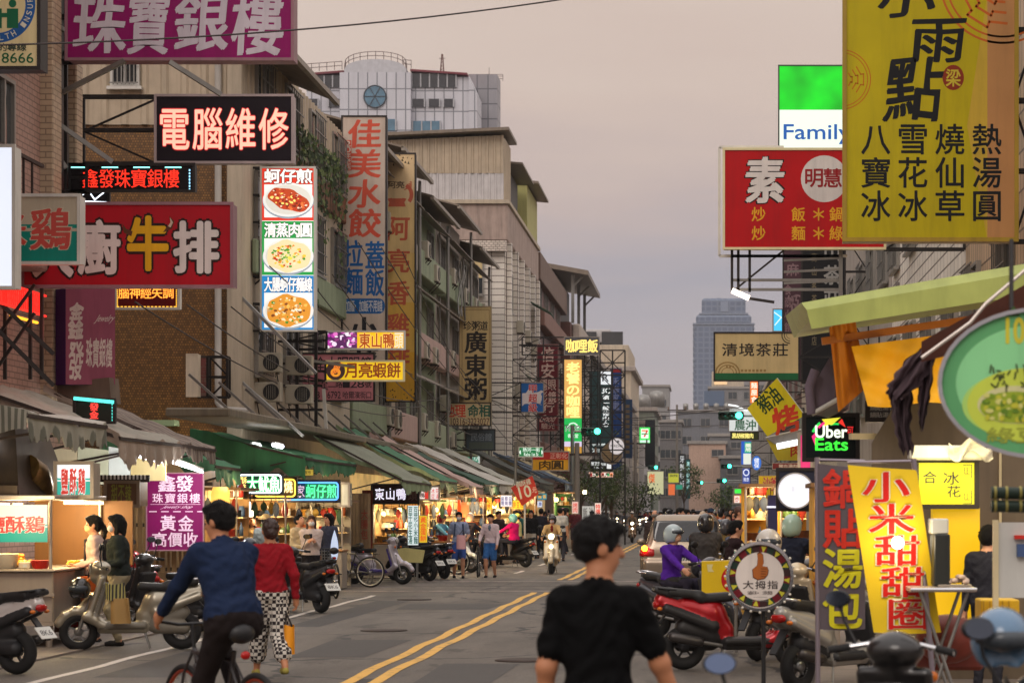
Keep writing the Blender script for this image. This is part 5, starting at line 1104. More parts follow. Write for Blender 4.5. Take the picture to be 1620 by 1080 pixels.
cloth_banner('yellow cloth banner with five red characters, the lamp glowing through it', 1341, 735, 1448, 1000, 16.8, mat('yellow_cloth', (228, 194, 28), .75, var=.1), f, .39, 1446, mat('banner_pole', (150, 140, 150), .3, .6))
def f(g, bp):
    for i, (ch, c) in enumerate((('鍋', (206, 52, 36)), ('貼', (206, 52, 36)), ('湯', (214, 206, 40)), ('包', (214, 206, 40)))): g.text(bp, ch, 1302, 742+i*63, 1364, 802+i*63, D(*c), bold=.04, lift=.012, gap=.02)
cloth_banner('dark grey banner with two red and two yellow block characters', 1294, 733, 1368, 995, 18.2, mat('grey_cloth', (92, 82, 88), .75), f, .02, 1293, mat('banner_pole', None))
for c_, e in ((W(1420, 858, 16.5), 0),):
    g = MB(); g.ball(c_+Vector((0, 1.2, 0)), .05, E(255, 240, 200, k=14), 14, 10); g.tube([c_+Vector((0, 1.2, .05)), c_+Vector((0, 1.2, .3))], .008, BLACK(), 6)
    tag(g.build('bulb'), 'bright bulb hanging behind the yellow banner', 'bulb'); 
g = MB(); c_ = W(1420, 858, 16.62); g.lathe([(.03, 0), (.05, .02), (.03, .05), (0, .055)], c_+Vector((0, .02, 0)), (0, -1, 0), E(255, 250, 226, k=9), 16); tag(g.build('spot_lamp'), 'small glaring lamp on the front of the yellow banner', 'lamp'); lamp(c_+Vector((0, -.1, 0)), (1, .8, .5), 8, .06)
# oval sign, thumb sign
def f(g, pl):
    g.disc(pl, 1640, 606, 128, 92, D(140, 212, 150), .003, 60); g.disc(pl, 1640, 640, 118, 58, D(172, 214, 110), .0034, 60)
    LG = D(196, 212, 80); g.disc(pl, 1626, 640, 96, 58, LG, .004, 48); g.disc(pl, 1606, 640, 60, 30, D(206, 204, 150), .0052, 40); g.disc(pl, 1604, 644, 54, 25, D(150, 170, 50), .0056, 40)
    rr = random.Random(4)
    for i in range(60): g.disc(pl, 1604+rr.uniform(-46, 46), 644+rr.uniform(-20, 20), rr.uniform(3, 7), rr.uniform(3, 5), D(*rr.choice([(190, 190, 60), (120, 150, 40), (206, 206, 120), (96, 130, 40)])), .006+i*.0001, 10)
    for i in range(26): x = 1560+rr.uniform(0, 70); y = 600+rr.uniform(-14, 14); g.stroke(pl, [(x, y), (x+rr.uniform(-8, 8), y+rr.uniform(-12, 12))], 2.6, D(64, 74, 40), .0065+i*.0001)
    g.text(pl, '10', 1592, 503, 1620, 543, D(206, 196, 60), bold=.05); g.shape(pl, [(1590, 500), (1604, 484), (1614, 500)], D(60, 90, 40), .006); g.text(pl, '綠豆冰', 1560, 676, 1700, 700, D(150, 160, 60), bold=.03)
sign('oval_sign', 'large green oval sign with a picture of green beans, hanging at the right edge', 1486, 490, 1795, 722, 11, D(96, 166, 110), f, .06, mat('silver_rim', (170, 170, 176), .3, .6), round_=True, rim=.02)
g = MB(); g.tube([W(1600, 490, 11.05), W(1600, 380, 11.3)], .012, BLACK(), 6); g.tube([W(1690, 492, 11.05), W(1690, 380, 11.3)], .012, BLACK(), 6); tag(g.build('sign_hanger'), 'two thin black rods that hang the green oval sign', 'hanger')
def f(g, pl):
    cx, cy, r_ = 1202, 911, 49; cols = [(110, 26, 36), (36, 56, 46), (60, 36, 36)]
    for i in range(24): g.disc(pl, cx, cy, r_, r_, D(*cols[i % 3]), .003, 3, i*15, i*15+15, .78)
    for i in range(12):
        a = R(i*30+8); g.shape(pl, [(cx+r_*.97*math.cos(a-.09), cy+r_*.97*math.sin(a-.09)), (cx+r_*.97*math.cos(a+.09), cy+r_*.97*math.sin(a+.09)), (cx+r_*.76*math.cos(a), cy+r_*.76*math.sin(a))], D(206, 200, 60), .004)
    g.disc(pl, cx, cy, r_*.77, r_*.77, D(226, 216, 208), .0036, 40)
    sk, dk = D(176, 100, 44), D(92, 46, 20); out = [(1192, 912), (1191, 900), (1198, 894), (1199, 884), (1198, 876), (1203, 874), (1207, 878), (1208, 890), (1206, 895), (1213, 896), (1215, 901), (1214, 908), (1209, 914), (1199, 916)]
    g.shape(pl, [(1203+(x-1203)*1.1, 896+(y-896)*1.08) for x, y in out][::-1], dk, .0045); g.shape(pl, out[::-1], sk, .005)
    for k in range(4): g.stroke(pl, [(1204, 899+k*4), (1213-k*.8, 899.5+k*4)], .9, dk, .0055)
    g.text(pl, '大拇指', 1174, 918, 1232, 931, D(50, 40, 40), bold=.025, gap=.16); g.text(pl, '滷味•涼麵', 1182, 934, 1222, 940, D(110, 100, 96), bold=.02)
    g.stroke(pl, [(1192, 944), (1214, 944)], .7, D(150, 144, 140), .004); g.stroke(pl, [(1190, 950), (1216, 950)], .9, D(120, 116, 112), .004)
t_ = sign('round_stall_sign', 'round white stall sign with a drawn thumbs up hand and a triangle border', 1151, 858, 1253, 964, 19, D(226, 216, 208), f, .1, CHROME(), round_=True, rim=.028, side=DKFR())
g = MB(); p = W(1208, 964, 19.06); g.tube([(p.x, 19.06, 0.02), (p.x, 19.06, p.z+.02)], .02, PLAST(), 10); g.lathe([(.2, 0), (.2, .03), (.02, .05)], (p.x, 19.06, 0.005), (0, 0, 1), PLAST(), 20); g.build('stand', t_)
for i in range(24): g = MB(); a = i*math.pi/12; q = Plane(19).at(1202+55*math.cos(a), 911+57*math.sin(a), .03); g.ball(q, .012, mat('bulb_glass', (220, 214, 200), .2), 8, 6); g.build('bulb', t_)
sign('round_lamp_sign', 'round glowing white lamp sign on a dark square panel', 1230, 748, 1286, 804, 29, E(232, 232, 238, k=1.05), lambda g, pl: g.text(pl, '樂川', 1252, 768, 1262, 778, E(200, 200, 206), bold=.01), .14, mat('silver_rim', None), round_=True, rim=.02)
sign('dark_square_panel', 'dark blue square panel behind the round white lamp', 1230, 742, 1292, 806, 29.4, D(48, 52, 72), None, .1, DKFR())
def f(g, pl): g.text(pl, '沙爹', 1207, 755, 1230, 776, D(190, 60, 70), bold=.05, brush=True, line=(D(236, 220, 150), .09), lift=.007); g.text(pl, '烤肉飯', 1202, 784, 1222, 792, D(140, 90, 30), bold=.02)
sign('satay_banner', 'yellow banner with pink red characters left of the round white lamp', 1200, 752, 1232, 797, 36, D(230, 194, 30), f, .03, FR(), rim=.01)
sign('magenta_strip', 'magenta strip sign left of the neon delivery sign', 1264, 686, 1284, 745, 33, E(206, 40, 110, k=.8), None, .1, FR())
sign('menu_strip', 'dark red strip menu with pale dots above the satay banner', 1222, 732, 1272, 742, 36.5, D(120, 44, 44), lambda g, pl: g.text(pl, '豬血湯肉燥', 1232, 734, 1268, 740, D(226, 210, 190), bold=.02), .04, FR(), rim=.01)
sign('house_specials_sign', 'white lit sign with two green brush characters behind the traffic light', 1153, 645, 1200, 682, 105, E(206, 212, 210, k=.85), lambda g, pl: (g.text(pl, '農沖', 1162, 664, 1196, 680, E(44, 84, 60), bold=.05, brush=True)), .3, FR(), bracket='R', wall=4.7)
sign('pork_sign', 'narrow dark sign with glowing yellow characters under the white lit sign', 1156, 683, 1200, 695, 104, D(60, 66, 30), lambda g, pl: g.text(pl, '黑胡椒豬肉', 1158, 685, 1192, 693, E(250, 236, 130, k=1.1), bold=.03), .2, DKFR())
sign('blue_column_sign', 'lit blue column sign with green and white marks on the right', 1172, 697, 1189, 735, 125, E(40, 90, 190, k=.9), lambda g, pl: (g.rect(pl, 1178, 699, 1189, 716, E(50, 170, 130), .004), g.rect(pl, 1176, 717, 1188, 734, E(220, 226, 214), .004), g.text(pl, '藥局', 1179, 701, 1188, 714, E(240, 240, 220), v=True, bold=.03, lift=.007)), .3, FR(), bracket='R', wall=4.8)
sign('blue_round_sign', 'lit blue round sign beside the blue column sign', 1189, 720, 1205, 744, 110, E(50, 110, 200, k=.9), lambda g, pl: g.text(pl, '健保', 1193, 724, 1201, 740, E(230, 236, 250), v=True, bold=.03, lift=.007), .2, FR(), round_=True)
sign('laundry_sign', 'small indigo sign with a white circle and characters', 1174, 740, 1187, 765, 130, E(60, 80, 160, k=.8), lambda g, pl: (g.disc(pl, 1180.5, 747, 5, 5.5, E(230, 234, 250), .004, 20, 0, 360, .7), g.text(pl, '洗衣', 1176, 755, 1185, 761, E(230, 234, 250), bold=.03)), .2, FR(), bracket='R', wall=4.8)
sign('orange_column_sign', 'orange lit column sign at the edge of the diamond flag', 1186, 602, 1200, 638, 96, E(240, 120, 40, k=.9), lambda g, pl: [g.text(pl, ch, 1188, 605+i*11, 1198, 614+i*11, E(255, 240, 220), bold=.03) for i, ch in enumerate('麵屋食')], .2, FR(), bracket='R')
sign('cyan_light_box', 'small cyan light box seen through the frame under the red sign', 1223, 489, 1238, 524, 80, E(70, 190, 235, k=1.0), lambda g, pl: g.stroke(pl, [(1225, 494), (1236, 502), (1226, 514)], 1.6, E(220, 245, 255), .004), .2, FR(), bracket='R')
sign('takeaway_sign', 'orange lit stall sign with green and white squares low in the distance', 1160, 782, 1201, 796, 62, E(240, 140, 60, k=1.0), lambda g, pl: (g.rect(pl, 1162, 784, 1170, 795, E(245, 230, 220), .004), g.rect(pl, 1173, 784, 1183, 795, E(150, 180, 60), .004), g.text(pl, '炒', 1163, 785, 1169, 794, E(180, 50, 40), bold=.03, lift=.006), g.rect(pl, 1188, 785, 1199, 793, E(255, 240, 220), .004)), .15, FR())
sign('green_light_box', 'small plain glowing green box over the orange stall sign', 1161, 772, 1174, 781, 63, E(60, 230, 70, k=1.1), None, .15, FR())
sign('menu_board', 'grey menu board hung under the orange tarpaulin', 1372, 637, 1440, 664, 22.5, D(66, 66, 68), lambda g, pl: [g.text(pl, '鍋貼湯包蛋餅', 1376, 641+i*11, 1436, 649+i*11, D(180, 178, 172), bold=.02) for i in range(2)], .04, DKFR())
# ================================================================ awnings, stalls, lamps, poles, trees, wires
STRIPE = None
def stripes(key, c1, c2, freq, axis=1):
    if key in MATS: return MATS[key]
    m, t, b = nodemat(key); b.inputs['Roughness'].default_value = .8; tc = t.nodes.new('ShaderNodeTexCoord')
    wv = t.nodes.new('ShaderNodeTexWave'); wv.bands_direction = 'XYZ'[axis]; wv.inputs['Scale'].default_value = freq; wv.inputs['Distortion'].default_value = 1.2; wv.inputs['Detail'].default_value = 2
    t.links.new(tc.outputs['Object'], wv.inputs[0]); r = t.nodes.new('ShaderNodeValToRGB'); r.color_ramp.elements[0].position = .42; r.color_ramp.elements[1].position = .58
    r.color_ramp.elements[0].color = rgb(c1)+(1,); r.color_ramp.elements[1].color = rgb(c2)+(1,); t.links.new(wv.outputs['Fac'], r.inputs[0])
    n = t.nodes.new('ShaderNodeTexNoise'); n.inputs['Scale'].default_value = 2; n.inputs['Detail'].default_value = 6; t.links.new(tc.outputs['Object'], n.inputs[0])
    mx = t.nodes.new('ShaderNodeMix'); mx.data_type = 'RGBA'; mx.blend_type = 'MULTIPLY'; mx.inputs[0].default_value = .7; t.links.new(r.outputs[0], mx.inputs[6]); t.links.new(n.outputs['Fac'], mx.inputs[7])
    t.links.new(mx.outputs[2], b.inputs['Base Color']); MATS[key] = m; return m
def cloth(key, c): return mat(key, c, .8, var=.2, scale=1.6, dirt=.45, bump=.35)
def awning(label, y0, y1, xb, zb, xf, zf, m, val=.28, vm=None, sag=.08, endval=0.0, frame=True, seed=0, group='cloth awnings over the stalls'):
    t = thing('awning', label, 'awning', (xb, y0, zb), 0, group); rr = random.Random(seed); ph = rr.uniform(0, 6)
    P = lambda u, v: Vector((xb+(xf-xb)*v, y0+(y1-y0)*u+.05*math.sin(v*5+ph), zb+(zf-zb)*v-sag*math.sin(math.pi*u)*v-sag*.7*math.sin(math.pi*v)+.035*math.sin(u*17+ph)*math.sin(v*6+ph)+.018*math.sin(u*43+v*9)+.02*math.sin(v*23+u*7+ph)))
    g = MB(); g.sheet(P, 16, 10, m, (0, 0, -.025)); g.build('canopy', t)
    if val:
        g = MB(); vm = vm or m
        g.sheet(lambda u, v: P(u, 1)+Vector((.02*math.sin(u*40+ph)*v+.015*v, 0, -val*v*(1+.2*math.sin(u*13+ph)+.14*math.sin(u*57+ph)+.1*math.sin(u*131)))), 70, 4, vm, (-.012, 0, 0))
        if endval: g.sheet(lambda u, v: P(0, u)+Vector((0, -.03-.03*math.sin(u*26+ph)*v, -endval*v*(1+.25*math.sin(u*9+ph)+.1*math.sin(u*31)))), 30, 4, vm, (0, .012, 0))
        g.build('valance', t)
    if frame:
        g = MB()
        for u in (0, 1): g.bar(P(u, 0)-Vector((0, 0, .05)), P(u, 1)-Vector((0, 0, .06)), .045, RUST())
        g.bar(P(0, 1)-Vector((0, 0, .07)), P(1, 1)-Vector((0, 0, .07)), .045, RUST())
        for u in (0, .5, 1): g.bar(P(u, .95)-Vector((0, 0, .08)), (xb, P(u, 0).y, zf-.55), .03, RUST())
        g.build('frame', t)
    return t
GRY, TAN, GRN, DKG = cloth('grey_canvas', (190, 184, 174)), cloth('tan_canvas', (164, 162, 150)), cloth('green_canvas2', (66, 116, 84)), cloth('dark_canvas', (62, 64, 58))
MIN = cloth('pale_green_canvas', (140, 156, 118)); PNK = cloth('pink_canvas', (182, 152, 142)); STR = stripes('striped_canvas', (190, 186, 168), (120, 120, 104), 4.2, 0)
awning('grey awning with a ragged striped flap nearest the camera on the left', 24.5, 27.7, -10.3, 3.3, -7.75, 2.86, GRY, .26, STR, .1, .26, seed=1)
awning('brown grey awning sloping down behind the striped flap', 29.6, 33.0, -10.4, 3.55, -8.1, 2.76, TAN, .3, cloth('worn_brown_canvas', (164, 146, 130)), .06, .16, seed=2)
awning('tan awning with faded stripes tucked behind the brown grey one', 33.3, 36.2, -10.3, 3.6, -8.3, 2.78, stripes('faded_stripe', (164, 148, 134), (128, 112, 102), 2.0, 1), .2, None, .05, .08, seed=3)
awning('dark green thin awning with a bundled edge left of the squid neon sign', 36.6, 38.6, -9.8, 3.15, -8.4, 2.5, GRN, .22, cloth('green_fringe', (96, 150, 110)), .12, .2, seed=4)
awning('large plain green tarpaulin over the neon fish stalls', 43.2, 49.4, -10.4, 3.35, -8.1, 2.78, cloth('bright_green_canvas', (52, 112, 74)), .25, None, .04, .5, seed=5)
awning('long green edged awning with a grey top, right of the dark tarpaulin gap', 50.2, 55.5, -9.6, 3.72, -7.15, 2.42, cloth('grey_green_canvas', (132, 136, 118)), .22, MIN, .04, .12, seed=6)
awning('second long green awning behind the green edged one', 56.0, 60.0, -9.7, 3.9, -7.0, 2.5, GRN, .2, MIN, .05, .1, seed=7)
awning('pinkish awning drooping beside the green awnings', 60.3, 64.0, -9.5, 3.85, -6.7, 2.42, PNK, .22, PNK, .1, .14, seed=8)
awning('dark green awning over the lantern stall', 64.3, 69, -9.8, 3.8, -6.7, 2.5, cloth('deep_green_canvas', (48, 80, 62)), .25, None, .06, .12, seed=9)
awning('grey awning past the lantern stall', 69.5, 76, -9.8, 3.9, -6.9, 2.6, GRY, .25, None, .06, .1, seed=10)
awning('brown awning near the red diamond board', 76.5, 83, -9.8, 4.0, -6.9, 2.6, TAN, .25, None, .06, .1, seed=11)
awning('dark awning under the meatball sign', 84, 92, -9.6, 4.2, -6.6, 2.8, DKG, .25, None, .06, .1, seed=12)
awning('blue grey awning in the distance on the left', 93, 102, -9.3, 4.2, -6.2, 2.9, cloth('blue_grey_canvas', (70, 84, 104)), .3, None, .06, .1, seed=13)
awning('cream awning by the roadside trees', 103, 112, -9.3, 4.2, -6.3, 2.9, cloth('cream_canvas', (176, 160, 120)), .3, None, .06, .1, seed=14)
def tube_light(p, q, label, k=7, r=.022, col=(240, 244, 255), hold=True):
    t = thing('tube_light', label, 'tube light', p, 0, 'lit tubes under the awnings'); g = MB(); g.tube([p, q], r, E(*col, k=k), 8); g.build('tube', t)
    if hold: g = MB(); o = Vector((0, 0, .045)); g.bar(Vector(p)+o, Vector(q)+o, .05, WHITE(), .03); g.build('batten', t)
    d = (Vector(p)+Vector(q))/2; lamp(d-Vector((0, 0, .12)), (1, .96, .9), 95, .25); return t
tube_light(W(-30, 672, 26.5), W(19, 706, 27.5), 'white tube under the grey awning by the left edge')
tube_light(W(206, 718, 31.0), W(254, 730, 32.2), 'nearer white tube under the brown awning edge'); tube_light(W(266, 728, 32.6), W(320, 746, 34.0), 'farther white tube above the magenta jewellery board')
tube_light(W(433, 703, 45), W(446, 706, 45.4), 'short white tube under the green tarpaulin', 6, .05); tube_light(W(398, 703, 44.6), W(410, 705, 45), 'second short white tube under the green tarpaulin', 5, .05)
# ---- fried chicken stall
t = thing('food_stall', 'stainless steel fried chicken stall with a lit cream and teal sign, left edge', 'food stall', (-8.7, 26.3, 0))
def SX(px, Y): return (px-HX)*Y/FPX
g = MB(); xr = SX(84, 26.4); g.box((-10.2, 26.4, .33), (xr, 28.6, .96), STAIN(), .015); g.box((-10.25, 26.34, .66), (xr+.03, 26.38, .70), STAIN()); g.box((-10.25, 26.33, .30), (xr+.03, 28.62, .34), STAIN()); g.box((-10.25, 26.3, .96), (xr+.05, 28.65, .99), STAIN(), .008); g.build('counter', t)
for x, y in ((xr-.08, 26.5), (-10.1, 26.5), (xr-.08, 28.5)): g = MB(); g.tube([(x, y, .31), (x, y, .02)], [.05, .04], STAIN(), 10); g.build('leg', t)
for px, y in ((80, 26.45), (142, 28.5), (-60, 26.45)): g = MB(); x = SX(px, y) if px != 142 else xr-.02; g.tube([(x, y, .99), (x, y, 1.9)], .022, STAIN(), 8); g.build('post', t)
g = MB(); g.box((-10.2, 26.35, 1.84), (xr+.04, 28.6, 1.9), STAIN(), .01); g.build('shelf', t)
g = MB(); z0 = 1.9; g.add([(-10.2, 26.5, z0), (SX(30, 26.5), 26.5, z0), (SX(40, 26.5), 28.4, z0), (-10.2, 28.4, z0), (-10.2, 26.9, 2.75), (SX(24, 26.9), 26.9, 2.75), (SX(24, 26.9), 28.2, 2.75), (-10.2, 28.2, 2.75)], [(0,1,5,4), (1,2,6,5), (4,5,6,7), (2,3,7,6), (3,0,4,7), (3,2,1,0)], mat('greasy_steel', (92, 80, 68), .4, .6, dirt=.6)); g.box((-10.2, 26.48, 1.905), (SX(28, 26.5), 26.6, 2.02), mat('greasy_steel', None)); g.build('hood', t)
g = MB(); g.tube([W(40, 742, 27.2), W(55, 752, 27.4), W(64, 775, 27.6), W(66, 792, 27.6)], [.2, .2, .17, .16], mat('foil_duct', (150, 120, 70), .35, .7, scale=12, var=.4), 14); g.build('duct', t)
g = MB(); g.box((xr-.9, 28.55, .99), (xr+.4, 28.6, 1.84), mat('brown_board', (112, 74, 36), .6, dirt=.4)); g.build('back_board', t)
pl = Plane(26.3); g = MB(); g.rect(pl, -60, 798, 75, 857, E(226, 216, 200, k=.85), .002); g.rect(pl, -60, 834, 75, 857, E(40, 160, 136, k=.8), .003); g.rect(pl, -60, 829, 75, 831, E(40, 160, 136, k=.8), .003)
for i, ch in enumerate('鹽酥鷄'): g.text(pl, ch, -22+i*31, 816, 9+i*31, 842, E(196, 60, 50), bold=.05, brush=True, line=(E(236, 222, 200), .1), lift=.008)
g.slab([pl.at(-60, 798), pl.at(-60, 857), pl.at(75, 857), pl.at(75, 798)], (0, .03, 0), WHITE()); g.build('sign_panel', t)
g = MB()
for px0, px1 in ((-40, 15), (20, 36)): g.box(tuple(W(px0, 800, 26.42)), tuple(W(px1, 795.5, 26.5)), E(255, 226, 150, k=5))
for k in range(2): g.box((xr-.02, 26.9+k*.9, 1.79), (xr+.03, 27.6+k*.9, 1.83), E(255, 232, 170, k=5))
g.build('lamp_tube', t); lamp((-8.6, 26.9, 1.72), (1, .72, .35), 100, .2); lamp((-8.2, 27.9, 1.72), (1, .75, .4), 80, .2); lamp((-8.4, 25.6, 1.7), (1, .8, .5), 40, .3)
def f(g, pl):
    T_ = E(50, 176, 156, k=.9); g.rect(pl, 89, 761, 145, 784, T_, .003); g.rect(pl, 89, 756, 145, 759, T_, .003)
    for i, ch in enumerate('鹽酥鷄'): g.text(pl, ch, 97+i*13.5, 741, 108+i*13.5, 780, E(206, 60, 50), bold=.05, line=(E(255, 250, 245), .1), lift=.007, wob=.02)
sign('stall_light_box', 'lit white and teal light box with red handwritten characters on top of the chicken stall', 88, 732, 146, 785, 27.3, E(236, 240, 242, k=1.05), f, .35, STAIN(), side=STAIN())
sign('pink_light_box', 'glowing magenta box end behind the chicken stall duct', 41, 710, 66, 748, 30, E(230, 30, 190, k=.9), None, .3, E(255, 220, 190, k=.9), rim=.03)
def good(kind, loc, label, group, col, s=1.0, k=0):
    g = MB(); x, y, z = loc; z += .004
    m = mat('good_%d_%d_%d' % col, col, .45, var=.1) if not k else E(*col, k=k)
    if kind == 'pot': g.lathe([(0, 0), (.13*s, 0), (.14*s, .15*s), (.15*s, .155*s), (.13*s, .16*s), (.12*s, .1*s), (0, .1*s)], (x, y, z), (0, 0, 1), m, 18)
    elif kind == 'jar': g.lathe([(0, 0), (.05*s, 0), (.055*s, .03*s), (.055*s, .12*s), (.04*s, .14*s), (.042*s, .165*s), (0, .168*s)], (x, y, z), (0, 0, 1), m, 12)
    elif kind == 'bottle': g.lathe([(0, 0), (.035*s, 0), (.037*s, .14*s), (.014*s, .19*s), (.014*s, .23*s), (0, .235*s)], (x, y, z), (0, 0, 1), m, 10)
    elif kind == 'tray':
        g.box((x-.16*s, y-.11*s, z), (x+.16*s, y+.11*s, z+.012), STAIN()); rr = random.Random(int(x*1000))
        for i in range(16): g.ball((x+rr.uniform(-.12, .12)*s, y+rr.uniform(-.07, .07)*s, z+.03+rr.uniform(0, .05)*s), (.035*s, .03*s, .025*s), m, 8, 6)
    elif kind == 'basket':
        g.lathe([(.09*s, 0), (.13*s, .11*s), (.14*s, .115*s), (.12*s, .11*s), (.08*s, .012), (0, .012)], (x, y, z), (0, 0, 1), m, 14)
        for i in range(10): g.bar((x+.09*s*math.cos(i*.628), y+.09*s*math.sin(i*.628), z), (x+.138*s*math.cos(i*.628), y+.138*s*math.sin(i*.628), z+.115*s), .008, m)
    elif kind == 'box': g.box((x-.1*s, y-.07*s, z), (x+.1*s, y+.07*s, z+.12*s), m, .01); g.box((x-.02*s, y-.071*s, z+.02), (x+.05*s, y-.07*s-.003, z+.08*s), WHITE())
    elif kind == 'cup': g.lathe([(0, 0), (.035*s, 0), (.048*s, .12*s), (.05*s, .122*s), (.045*s, .12*s), (0, .1*s)], (x, y, z), (0, 0, 1), m, 12)
    return tag(g.build({'pot': 'cooking_pot', 'jar': 'jar', 'bottle': 'sauce_bottle', 'tray': 'food_tray', 'basket': 'basket', 'box': 'carton', 'cup': 'cup'}[kind]), label, {'pot': 'pot', 'jar': 'jar', 'bottle': 'bottle', 'tray': 'tray', 'basket': 'basket', 'box': 'box', 'cup': 'cup'}[kind], group)
G1 = 'food laid out on the chicken stall counter'
good('pot', (SX(8, 26.6), 26.6, .99), 'white pot at the left end of the chicken stall counter', G1, (226, 214, 196), 1.15); good('tray', (SX(8, 26.8), 27.1, 1.06), 'tray heaped with orange fried food behind the white pot', G1, (226, 140, 40), 1.2)
good('tray', (SX(36, 26.7), 26.7, .99), 'tray of golden fried pieces in the middle of the chicken counter', G1, (232, 170, 50), 1.1); good('basket', (SX(64, 26.55), 26.55, .99), 'red basket on the chicken stall counter', G1, (206, 40, 26), .9); good('box', (SX(40, 26.48), 26.48, .99), 'flat cream carton in front of the golden fried pieces', G1, (214, 196, 170), .7); good('tray', (xr-.05, 27.5, .99), 'yellow food tray at the far end of the chicken counter', G1, (236, 190, 60), .8)
tag((lambda g: (g.lathe([(0, 0), (.14, 0), (.15, .32), (.155, .33), (.14, .33), (.13, .05), (0, .05)], (xr+.25, 27.2, .55), (0, 0, 1), mat('orange_brew', (196, 92, 36), .3), 20), g.lathe([(.03, 0), (.03, .53)], (xr+.25, 27.2, .02), (0, 0, 1), STEEL(), 10), g.build('oil_bucket'))[-1])(MB()), 'orange bucket on a stand at the end of the chicken stall', 'bucket')
g = MB(); pl2 = Plane(27.6); g.slab([pl2.at(86, 912), pl2.at(86, 1000), pl2.at(128, 992), pl2.at(128, 905)], (0, .03, 0), mat('stained_red_panel', (118, 70, 60), .5, dirt=.5)); [g.text(pl2, ch, 92+i % 2*18, 925+i//2*34, 108+i % 2*18, 957+i//2*34, D(190, 50, 50), bold=.03, brush=True, lift=.008) for i, ch in enumerate('炸雞排香')]; tag(g.build('menu_card'), 'reddish handwritten panel on the end of the chicken stall', 'panel')
# ---- second stall and jewellery board
def f(g, pl):
    for i, ch in enumerate('甜不辣'): g.text(pl, ch, 176+i*11, 766, 186+i*11, 794, D(140, 142, 60), bold=.03, brush=True, wob=.02)
sign('wooden_stall_sign', 'brown framed box sign with dim olive characters beside the lit teal light box', 167, 762, 219, 800, 31, D(104, 76, 56), f, .5, mat('worn_aluminium', (140, 120, 100), .5, .4, dirt=.4), side=D(112, 84, 58))
g = MB(); pl = Plane(31.3)
for i in range(14): g.rect(pl, 150+i*6, 751, 153+i*6, 758, WHITE(), .004)
g.slab([pl.at(148, 751), pl.at(148, 762), pl.at(236, 762), pl.at(236, 751)], (0, .04, 0), D(60, 54, 50)); tag(g.build('check_trim'), 'black and white striped trim along the top of the brown box sign', 'trim')
def f(g, pl):
    m = D(226, 196, 220); g.text(pl, '鑫發', 250, 752, 306, 777, m, bold=.045, brush=True); g.text(pl, '珠寶銀樓', 240, 780, 318, 795, m, bold=.015, gap=.16); g.rect(pl, 238, 797, 317, 797.6, m, .004); g.text(pl, 'Jewelry shop', 258, 799, 304, 805, m, bold=.0, slant=.2)
    [g.rect(pl, 236+i*19, 808, 248+i*19, 809.5, m, .004) for i in range(5)]
    g.text(pl, '黃金', 252, 815, 308, 839, m, bold=.03, gap=.14); g.text(pl, '高價收', 240, 842, 314, 864, m, bold=.03, gap=.1)
sign('jewellery_board', 'magenta hanging board with white jewellery shop characters behind the cyclist', 232, 748, 322, 870, 34.4, mat('magenta_board', (112, 2, 78), .6, spec=.2), f, .06, mat('pinkish_frame', None), rim=.02)
g = MB(); pl = Plane(35)
for px in range(150, 330, 9): g.bar(pl.at(px, 760), pl.at(px, 905), .04 if px % 2 else .07, [mat('bamboo_slat', (150, 120, 80), .6), WHITE(), mat('dark_slat', (70, 56, 44), .6)][px % 3])
for y in (765, 830, 900): g.bar(pl.at(145, y, -.05), pl.at(335, y, -.05), .06, mat('dark_slat', None))
tag(g.build('slat_screen'), 'screen of pale and dark slats behind the two women in masks', 'screen')
g = MB(); pl = Plane(33.2)
for x0, x1, y1, c in ((70, 122, 764, (206, 196, 166)), (123, 171, 766, (196, 200, 176)), (172, 206, 768, (206, 214, 214)), (207, 262, 760, (196, 176, 120))): g.slab([pl.at(x0, 706), pl.at(x0, y1), pl.at(x1, y1), pl.at(x1, 712)], (0, .03, 0), mat('pale_sheet_%d' % x0, c, .4, dirt=.2))
tag(g.build('pale_hoarding'), 'pale boards lit white under the brown awning, above the brown box sign', 'board'); lamp(W(190, 735, 32.2), (1, .97, .9), 22, .2)
def lantern(cx, cy, Y, w_, h, label, col=(255, 190, 90), k=1.6):
    c = W(cx, cy, Y); t = thing('lantern', label, 'lantern', c, 0, 'glowing paper lanterns and box lamps'); g = MB(); S = FPX/Y; a, b = w_/S/2, h/S/2
    g.lathe([(0, -b), (a*.8, -b), (a, -b*.5), (a, b*.5), (a*.8, b), (0, b)], c, (0, 0, 1), emit('lantern_%d_%d_%d' % col, col, k, .35), 16); g.build('shade', t)
    g = MB(); g.tube([c+Vector((0, 0, b)), c+Vector((0, 0, b+.35))], .01, BLACK(), 6); g.build('cord', t); lamp(c+Vector((.1, -.25, -b-.15)), tuple((x/255)**1.5 for x in col), 10, .15)
lantern(349, 788, 38, 30, 36, 'square amber cloth lamp right of the magenta jewellery board', (250, 196, 90), 1.2)
lantern(390, 800, 41, 14, 14, 'round white lamp left of the women under the squid neon', (255, 236, 200), 4); lantern(396, 812, 41.6, 10, 10, 'small bright lamp below the round white lamp', (255, 236, 200), 4)
lantern(722, 802, 61, 15, 26, 'orange red paper lantern at the stall behind the boys', (232, 84, 24), 1.0); lantern(735, 806, 61.4, 13, 24, 'second orange lantern with a pale side', (236, 150, 80), .9); lantern(713, 820, 62, 9, 14, 'small white lantern beside the orange ones', (255, 240, 220), 2)
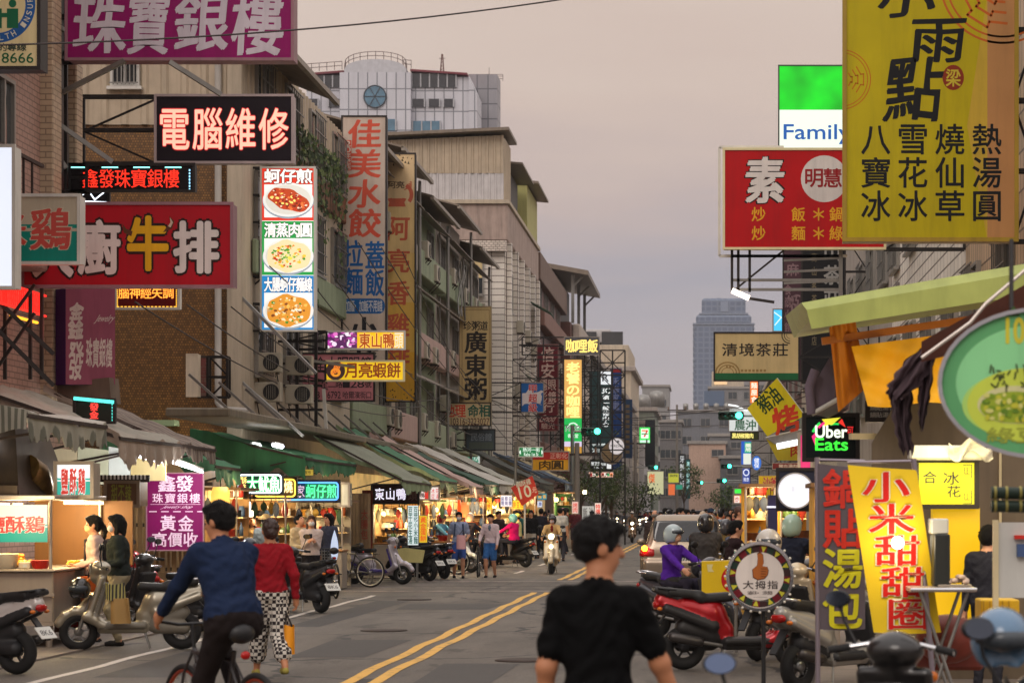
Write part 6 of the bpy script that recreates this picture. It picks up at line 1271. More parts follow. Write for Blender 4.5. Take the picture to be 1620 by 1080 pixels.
for cx, cy, Y, lb in ((607, 812, 56, 'left bulb inside the duck stall'), (632, 806, 56.5, 'middle bulb inside the duck stall'), (655, 800, 57, 'right bulb inside the duck stall'), (690, 806, 60, 'bulb over the stall behind the dark coated man'), (765, 795, 68, 'bulb in the stall left of the red diamond board'), (782, 800, 70, 'bulb under the deep green awning'), (925, 778, 95, 'distant amber bulb below the cream awning'), (880, 790, 90, 'distant bulb behind the scooter rider')):
    lantern(cx, cy, Y, 6, 6, lb, (255, 226, 160), 9)
# ---- neon fish signs
def nrect(g, pl, x0, y0, x1, y1, m, r=.018, c=5):
    pts = []
    for cx, cy, a in ((x1-c, y0+c, -90), (x1-c, y1-c, 0), (x0+c, y1-c, 90), (x0+c, y0+c, 180)):
        for k in range(5): pts.append(pl.at(cx+c*math.cos(R(a+k*22.5)), cy+c*math.sin(R(a+k*22.5)), .03))
    g.tube(pts+pts[:1], r, m, 6)
def f(g, pl):
    for i, ch in enumerate('酥炸'): g.text(pl, ch, 380, 754+i*11, 391, 765+i*11, E(255, 226, 130, k=1.3), bold=.03)
    for i, ch in enumerate('大魷魚'): g.text(pl, ch, 391+i*17.5, 753, 408+i*17.5, 777, E(235, 255, 244, k=1.4), bold=.02, line=(E(30, 200, 110, k=1.1), .1), lift=.008)
    nrect(g, pl, 378, 751, 445, 779, E(226, 240, 255, k=2.2))
sign('neon_fish_sign', 'neon sign with green and white squid characters in a white outline', 376, 749, 447, 781, 43, E(12, 60, 44, k=.6), f, .16, DKFR())
def f(g, pl):
    g.text(pl, '燒', 449, 760, 463, 779, E(255, 250, 200, k=1.3), bold=.03, line=(E(220, 160, 40), .1), lift=.007); nrect(g, pl, 404, 758, 467, 785, E(255, 210, 80, k=2))
sign('neon_grill_sign', 'yellow outlined neon sign peeping out behind the squid sign', 402, 756, 469, 787, 44, E(60, 50, 14, k=.5), f, .16, DKFR())
def f(g, pl):
    g.text(pl, '家', 469, 767, 482, 786, E(236, 200, 226, k=.9), bold=.02)
    for i, ch in enumerate('蚵仔煎'): g.text(pl, ch, 484+i*16.5, 766, 500+i*16.5, 787, E(90, 255, 170, k=1.4), bold=.025, lift=.007)
    g.rect(pl, 483, 764, 532, 789, E(16, 130, 84, k=.7), .003); nrect(g, pl, 444, 763, 535, 790, E(90, 160, 255, k=2))
sign('neon_oyster_sign', 'neon sign with green oyster omelette characters in a blue outline', 442, 760, 537, 793, 45, E(24, 60, 90, k=.6), f, .16, DKFR())
sign('white_box', 'small plain white box at the right end of the oyster neon sign', 537, 764, 552, 800, 45.8, D(190, 190, 180, dirt=.3), None, .4, FR())
sign('small_plate', 'small yellow plate sign on the green tarpaulin', 460, 742, 496, 752, 44.5, E(210, 180, 70, k=.7), lambda g, pl: g.text(pl, '中華路夜市', 464, 744, 492, 750, D(90, 70, 20), bold=.02), .02, FR(), rim=.01)
def f(g, pl):
    for i, ch in enumerate('東山鴨'): g.text(pl, ch, 593+i*17, 772, 608+i*17, 790, E(240, 232, 250, k=1.1), bold=.03)
    g.text(pl, '頭', 645, 773, 660, 791, D(120, 80, 70), bold=.02)
sign('duck_stall_sign', 'dark maroon box sign with white lit characters, one of them dim', 588, 766, 662, 796, 55, D(64, 28, 24), f, .25, DKFR())
sign('red_stall_sign', 'narrow red and white lit sign at the right end of the maroon sign', 663, 768, 679, 790, 56, E(206, 50, 40, k=.9), lambda g, pl: (g.rect(pl, 664, 769, 672, 789, E(240, 226, 220), .003), [g.text(pl, ch, 664, 770+i*9, 672, 778+i*9, E(60, 20, 24), bold=.03, lift=.006) for i, ch in enumerate('燒鴨')]), .2, FR())
sign('white_stall_sign', 'small white lit sign with red characters under a bright tube', 680, 769, 695, 791, 57, E(244, 230, 226, k=1.0), lambda g, pl: [g.text(pl, ch, 682+i//2*7, 772+i % 2*9, 688+i//2*7, 780+i % 2*9, E(200, 70, 70), bold=.02) for i, ch in enumerate('冰豆花湯')], .2, FR())
def vb(label, x0, y0, x1, y1, Y, m, st, tc_, cols=1):
    def f(g, pl):
        n = len(st)//cols; cw = (x1-x0)/cols
        for c in range(cols): g.text(pl, st[c*n:(c+1)*n], x1-(c+1)*cw+cw*.14, y0+2, x1-c*cw-cw*.14, y1-2, tc_, v=True, bold=.035)
    return sign('standing_banner', label, x0, y0, x1, y1, Y, m, f, .02, FR(), rim=.012, group='standing banners among the stalls')
vb('white standing banner with two columns of dark green characters', 645, 799, 662, 862, 52, E(226, 240, 240, k=.8), '豆花小米麵豆干花生湯', E(40, 90, 80), 2); vb('yellow standing banner with red characters by the white banner', 663, 815, 676, 858, 53, E(236, 200, 40, k=.8), '黃金蛋餅', E(220, 80, 30)); vb('orange hanging banner above the white standing banner', 644, 792, 661, 812, 55.5, E(240, 170, 40, k=.9), '小吃', E(190, 60, 20))
vb('white sign with blue characters hung under the deep green awning', 792, 783, 810, 801, 64, E(216, 216, 230, k=.8), '白糖粿燒麻糬', E(90, 90, 140), 3); vb('yellow lit sign left of the red diamond board', 765, 787, 778, 806, 66, E(250, 200, 60, k=1.2), '大餅', E(220, 110, 20)); vb('yellow lit sign right of the white blue sign', 811, 791, 828, 805, 66.5, E(250, 206, 40, k=1.1), '紅豆餅', E(220, 120, 20), 3)
vb('pink white pointed banner above the maroon shirted man', 905, 793, 915, 812, 84, E(226, 190, 180, k=.8), '烤肉', E(206, 80, 70)); vb('white and red tilted price banner over the foreground man', 941, 795, 951, 815, 80, E(230, 210, 200, k=.8), '特價', E(210, 70, 50)); vb('blank pale board behind the cap', 921, 800, 940, 822, 92, E(206, 206, 200, k=.6), '油飯', D(150, 150, 150), 2)
vb('teal and white shop board past the scooter rider', 843, 780, 865, 790, 88, E(60, 150, 170, k=.8), '香雞排', E(240, 180, 60), 3); vb('small white blue board under the teal board', 844, 792, 858, 802, 87, E(220, 226, 240, k=.9), '果汁', E(70, 80, 150), 2); vb('pink board between the walkers in the distance', 886, 803, 899, 811, 92, E(236, 120, 180, k=.8), '麻辣', E(255, 230, 240), 2)
# ---- generic stalls seen end-on
def stall(label, px0, px1, Y, depth, wall, gl, goods, seed, lamp_e=40, ytop=790, roof=True):
    x0, x1 = SX(px0, Y), SX(px1, Y); zt = EYE+(HY-ytop)*Y/FPX; t = thing('food_stall', label, 'food stall', ((x0+x1)/2, Y, 0)); rr = random.Random(seed)
    g = MB(); g.box((x0, Y+.1, .03), (x1, Y+.75, .82), STAIN(), .015); g.box((x0-.02, Y+.06, .82), (x1+.02, Y+.8, .86), mat('counter_wood', (150, 104, 60), .5), .008); g.build('counter', t)
    g = MB(); g.box((x0-.05, Y+depth, .03), (x1-.1, Y+depth+.05, zt), wall); g.box((x0-.05, Y+.3, .03), (x0, Y+depth, zt), wall); g.build('back_wall', t)
    for k in range(3): g = MB(); z = 1.2+.36*k; g.box((x0, Y+depth-.4, z), (x1-.12, Y+depth-.02, z+.025), mat('shelf_board', (186, 160, 116), .6)); g.build('shelf', t)
    for x in (x0, x1): g = MB(); g.tube([(x, Y+.1, .86), (x, Y+.1, zt)], .02, STAIN(), 8); g.build('post', t)
    if roof: g = MB(); g.box((x0-.1, Y, zt), (x1+.1, Y+depth, zt+.05), mat('stall_roof', (120, 90, 60), .7)); g.build('roof', t)
    lamp(((x0+x1)/2, Y+.75, zt-.25), (1, .76, .42), lamp_e*1.5, .12); lamp(((x0+x1)/2+.3, Y-.6, 2.2), (1, .74, .42), lamp_e*1.0, .3)  # second light, out in front without a fixture, is added to light the street
    for i in range(7 if x1-x0 > .9 else 4):
        hx, hy_, hl = x0+(x1-x0)*(i+.5)/7 if x1-x0 > .9 else x0+(x1-x0)*(i+.5)/4, Y+.15+.3*rr.random(), rr.uniform(.18, .42); c = rr.choice(((190, 60, 40), (206, 190, 150), (60, 90, 60), (40, 40, 44), (190, 150, 60), (150, 160, 170)))
        g = MB(); g.sheet(lambda u, v: (hx+.07*math.cos(6.283*u)*math.sin(.3+2.7*v), hy_+.05*math.sin(6.283*u)*math.sin(.3+2.7*v), zt-.14-hl*v), 10, 6, mat('hung_%d_%d_%d' % c, c, .6)); g.tube([(hx, hy_, zt), (hx, hy_, zt-.16)], .006, BLACK(), 5); tag(g.build('hanging_pouch'), goods % 'bulging pouches hung from the roof', 'pouch', 'pouches hung from the stall roofs')
    grp = 'goods set out on stall shelves'
    for z, yy in ((.86, Y+.25), (.86, Y+.5), (1.225, Y+depth-.25), (1.585, Y+depth-.25), (1.945, Y+depth-.25)):
        n = int((x1-x0)/.15)
        for i in range(n):
            kd = rr.choice(('jar', 'bottle', 'box', 'cup', 'basket', 'pot', 'jar')); c = rr.choice(((196, 184, 160), (176, 50, 40), (190, 140, 60), (80, 110, 60), (210, 202, 184), (96, 60, 40), (170, 90, 50), (44, 44, 46), (60, 80, 110)))
            good(kd, (x0+.12+i*(x1-x0-.2)/n, yy+rr.uniform(-.06, .06), z), goods % {'jar': 'small jars', 'bottle': 'slim sauce bottles', 'box': 'little cartons', 'cup': 'paper cups', 'basket': 'small round baskets', 'pot': 'squat pots'}[kd], grp, c, rr.uniform(.9, 1.5) if kd != 'pot' else .8)
WARM = mat('warm_board', (170, 130, 80), .7, dirt=.5, var=.3)
stall('glowing stall with yellow boards between the jewellery board and the squid neon', 318, 372, 38.5, 1.6, WARM, None, '%s at the yellow boarded stall', 21, 36, 775)
stall('stall under the squid neon sign where people queue', 372, 450, 43.6, 1.7, WARM, None, '%s at the squid stall', 22, 40, 783)
stall('stall under the oyster neon sign with a pale back wall', 452, 540, 46, 1.8, mat('pale_board', (176, 166, 150), .7, dirt=.3), None, '%s at the oyster stall', 23, 30, 794)
stall('brightly lit duck stall full of jars under the maroon sign', 590, 664, 55.8, 1.8, WARM, None, '%s in the duck stall', 24, 70, 796)
stall('lit stall with a tiled roof behind the dark coated man', 666, 716, 58.6, 2.0, mat('cream_board', (226, 196, 140), .7), None, '%s in the stall behind the dark coated man', 25, 70, 790)
stall('lantern stall behind the helmeted riders', 712, 764, 62.4, 2.0, WARM, None, '%s in the lantern stall', 26, 60, 785)
stall('yellow lit stall left of the pink jacket', 766, 806, 68.0, 2.2, mat('cream_board', None), None, '%s in the stall left of the pink jacket', 27, 70, 785)
stall('distant lit stall behind the standing woman in black', 812, 846, 78, 2.4, WARM, None, '%s in the stall behind the woman in black', 28, 70, 783)
stall('green fronted stall behind the scooter rider', 876, 912, 96, 2.6, mat('green_board', (70, 120, 60), .7), None, '%s in the green fronted stall', 29, 60, 780)
for px, lb, c in ((548, 'wooden column boards with carved characters', (150, 122, 86)), (566, 'second wooden column board beside the carved one', (164, 134, 98))):
    g = MB(); pl = Plane(50.5 if px < 560 else 51)
    for i in range(4): g.slab([pl.at(px+i*5, 780), pl.at(px+i*5, 868), pl.at(px+4.4+i*5, 868), pl.at(px+4.4+i*5, 780)], (0, .08+.02*(i % 2), 0), mat('plank_%d' % (c[0]), c, .7, var=.3, scale=5, dirt=.5))
    if px > 560: [g.text(pl, ch, px+5, 806+i*16, px+16, 820+i*16, D(170, 80, 60), bold=.03, lift=.01) for i, ch in enumerate('大腸包')]
    tag(g.build('wooden_board'), lb, 'board')
g = MB(); pl = Plane(51.4); g.sheet(lambda u, v: pl.at(573+16*u, 775+96*v, .05*math.sin(u*18)), 24, 4, mat('rust_curtain', (128, 50, 36), .8, dirt=.3), (0, .03, 0)); tag(g.build('curtain'), 'rust red gathered curtain left of the duck stall', 'curtain')
# shop back walls in the arcade behind the stalls, with lit openings
for i, (ya, yb, c, k) in enumerate(((36, 45.5, (150, 118, 74), .0), (61, 72, (236, 190, 110), .5), (73, 84, (230, 186, 110), .5), (85, 99, (240, 200, 130), .45), (104, 124, (230, 190, 130), .4), (132, 145, (220, 190, 150), .4))):
    g = MB(); x = -10.35 if 60 < ya < 99 else -9.97 if ya < 60 else -9.2 if ya > 128 else -9.42
    g.box((x, ya+.3, .05), (x+.04, yb-.3, 2.8), emit('shop_glow_%d' % i, c, k, .5) if k else mat('arcade_shutter', c, .6, dirt=.4)); tag(g.build('lit_shop'), ['plain tan shutter in the shade behind the jewellery board', 'lit shop front behind the lantern stall', 'lit shop front behind the woman in black', 'lit shop front under the geomancy sign', 'distant lit shop front under the white tiled block', 'farthest lit shop front on the left row'][i], 'shop')
# ---- right hand stalls
t = thing('stall_canopy', 'pale green metal canopy edge over the yellow stall on the right', 'canopy', (2.5, 20, 3.6)); Yc = 20.5
g = MB(); P = lambda px, py, Y=Yc: W(px, py, Y); LG = mat('pale_green_metal', (166, 176, 100), .5, dirt=.3, var=.15)
a0, a1, b0, b1, c0, c1 = P(1268, 478), P(1640, 413), P(1276, 490), P(1640, 428), P(1284, 520), P(1640, 464)
bk = Vector((.0, 4.2, .25)); g.add([a0+bk*.0+Vector((0, .06, 0)), a1+Vector((0, .06, 0)), b1, b0, c1+Vector((0, .02, 0)), c0+Vector((0, .02, 0))], [(0,1,2,3), (3,2,4,5)], LG); g.add([a0+Vector((0, .06, 0)), a1+Vector((0, .06, 0)), a1+bk, a0+bk, c0+Vector((0, .05, .1)), c1+Vector((0, .05, .1)), c1+bk, c0+bk], [(0,3,2,1), (4,5,6,7), (0,4,7,3)], LG); g.build('roof_edge', t)
g = MB()
for px in (1330, 1420, 1540, 1620): g.bar(P(px, 505-(px-1284)*.15, Yc+.1), P(px, 470-(px-1284)*.15, Yc+4), .05, RUST())
g.bar(P(1300, 540, 21), P(1640, 490, 21), .07, mat('orange_bar', (190, 110, 30), .5)); g.build('frame', t)
ORG = mat('orange_tarpaulin', (240, 172, 20), .6, var=.12, bump=.2); ORD = mat('orange_panel', (206, 122, 22), .6, var=.1)
g = MB(); g.sheet(lambda u, v: W(1347+165*u+26*v*(1-u), 548-22*u+(94+18*u)*v+3*math.sin(u*7)*v, 20.85+.16*math.sin(2.6*v+u)+.03*math.sin(u*16+v*6)+.02*math.sin(v*14-u*9)), 36, 24, ORG, (0, .02, 0)); tag(g.build('tarpaulin'), 'sagging orange yellow tarpaulin under the pale green canopy', 'tarpaulin')
g = MB(); g.sheet(lambda u, v: W(1312+40*u+(14+6*u)*v, 518-18*u+(134-22*u)*v, 20.9+.4*v+.03*math.sin(u*11+v*3)+.012*math.sin(u*23)), 24, 10, ORD, (0, .02, 0)); tag(g.build('tarpaulin_strip'), 'darker orange strip of tarpaulin hanging from the canopy corner', 'tarpaulin')
g = MB(); g.bar(W(1345, 690, 21.5), W(1480, 690, 21.9), .06, mat('pale_rail', (206, 190, 150), .5)); g.slab([W(1440, 640, 21.9), W(1490, 634, 21.9), W(1490, 660, 21.9), W(1440, 664, 21.9)], (0, .02, 0), ORG); tag(g.build('rail'), 'pale rail along the foot of the orange tarpaulin', 'rail')
PGR = cloth('purple_grey_canvas', (112, 98, 112))
g = MB(); g.slab([W(1286, 610, 23), W(1312, 566, 23), W(1322, 612, 23), W(1318, 640, 23), W(1288, 655, 23)], (.25, 1.2, 0), PGR); g.tube([W(1284, 655, 22.9), W(1280, 612, 22.9), W(1290, 585, 22.9)], .05, PGR, 8); g.tube([W(1284, 655, 22.9), W(1345, 620, 22.9)], .025, WHITE(), 8); tag(g.build('rolled_awning'), 'small purple grey rolled awning left of the orange strip', 'awning')
BRC = cloth('brown_sheet', (124, 78, 66))
g = MB(); g.sheet(lambda u, v: W(1458+182*u, 566-(26+80*u*1.25)*(1-v*.55)*1.0+18*v-44*u*0, 14+.4*v), 14, 4, BRC, (0, .02, 0)); g.tube([W(1458, 566, 13.95), W(1535, 510, 13.95), W(1560, 480, 13.95), W(1640, 412, 13.95)], .012, mat('silver_edge', (206, 196, 186), .3, .5), 8); tag(g.build('brown_awning'), 'brown awning with a silver edge rising to the right behind the oval sign', 'awning')
DKC = mat('dark_flap', (74, 58, 64), .8, var=.4, scale=5)
g = MB(); rr = random.Random(8)
def flap(pts, Y):
    n = len(pts)-1
    def P(u, v): i = min(int(v*n), n-1); t = v*n-i; x, y, h = [a+(b-a)*t for a, b in zip(pts[i], pts[i+1])]; return W(x+h*(2*u-1)*(1+.12*math.sin(v*29)), y+5*math.sin(u*19+v*4)*v, Y+.035*math.sin(u*13+v*5)+.02*math.sin(u*29))
    g.sheet(P, 22, 26, DKC, (0, .012, 0))
flap([(1476, 540, 6), (1452, 572, 24), (1432, 606, 26), (1416, 628, 14)], 14.5); flap([(1432, 590, 14), (1426, 640, 17), (1428, 680, 12), (1436, 716, 11)], 14.6); flap([(1468, 556, 12), (1463, 610, 11), (1460, 650, 7), (1458, 678, 3)], 14.55)
tag(g.build('torn_flap'), 'torn dark cloth flaps hanging in front of the orange tarpaulin', 'cloth')
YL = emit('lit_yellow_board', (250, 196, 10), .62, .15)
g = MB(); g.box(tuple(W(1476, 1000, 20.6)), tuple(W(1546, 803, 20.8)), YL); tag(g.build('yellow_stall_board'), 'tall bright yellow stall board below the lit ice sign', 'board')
g = MB(); pl = Plane(21.5); g.slab([pl.at(1380, 700), pl.at(1380, 1075), pl.at(1700, 1075), pl.at(1700, 600), pl.at(1440, 600)], (0, .1, 0), mat('taupe_wall_board', (112, 98, 80), .7, dirt=.4)); g.slab([pl.at(1580, 690, .03), pl.at(1580, 850, .03), pl.at(1584, 850, .03), pl.at(1584, 690, .03)], (0, .03, 0), mat('pale_rail', None)); tag(g.build('stall_wall'), 'taupe back wall of the dessert stall on the right', 'wall'); lamp(W(1500, 715, 19.8), (1, .85, .35), 26, .25); lamp(W(1600, 760, 19.5), (1, .8, .5), 14, .2)
g = MB(); pl = Plane(15.5); g.slab([pl.at(1577, 826), pl.at(1577, 945), pl.at(1680, 945), pl.at(1680, 826)], (0, .04, 0), mat('white_cabinet', (196, 196, 190), .4, dirt=.2)); g.bar(pl.at(1575, 822), pl.at(1575, 960), .04, mat('pale_rail', None)); g.slab([pl.at(1604, 846, .05), pl.at(1604, 852, .05), pl.at(1680, 852, .05), pl.at(1680, 846, .05)], (0, .05, 0), D(200, 50, 40)); g.slab([pl.at(1608, 860, .05), pl.at(1608, 880, .05), pl.at(1680, 880, .05), pl.at(1680, 860, .05)], (0, .06, 0), D(70, 90, 130)); tag(g.build('drink_cabinet'), 'white cabinet with a red trim at the right edge', 'cabinet')
for i, y in enumerate((779, 800)):
    g = MB(); g.tube([W(1568, y, 12), W(1660, y+2, 12)], .034, mat('dark_green_roll', (24, 44, 32), .5), 12)
    for px in (1572, 1590, 1612): g.tube([W(px, y, 12), W(px+4, y, 12)], .037, mat('yellow_band', (150, 140, 70), .5), 12)
    tag(g.build('bamboo_roll'), ['upper dark green roll with yellow bands at the right edge', 'lower dark green roll with yellow bands at the right edge'][i], 'roll')
t = thing('folding_table', 'steel folding table with crossed legs behind the banners', 'table', tuple(W(1510, 1000, 16.6).xy)+(0,)); Yt = 16.4; zt = W(0, 932, Yt).z
g = MB(); x0, x1 = SX(1440, Yt), SX(1545, Yt); g.box((x0, Yt, zt-.02), (x1, Yt+.6, zt+.015), STAIN(), .006); g.tube([(x0, Yt-.02, zt), (x1, Yt-.02, zt)], .016, CHROME(), 8); g.build('tabletop', t)
for (a, b, yy) in ((x0+.08, x1-.06, Yt+.03), (x1-.06, x0+.08, Yt+.06), (x0+.08, x1-.06, Yt+.55), (x1-.06, x0+.08, Yt+.58)): g = MB(); g.tube([(a, yy, zt-.02), ((a+b)/2, yy, zt*.5), (b, yy, .02)], .014, STEEL(), 8); g.build('leg', t)
good('tray', (SX(1515, Yt), Yt+.25, zt+.015), 'tray of small snacks on the folding table', 'things on the folding table', (206, 180, 160), .8); 
g = MB(); g.box((SX(1482, Yt), Yt+.2, zt+.02), (SX(1508, Yt), Yt+.5, zt+.42), mat('black_case', (36, 38, 36), .4), .01); g.box((SX(1478, Yt), Yt+.22, zt+.42), (SX(1506, Yt), Yt+.48, zt+.54), mat('white_tin', (206, 206, 196), .4), .01); tag(g.build('insulated_box'), 'black case with a white lid on the folding table', 'case')
g = MB(); g.box(tuple(W(1552, 1022, 17.5)), tuple(W(1602, 945, 17.9)), mat('yellow_crate', (214, 168, 20), .5), .01); [g.bar(W(1556+i*10, 950, 17.48), W(1556+i*10, 1018, 17.48), .012, mat('yellow_crate_rib', (180, 136, 16), .5)) for i in range(5)]; tag(g.build('yellow_crate'), 'yellow ribbed crate standing by the folding table', 'crate')
g = MB(); g.ball(W(1500, 1010, 17.2), (.26, .2, .2), mat('red_brown_bag', (120, 50, 36), .5, var=.4, scale=6), 14, 10); g.box(tuple(W(1445, 1060, 17.4)), tuple(W(1550, 1010, 17.7)), mat('red_brown_bag', None), .03); tag(g.build('cloth_bundle'), 'dark red bundle under the folding table', 'bundle')
for i, (px0, px1, Y, y0) in enumerate(((1296, 1330, 25, 850), (1180, 1226, 33, 842), (1236, 1292, 34, 836))):
    stall(['stall with yellow board behind the grey banner', 'lit stall behind the woman with the ponytail', 'lit stall behind the mint helmet'][i], px0, px1, Y, 1.4, mat('yellow_board2', (226, 170, 60), .7), None, ['%s behind the grey banner', '%s behind the ponytail', '%s behind the mint helmet'][i], 40+i, 26, 770)
g = MB(); g.box(tuple(W(1215, 880, 31)), tuple(W(1229, 783, 31.3)), mat('indigo_panel', (58, 52, 92), .5)); g.box(tuple(W(1214, 803, 30.97)), tuple(W(1230, 800, 31.33)), E(220, 220, 230, k=1.2)); tag(g.build('indigo_pillar'), 'indigo board pillar with a pale lit band under the satay banner', 'pillar')
# ---- traffic lights
def traffic_light(px, py, Y, label, left, pole_px, wd=.95, k=9, hdir=0):
    c = W(px, py, Y); t = thing('traffic_light', label, 'traffic light', (c.x, c.y, c.z), 0, 'green traffic lights along the street'); g = MB(); h = .18; x1 = c.x+.2; x0 = x1-wd
    g.box((x0, Y, c.z-h), (x1, Y+.22, c.z+h), mat('signal_housing', (22, 52, 40), .5), .06); g.build('housing', t)
    for i in range(3):
        xx = x1-.2-i*(wd-.38)/2; m = E(60, 255, 190, k=k) if i == 0 else mat('dark_lens', (30, 34, 30), .2)
        g = MB(); g.lathe([(.0, -.03), (.12, -.015), (.135, 0)], (xx, Y-.004, c.z), (0, 1, 0), m, 20); g.build('lens', t)
        g = MB(); n = 12; vs = []; 
        for j in range(n+1): a = math.pi*j/n; vs += [(xx+.155*math.cos(a), Y, c.z+.155*math.sin(a)), (xx+.155*math.cos(a), Y-.22, c.z+.155*math.sin(a)-.02)]
        g.add(vs, [(2*j, 2*j+1, 2*j+3, 2*j+2) for j in range(n)], mat('signal_housing', None)); g.build('visor', t)
    xp = SX(pole_px, Y); g = MB(); g.tube([(xp, Y+.3, .02), (xp, Y+.3, c.z+.3)], .09, STEEL(), 10); g.tube([(xp, Y+.3, c.z), (c.x, Y+.28, c.z)], .045, STEEL(), 8); g.build('pole', t)
    lamp(c+Vector((0, -.5, 0)), (.15, 1, .7), 18, .14)
traffic_light(945, 682, 98, 'brightest green traffic light, beside the amber curry sign', 0, 905); traffic_light(1169, 657, 88, 'large green traffic light at the tip of the yellow diamond flag', 1, 1268, 1.05); traffic_light(1154, 737, 150, 'small green traffic light below the white lit sign', 1, 1200, .8); traffic_light(1146, 760, 165, 'lower green traffic light over the far crossing', 1, 1206, .8); traffic_light(1038, 739, 180, 'dark boxed green light by the cream light box', 0, 1005, .9); traffic_light(1110, 763, 230, 'farthest tiny green light in the middle of the street', 1, 1182, .8)
# ---- street lamps, poles, wires
for px, Y, lb, top in ((1071, 200, 'grey utility pole right of the black column sign', 640), (913, 92, 'steel post behind the curry tower', 700), (1005, 150, 'thin steel post by the convenience store sign', 690)):
    g = MB(); x = SX(px, Y); z = W(0, top, Y).z; g.tube([(x, Y, .02), (x, Y, z)], [.14, .1], mat('concrete_pole', (128, 120, 112), .8, dirt=.3), 10); g.bar((x-.9, Y, z-.5), (x+.9, Y, z-.5), .1, RUST()); [g.tube([(x+d, Y, z-.45), (x+d, Y, z-.2)], .05, mat('insulator', (120, 90, 70), .4), 8) for d in (-.8, 0, .8)]; tag(g.build('utility_pole'), lb, 'pole')
def wire(pts, r, label): g = MB(); gp = 'cables strung along the left facades' if 'slack black cable strung' in label else None; g.tube(pts, r, mat('cable_black', (60, 52, 52), .6), 5); tag(g.build('overhead_cable'), label, 'cable', gp)
def cat(p, q, sag, n=14): p, q = Vector(p), Vector(q); return [p.lerp(q, i/n)-Vector((0, 0, sag*4*(i/n)*(1-i/n))) for i in range(n+1)]
wire(cat(W(-20, 72, 24), W(905, -3, 30), .12), .011, 'long thin black cable crossing the sky over the magenta sign')
for i, (a, b) in enumerate((((880, 662, 120), (1195, 640, 92)), ((860, 640, 120), (1190, 646, 95)), ((955, 668, 150), (1200, 668, 120)), ((840, 650, 100), (900, 672, 100)))): wire(cat(W(*a), W(*b), .25), .02, ['upper distant cable crossing the street left of the tower', 'second distant cable just under the upper one', 'lowest distant cable across the far street', 'short slack cable by the maroon sign'][i])
g = MB(); pl = Plane(100)
g.tube([pl.at(1152, 640), pl.at(1165, 642), pl.at(1182, 650)], .04, E(236, 240, 240, k=1.2), 8); tag(g.build('street_lamp_head'), 'white street lamp head above the large traffic light', 'street lamp')
for i in range(9): wire(cat((-9.6+.12*i, 36+i*3.1, 5.2+.55*i-.3*(i % 3)), (-9.3+.05*i, 66+i*4.2, 4.6+.5*(i % 4)), .5+.12*(i % 3)), .014, 'slack black cable strung along the left facades among the signs')
# ---- trees
LEAF = [mat('leaf_dark', (44, 58, 30), .7, var=.3), mat('leaf_mid', (66, 84, 40), .7, var=.3), mat('leaf_pale', (92, 106, 54), .7, var=.3)]
def tree(x, y, h, r, label, seed, n=900, ls=.16):
    t = thing('street_tree', label, 'tree', (x, y, 0), 0, 'small trees along the pavements'); rr = random.Random(seed); g = MB(); BK = mat('bark', (84, 68, 54), .9, scale=8, bump=.4)
    z0 = h-2*r*.8; g.tube([(0, 0, .02), (.04, .02, z0*.5), (.0, 0, z0+.2*r)], [.09, .07, .05], BK, 8)
    tips = []
    for i in range(9): a = i*2.4; e = (r*.7*math.cos(a)*rr.uniform(.5, 1), r*.7*math.sin(a)*rr.uniform(.5, 1), h-r+rr.uniform(-.5, .7)*r); g.tube([(0, 0, z0*.7+.05*i), tuple(k*.5+(0, 0, z0*.45)[j] for j, k in enumerate(e)), e], [.045, .03, .012], BK, 6); tips.append(e)
    g.build('trunk', t, local=True); g = MB(); V = []; Fs = [[], [], []]
    cl = [(e[0]*1.15, e[1]*1.15, e[2]) for e in tips]+[(rr.uniform(-.5, .5)*r, rr.uniform(-.5, .5)*r, h-r*rr.uniform(.2, 1.3)) for _ in range(5)]
    for i in range(n):
        c = rr.choice(cl); d = Vector((rr.gauss(0, 1), rr.gauss(0, 1), rr.gauss(0, .8))).normalized()*(r*.42*rr.random()**.4); p = Vector(c)+d; a = Vector((rr.uniform(-1, 1), rr.uniform(-1, 1), rr.uniform(-.8, .4))).normalized(); b = a.orthogonal().normalized(); s = ls*rr.uniform(.6, 1.3); b.rotate(Matrix.Rotation(rr.uniform(0, 6), 3, a)); q = a.cross(b)
        g.add([p-b*s*.2, p+q*s*.45, p+b*s*.2, p-q*s*.55][:4], [(0, 1, 2, 3)], LEAF[rr.choice((0, 1, 1, 2))])
    g.build('crown', t, local=True)
tree(SX(918, 104), 104, 4.2, 1.2, 'leafy tree left of the foreground man, under the blue grey awning', 1, 900); tree(SX(948, 108), 108, 3.7, 1.1, 'bushy tree just right of the cream awning', 2, 800); tree(SX(967, 118), 118, 4.3, 1.3, 'thin tree under the round signs', 3, 1000); tree(SX(1003, 150), 150, 4.0, 1.7, 'dark trees clump below the cream light box', 4, 900, .22); tree(SX(1082, 210), 210, 6.4, 2.0, 'tree below the teal column sign in the distance', 5, 1200, .25); tree(SX(1146, 150), 150, 3.6, 1.3, 'pale green tree above the far crowd on the right', 6, 900, .2)
tree(SX(958, 122), 122, 6.4, .9, 'narrow tree beside the lattice frame', 8, 700, .18)
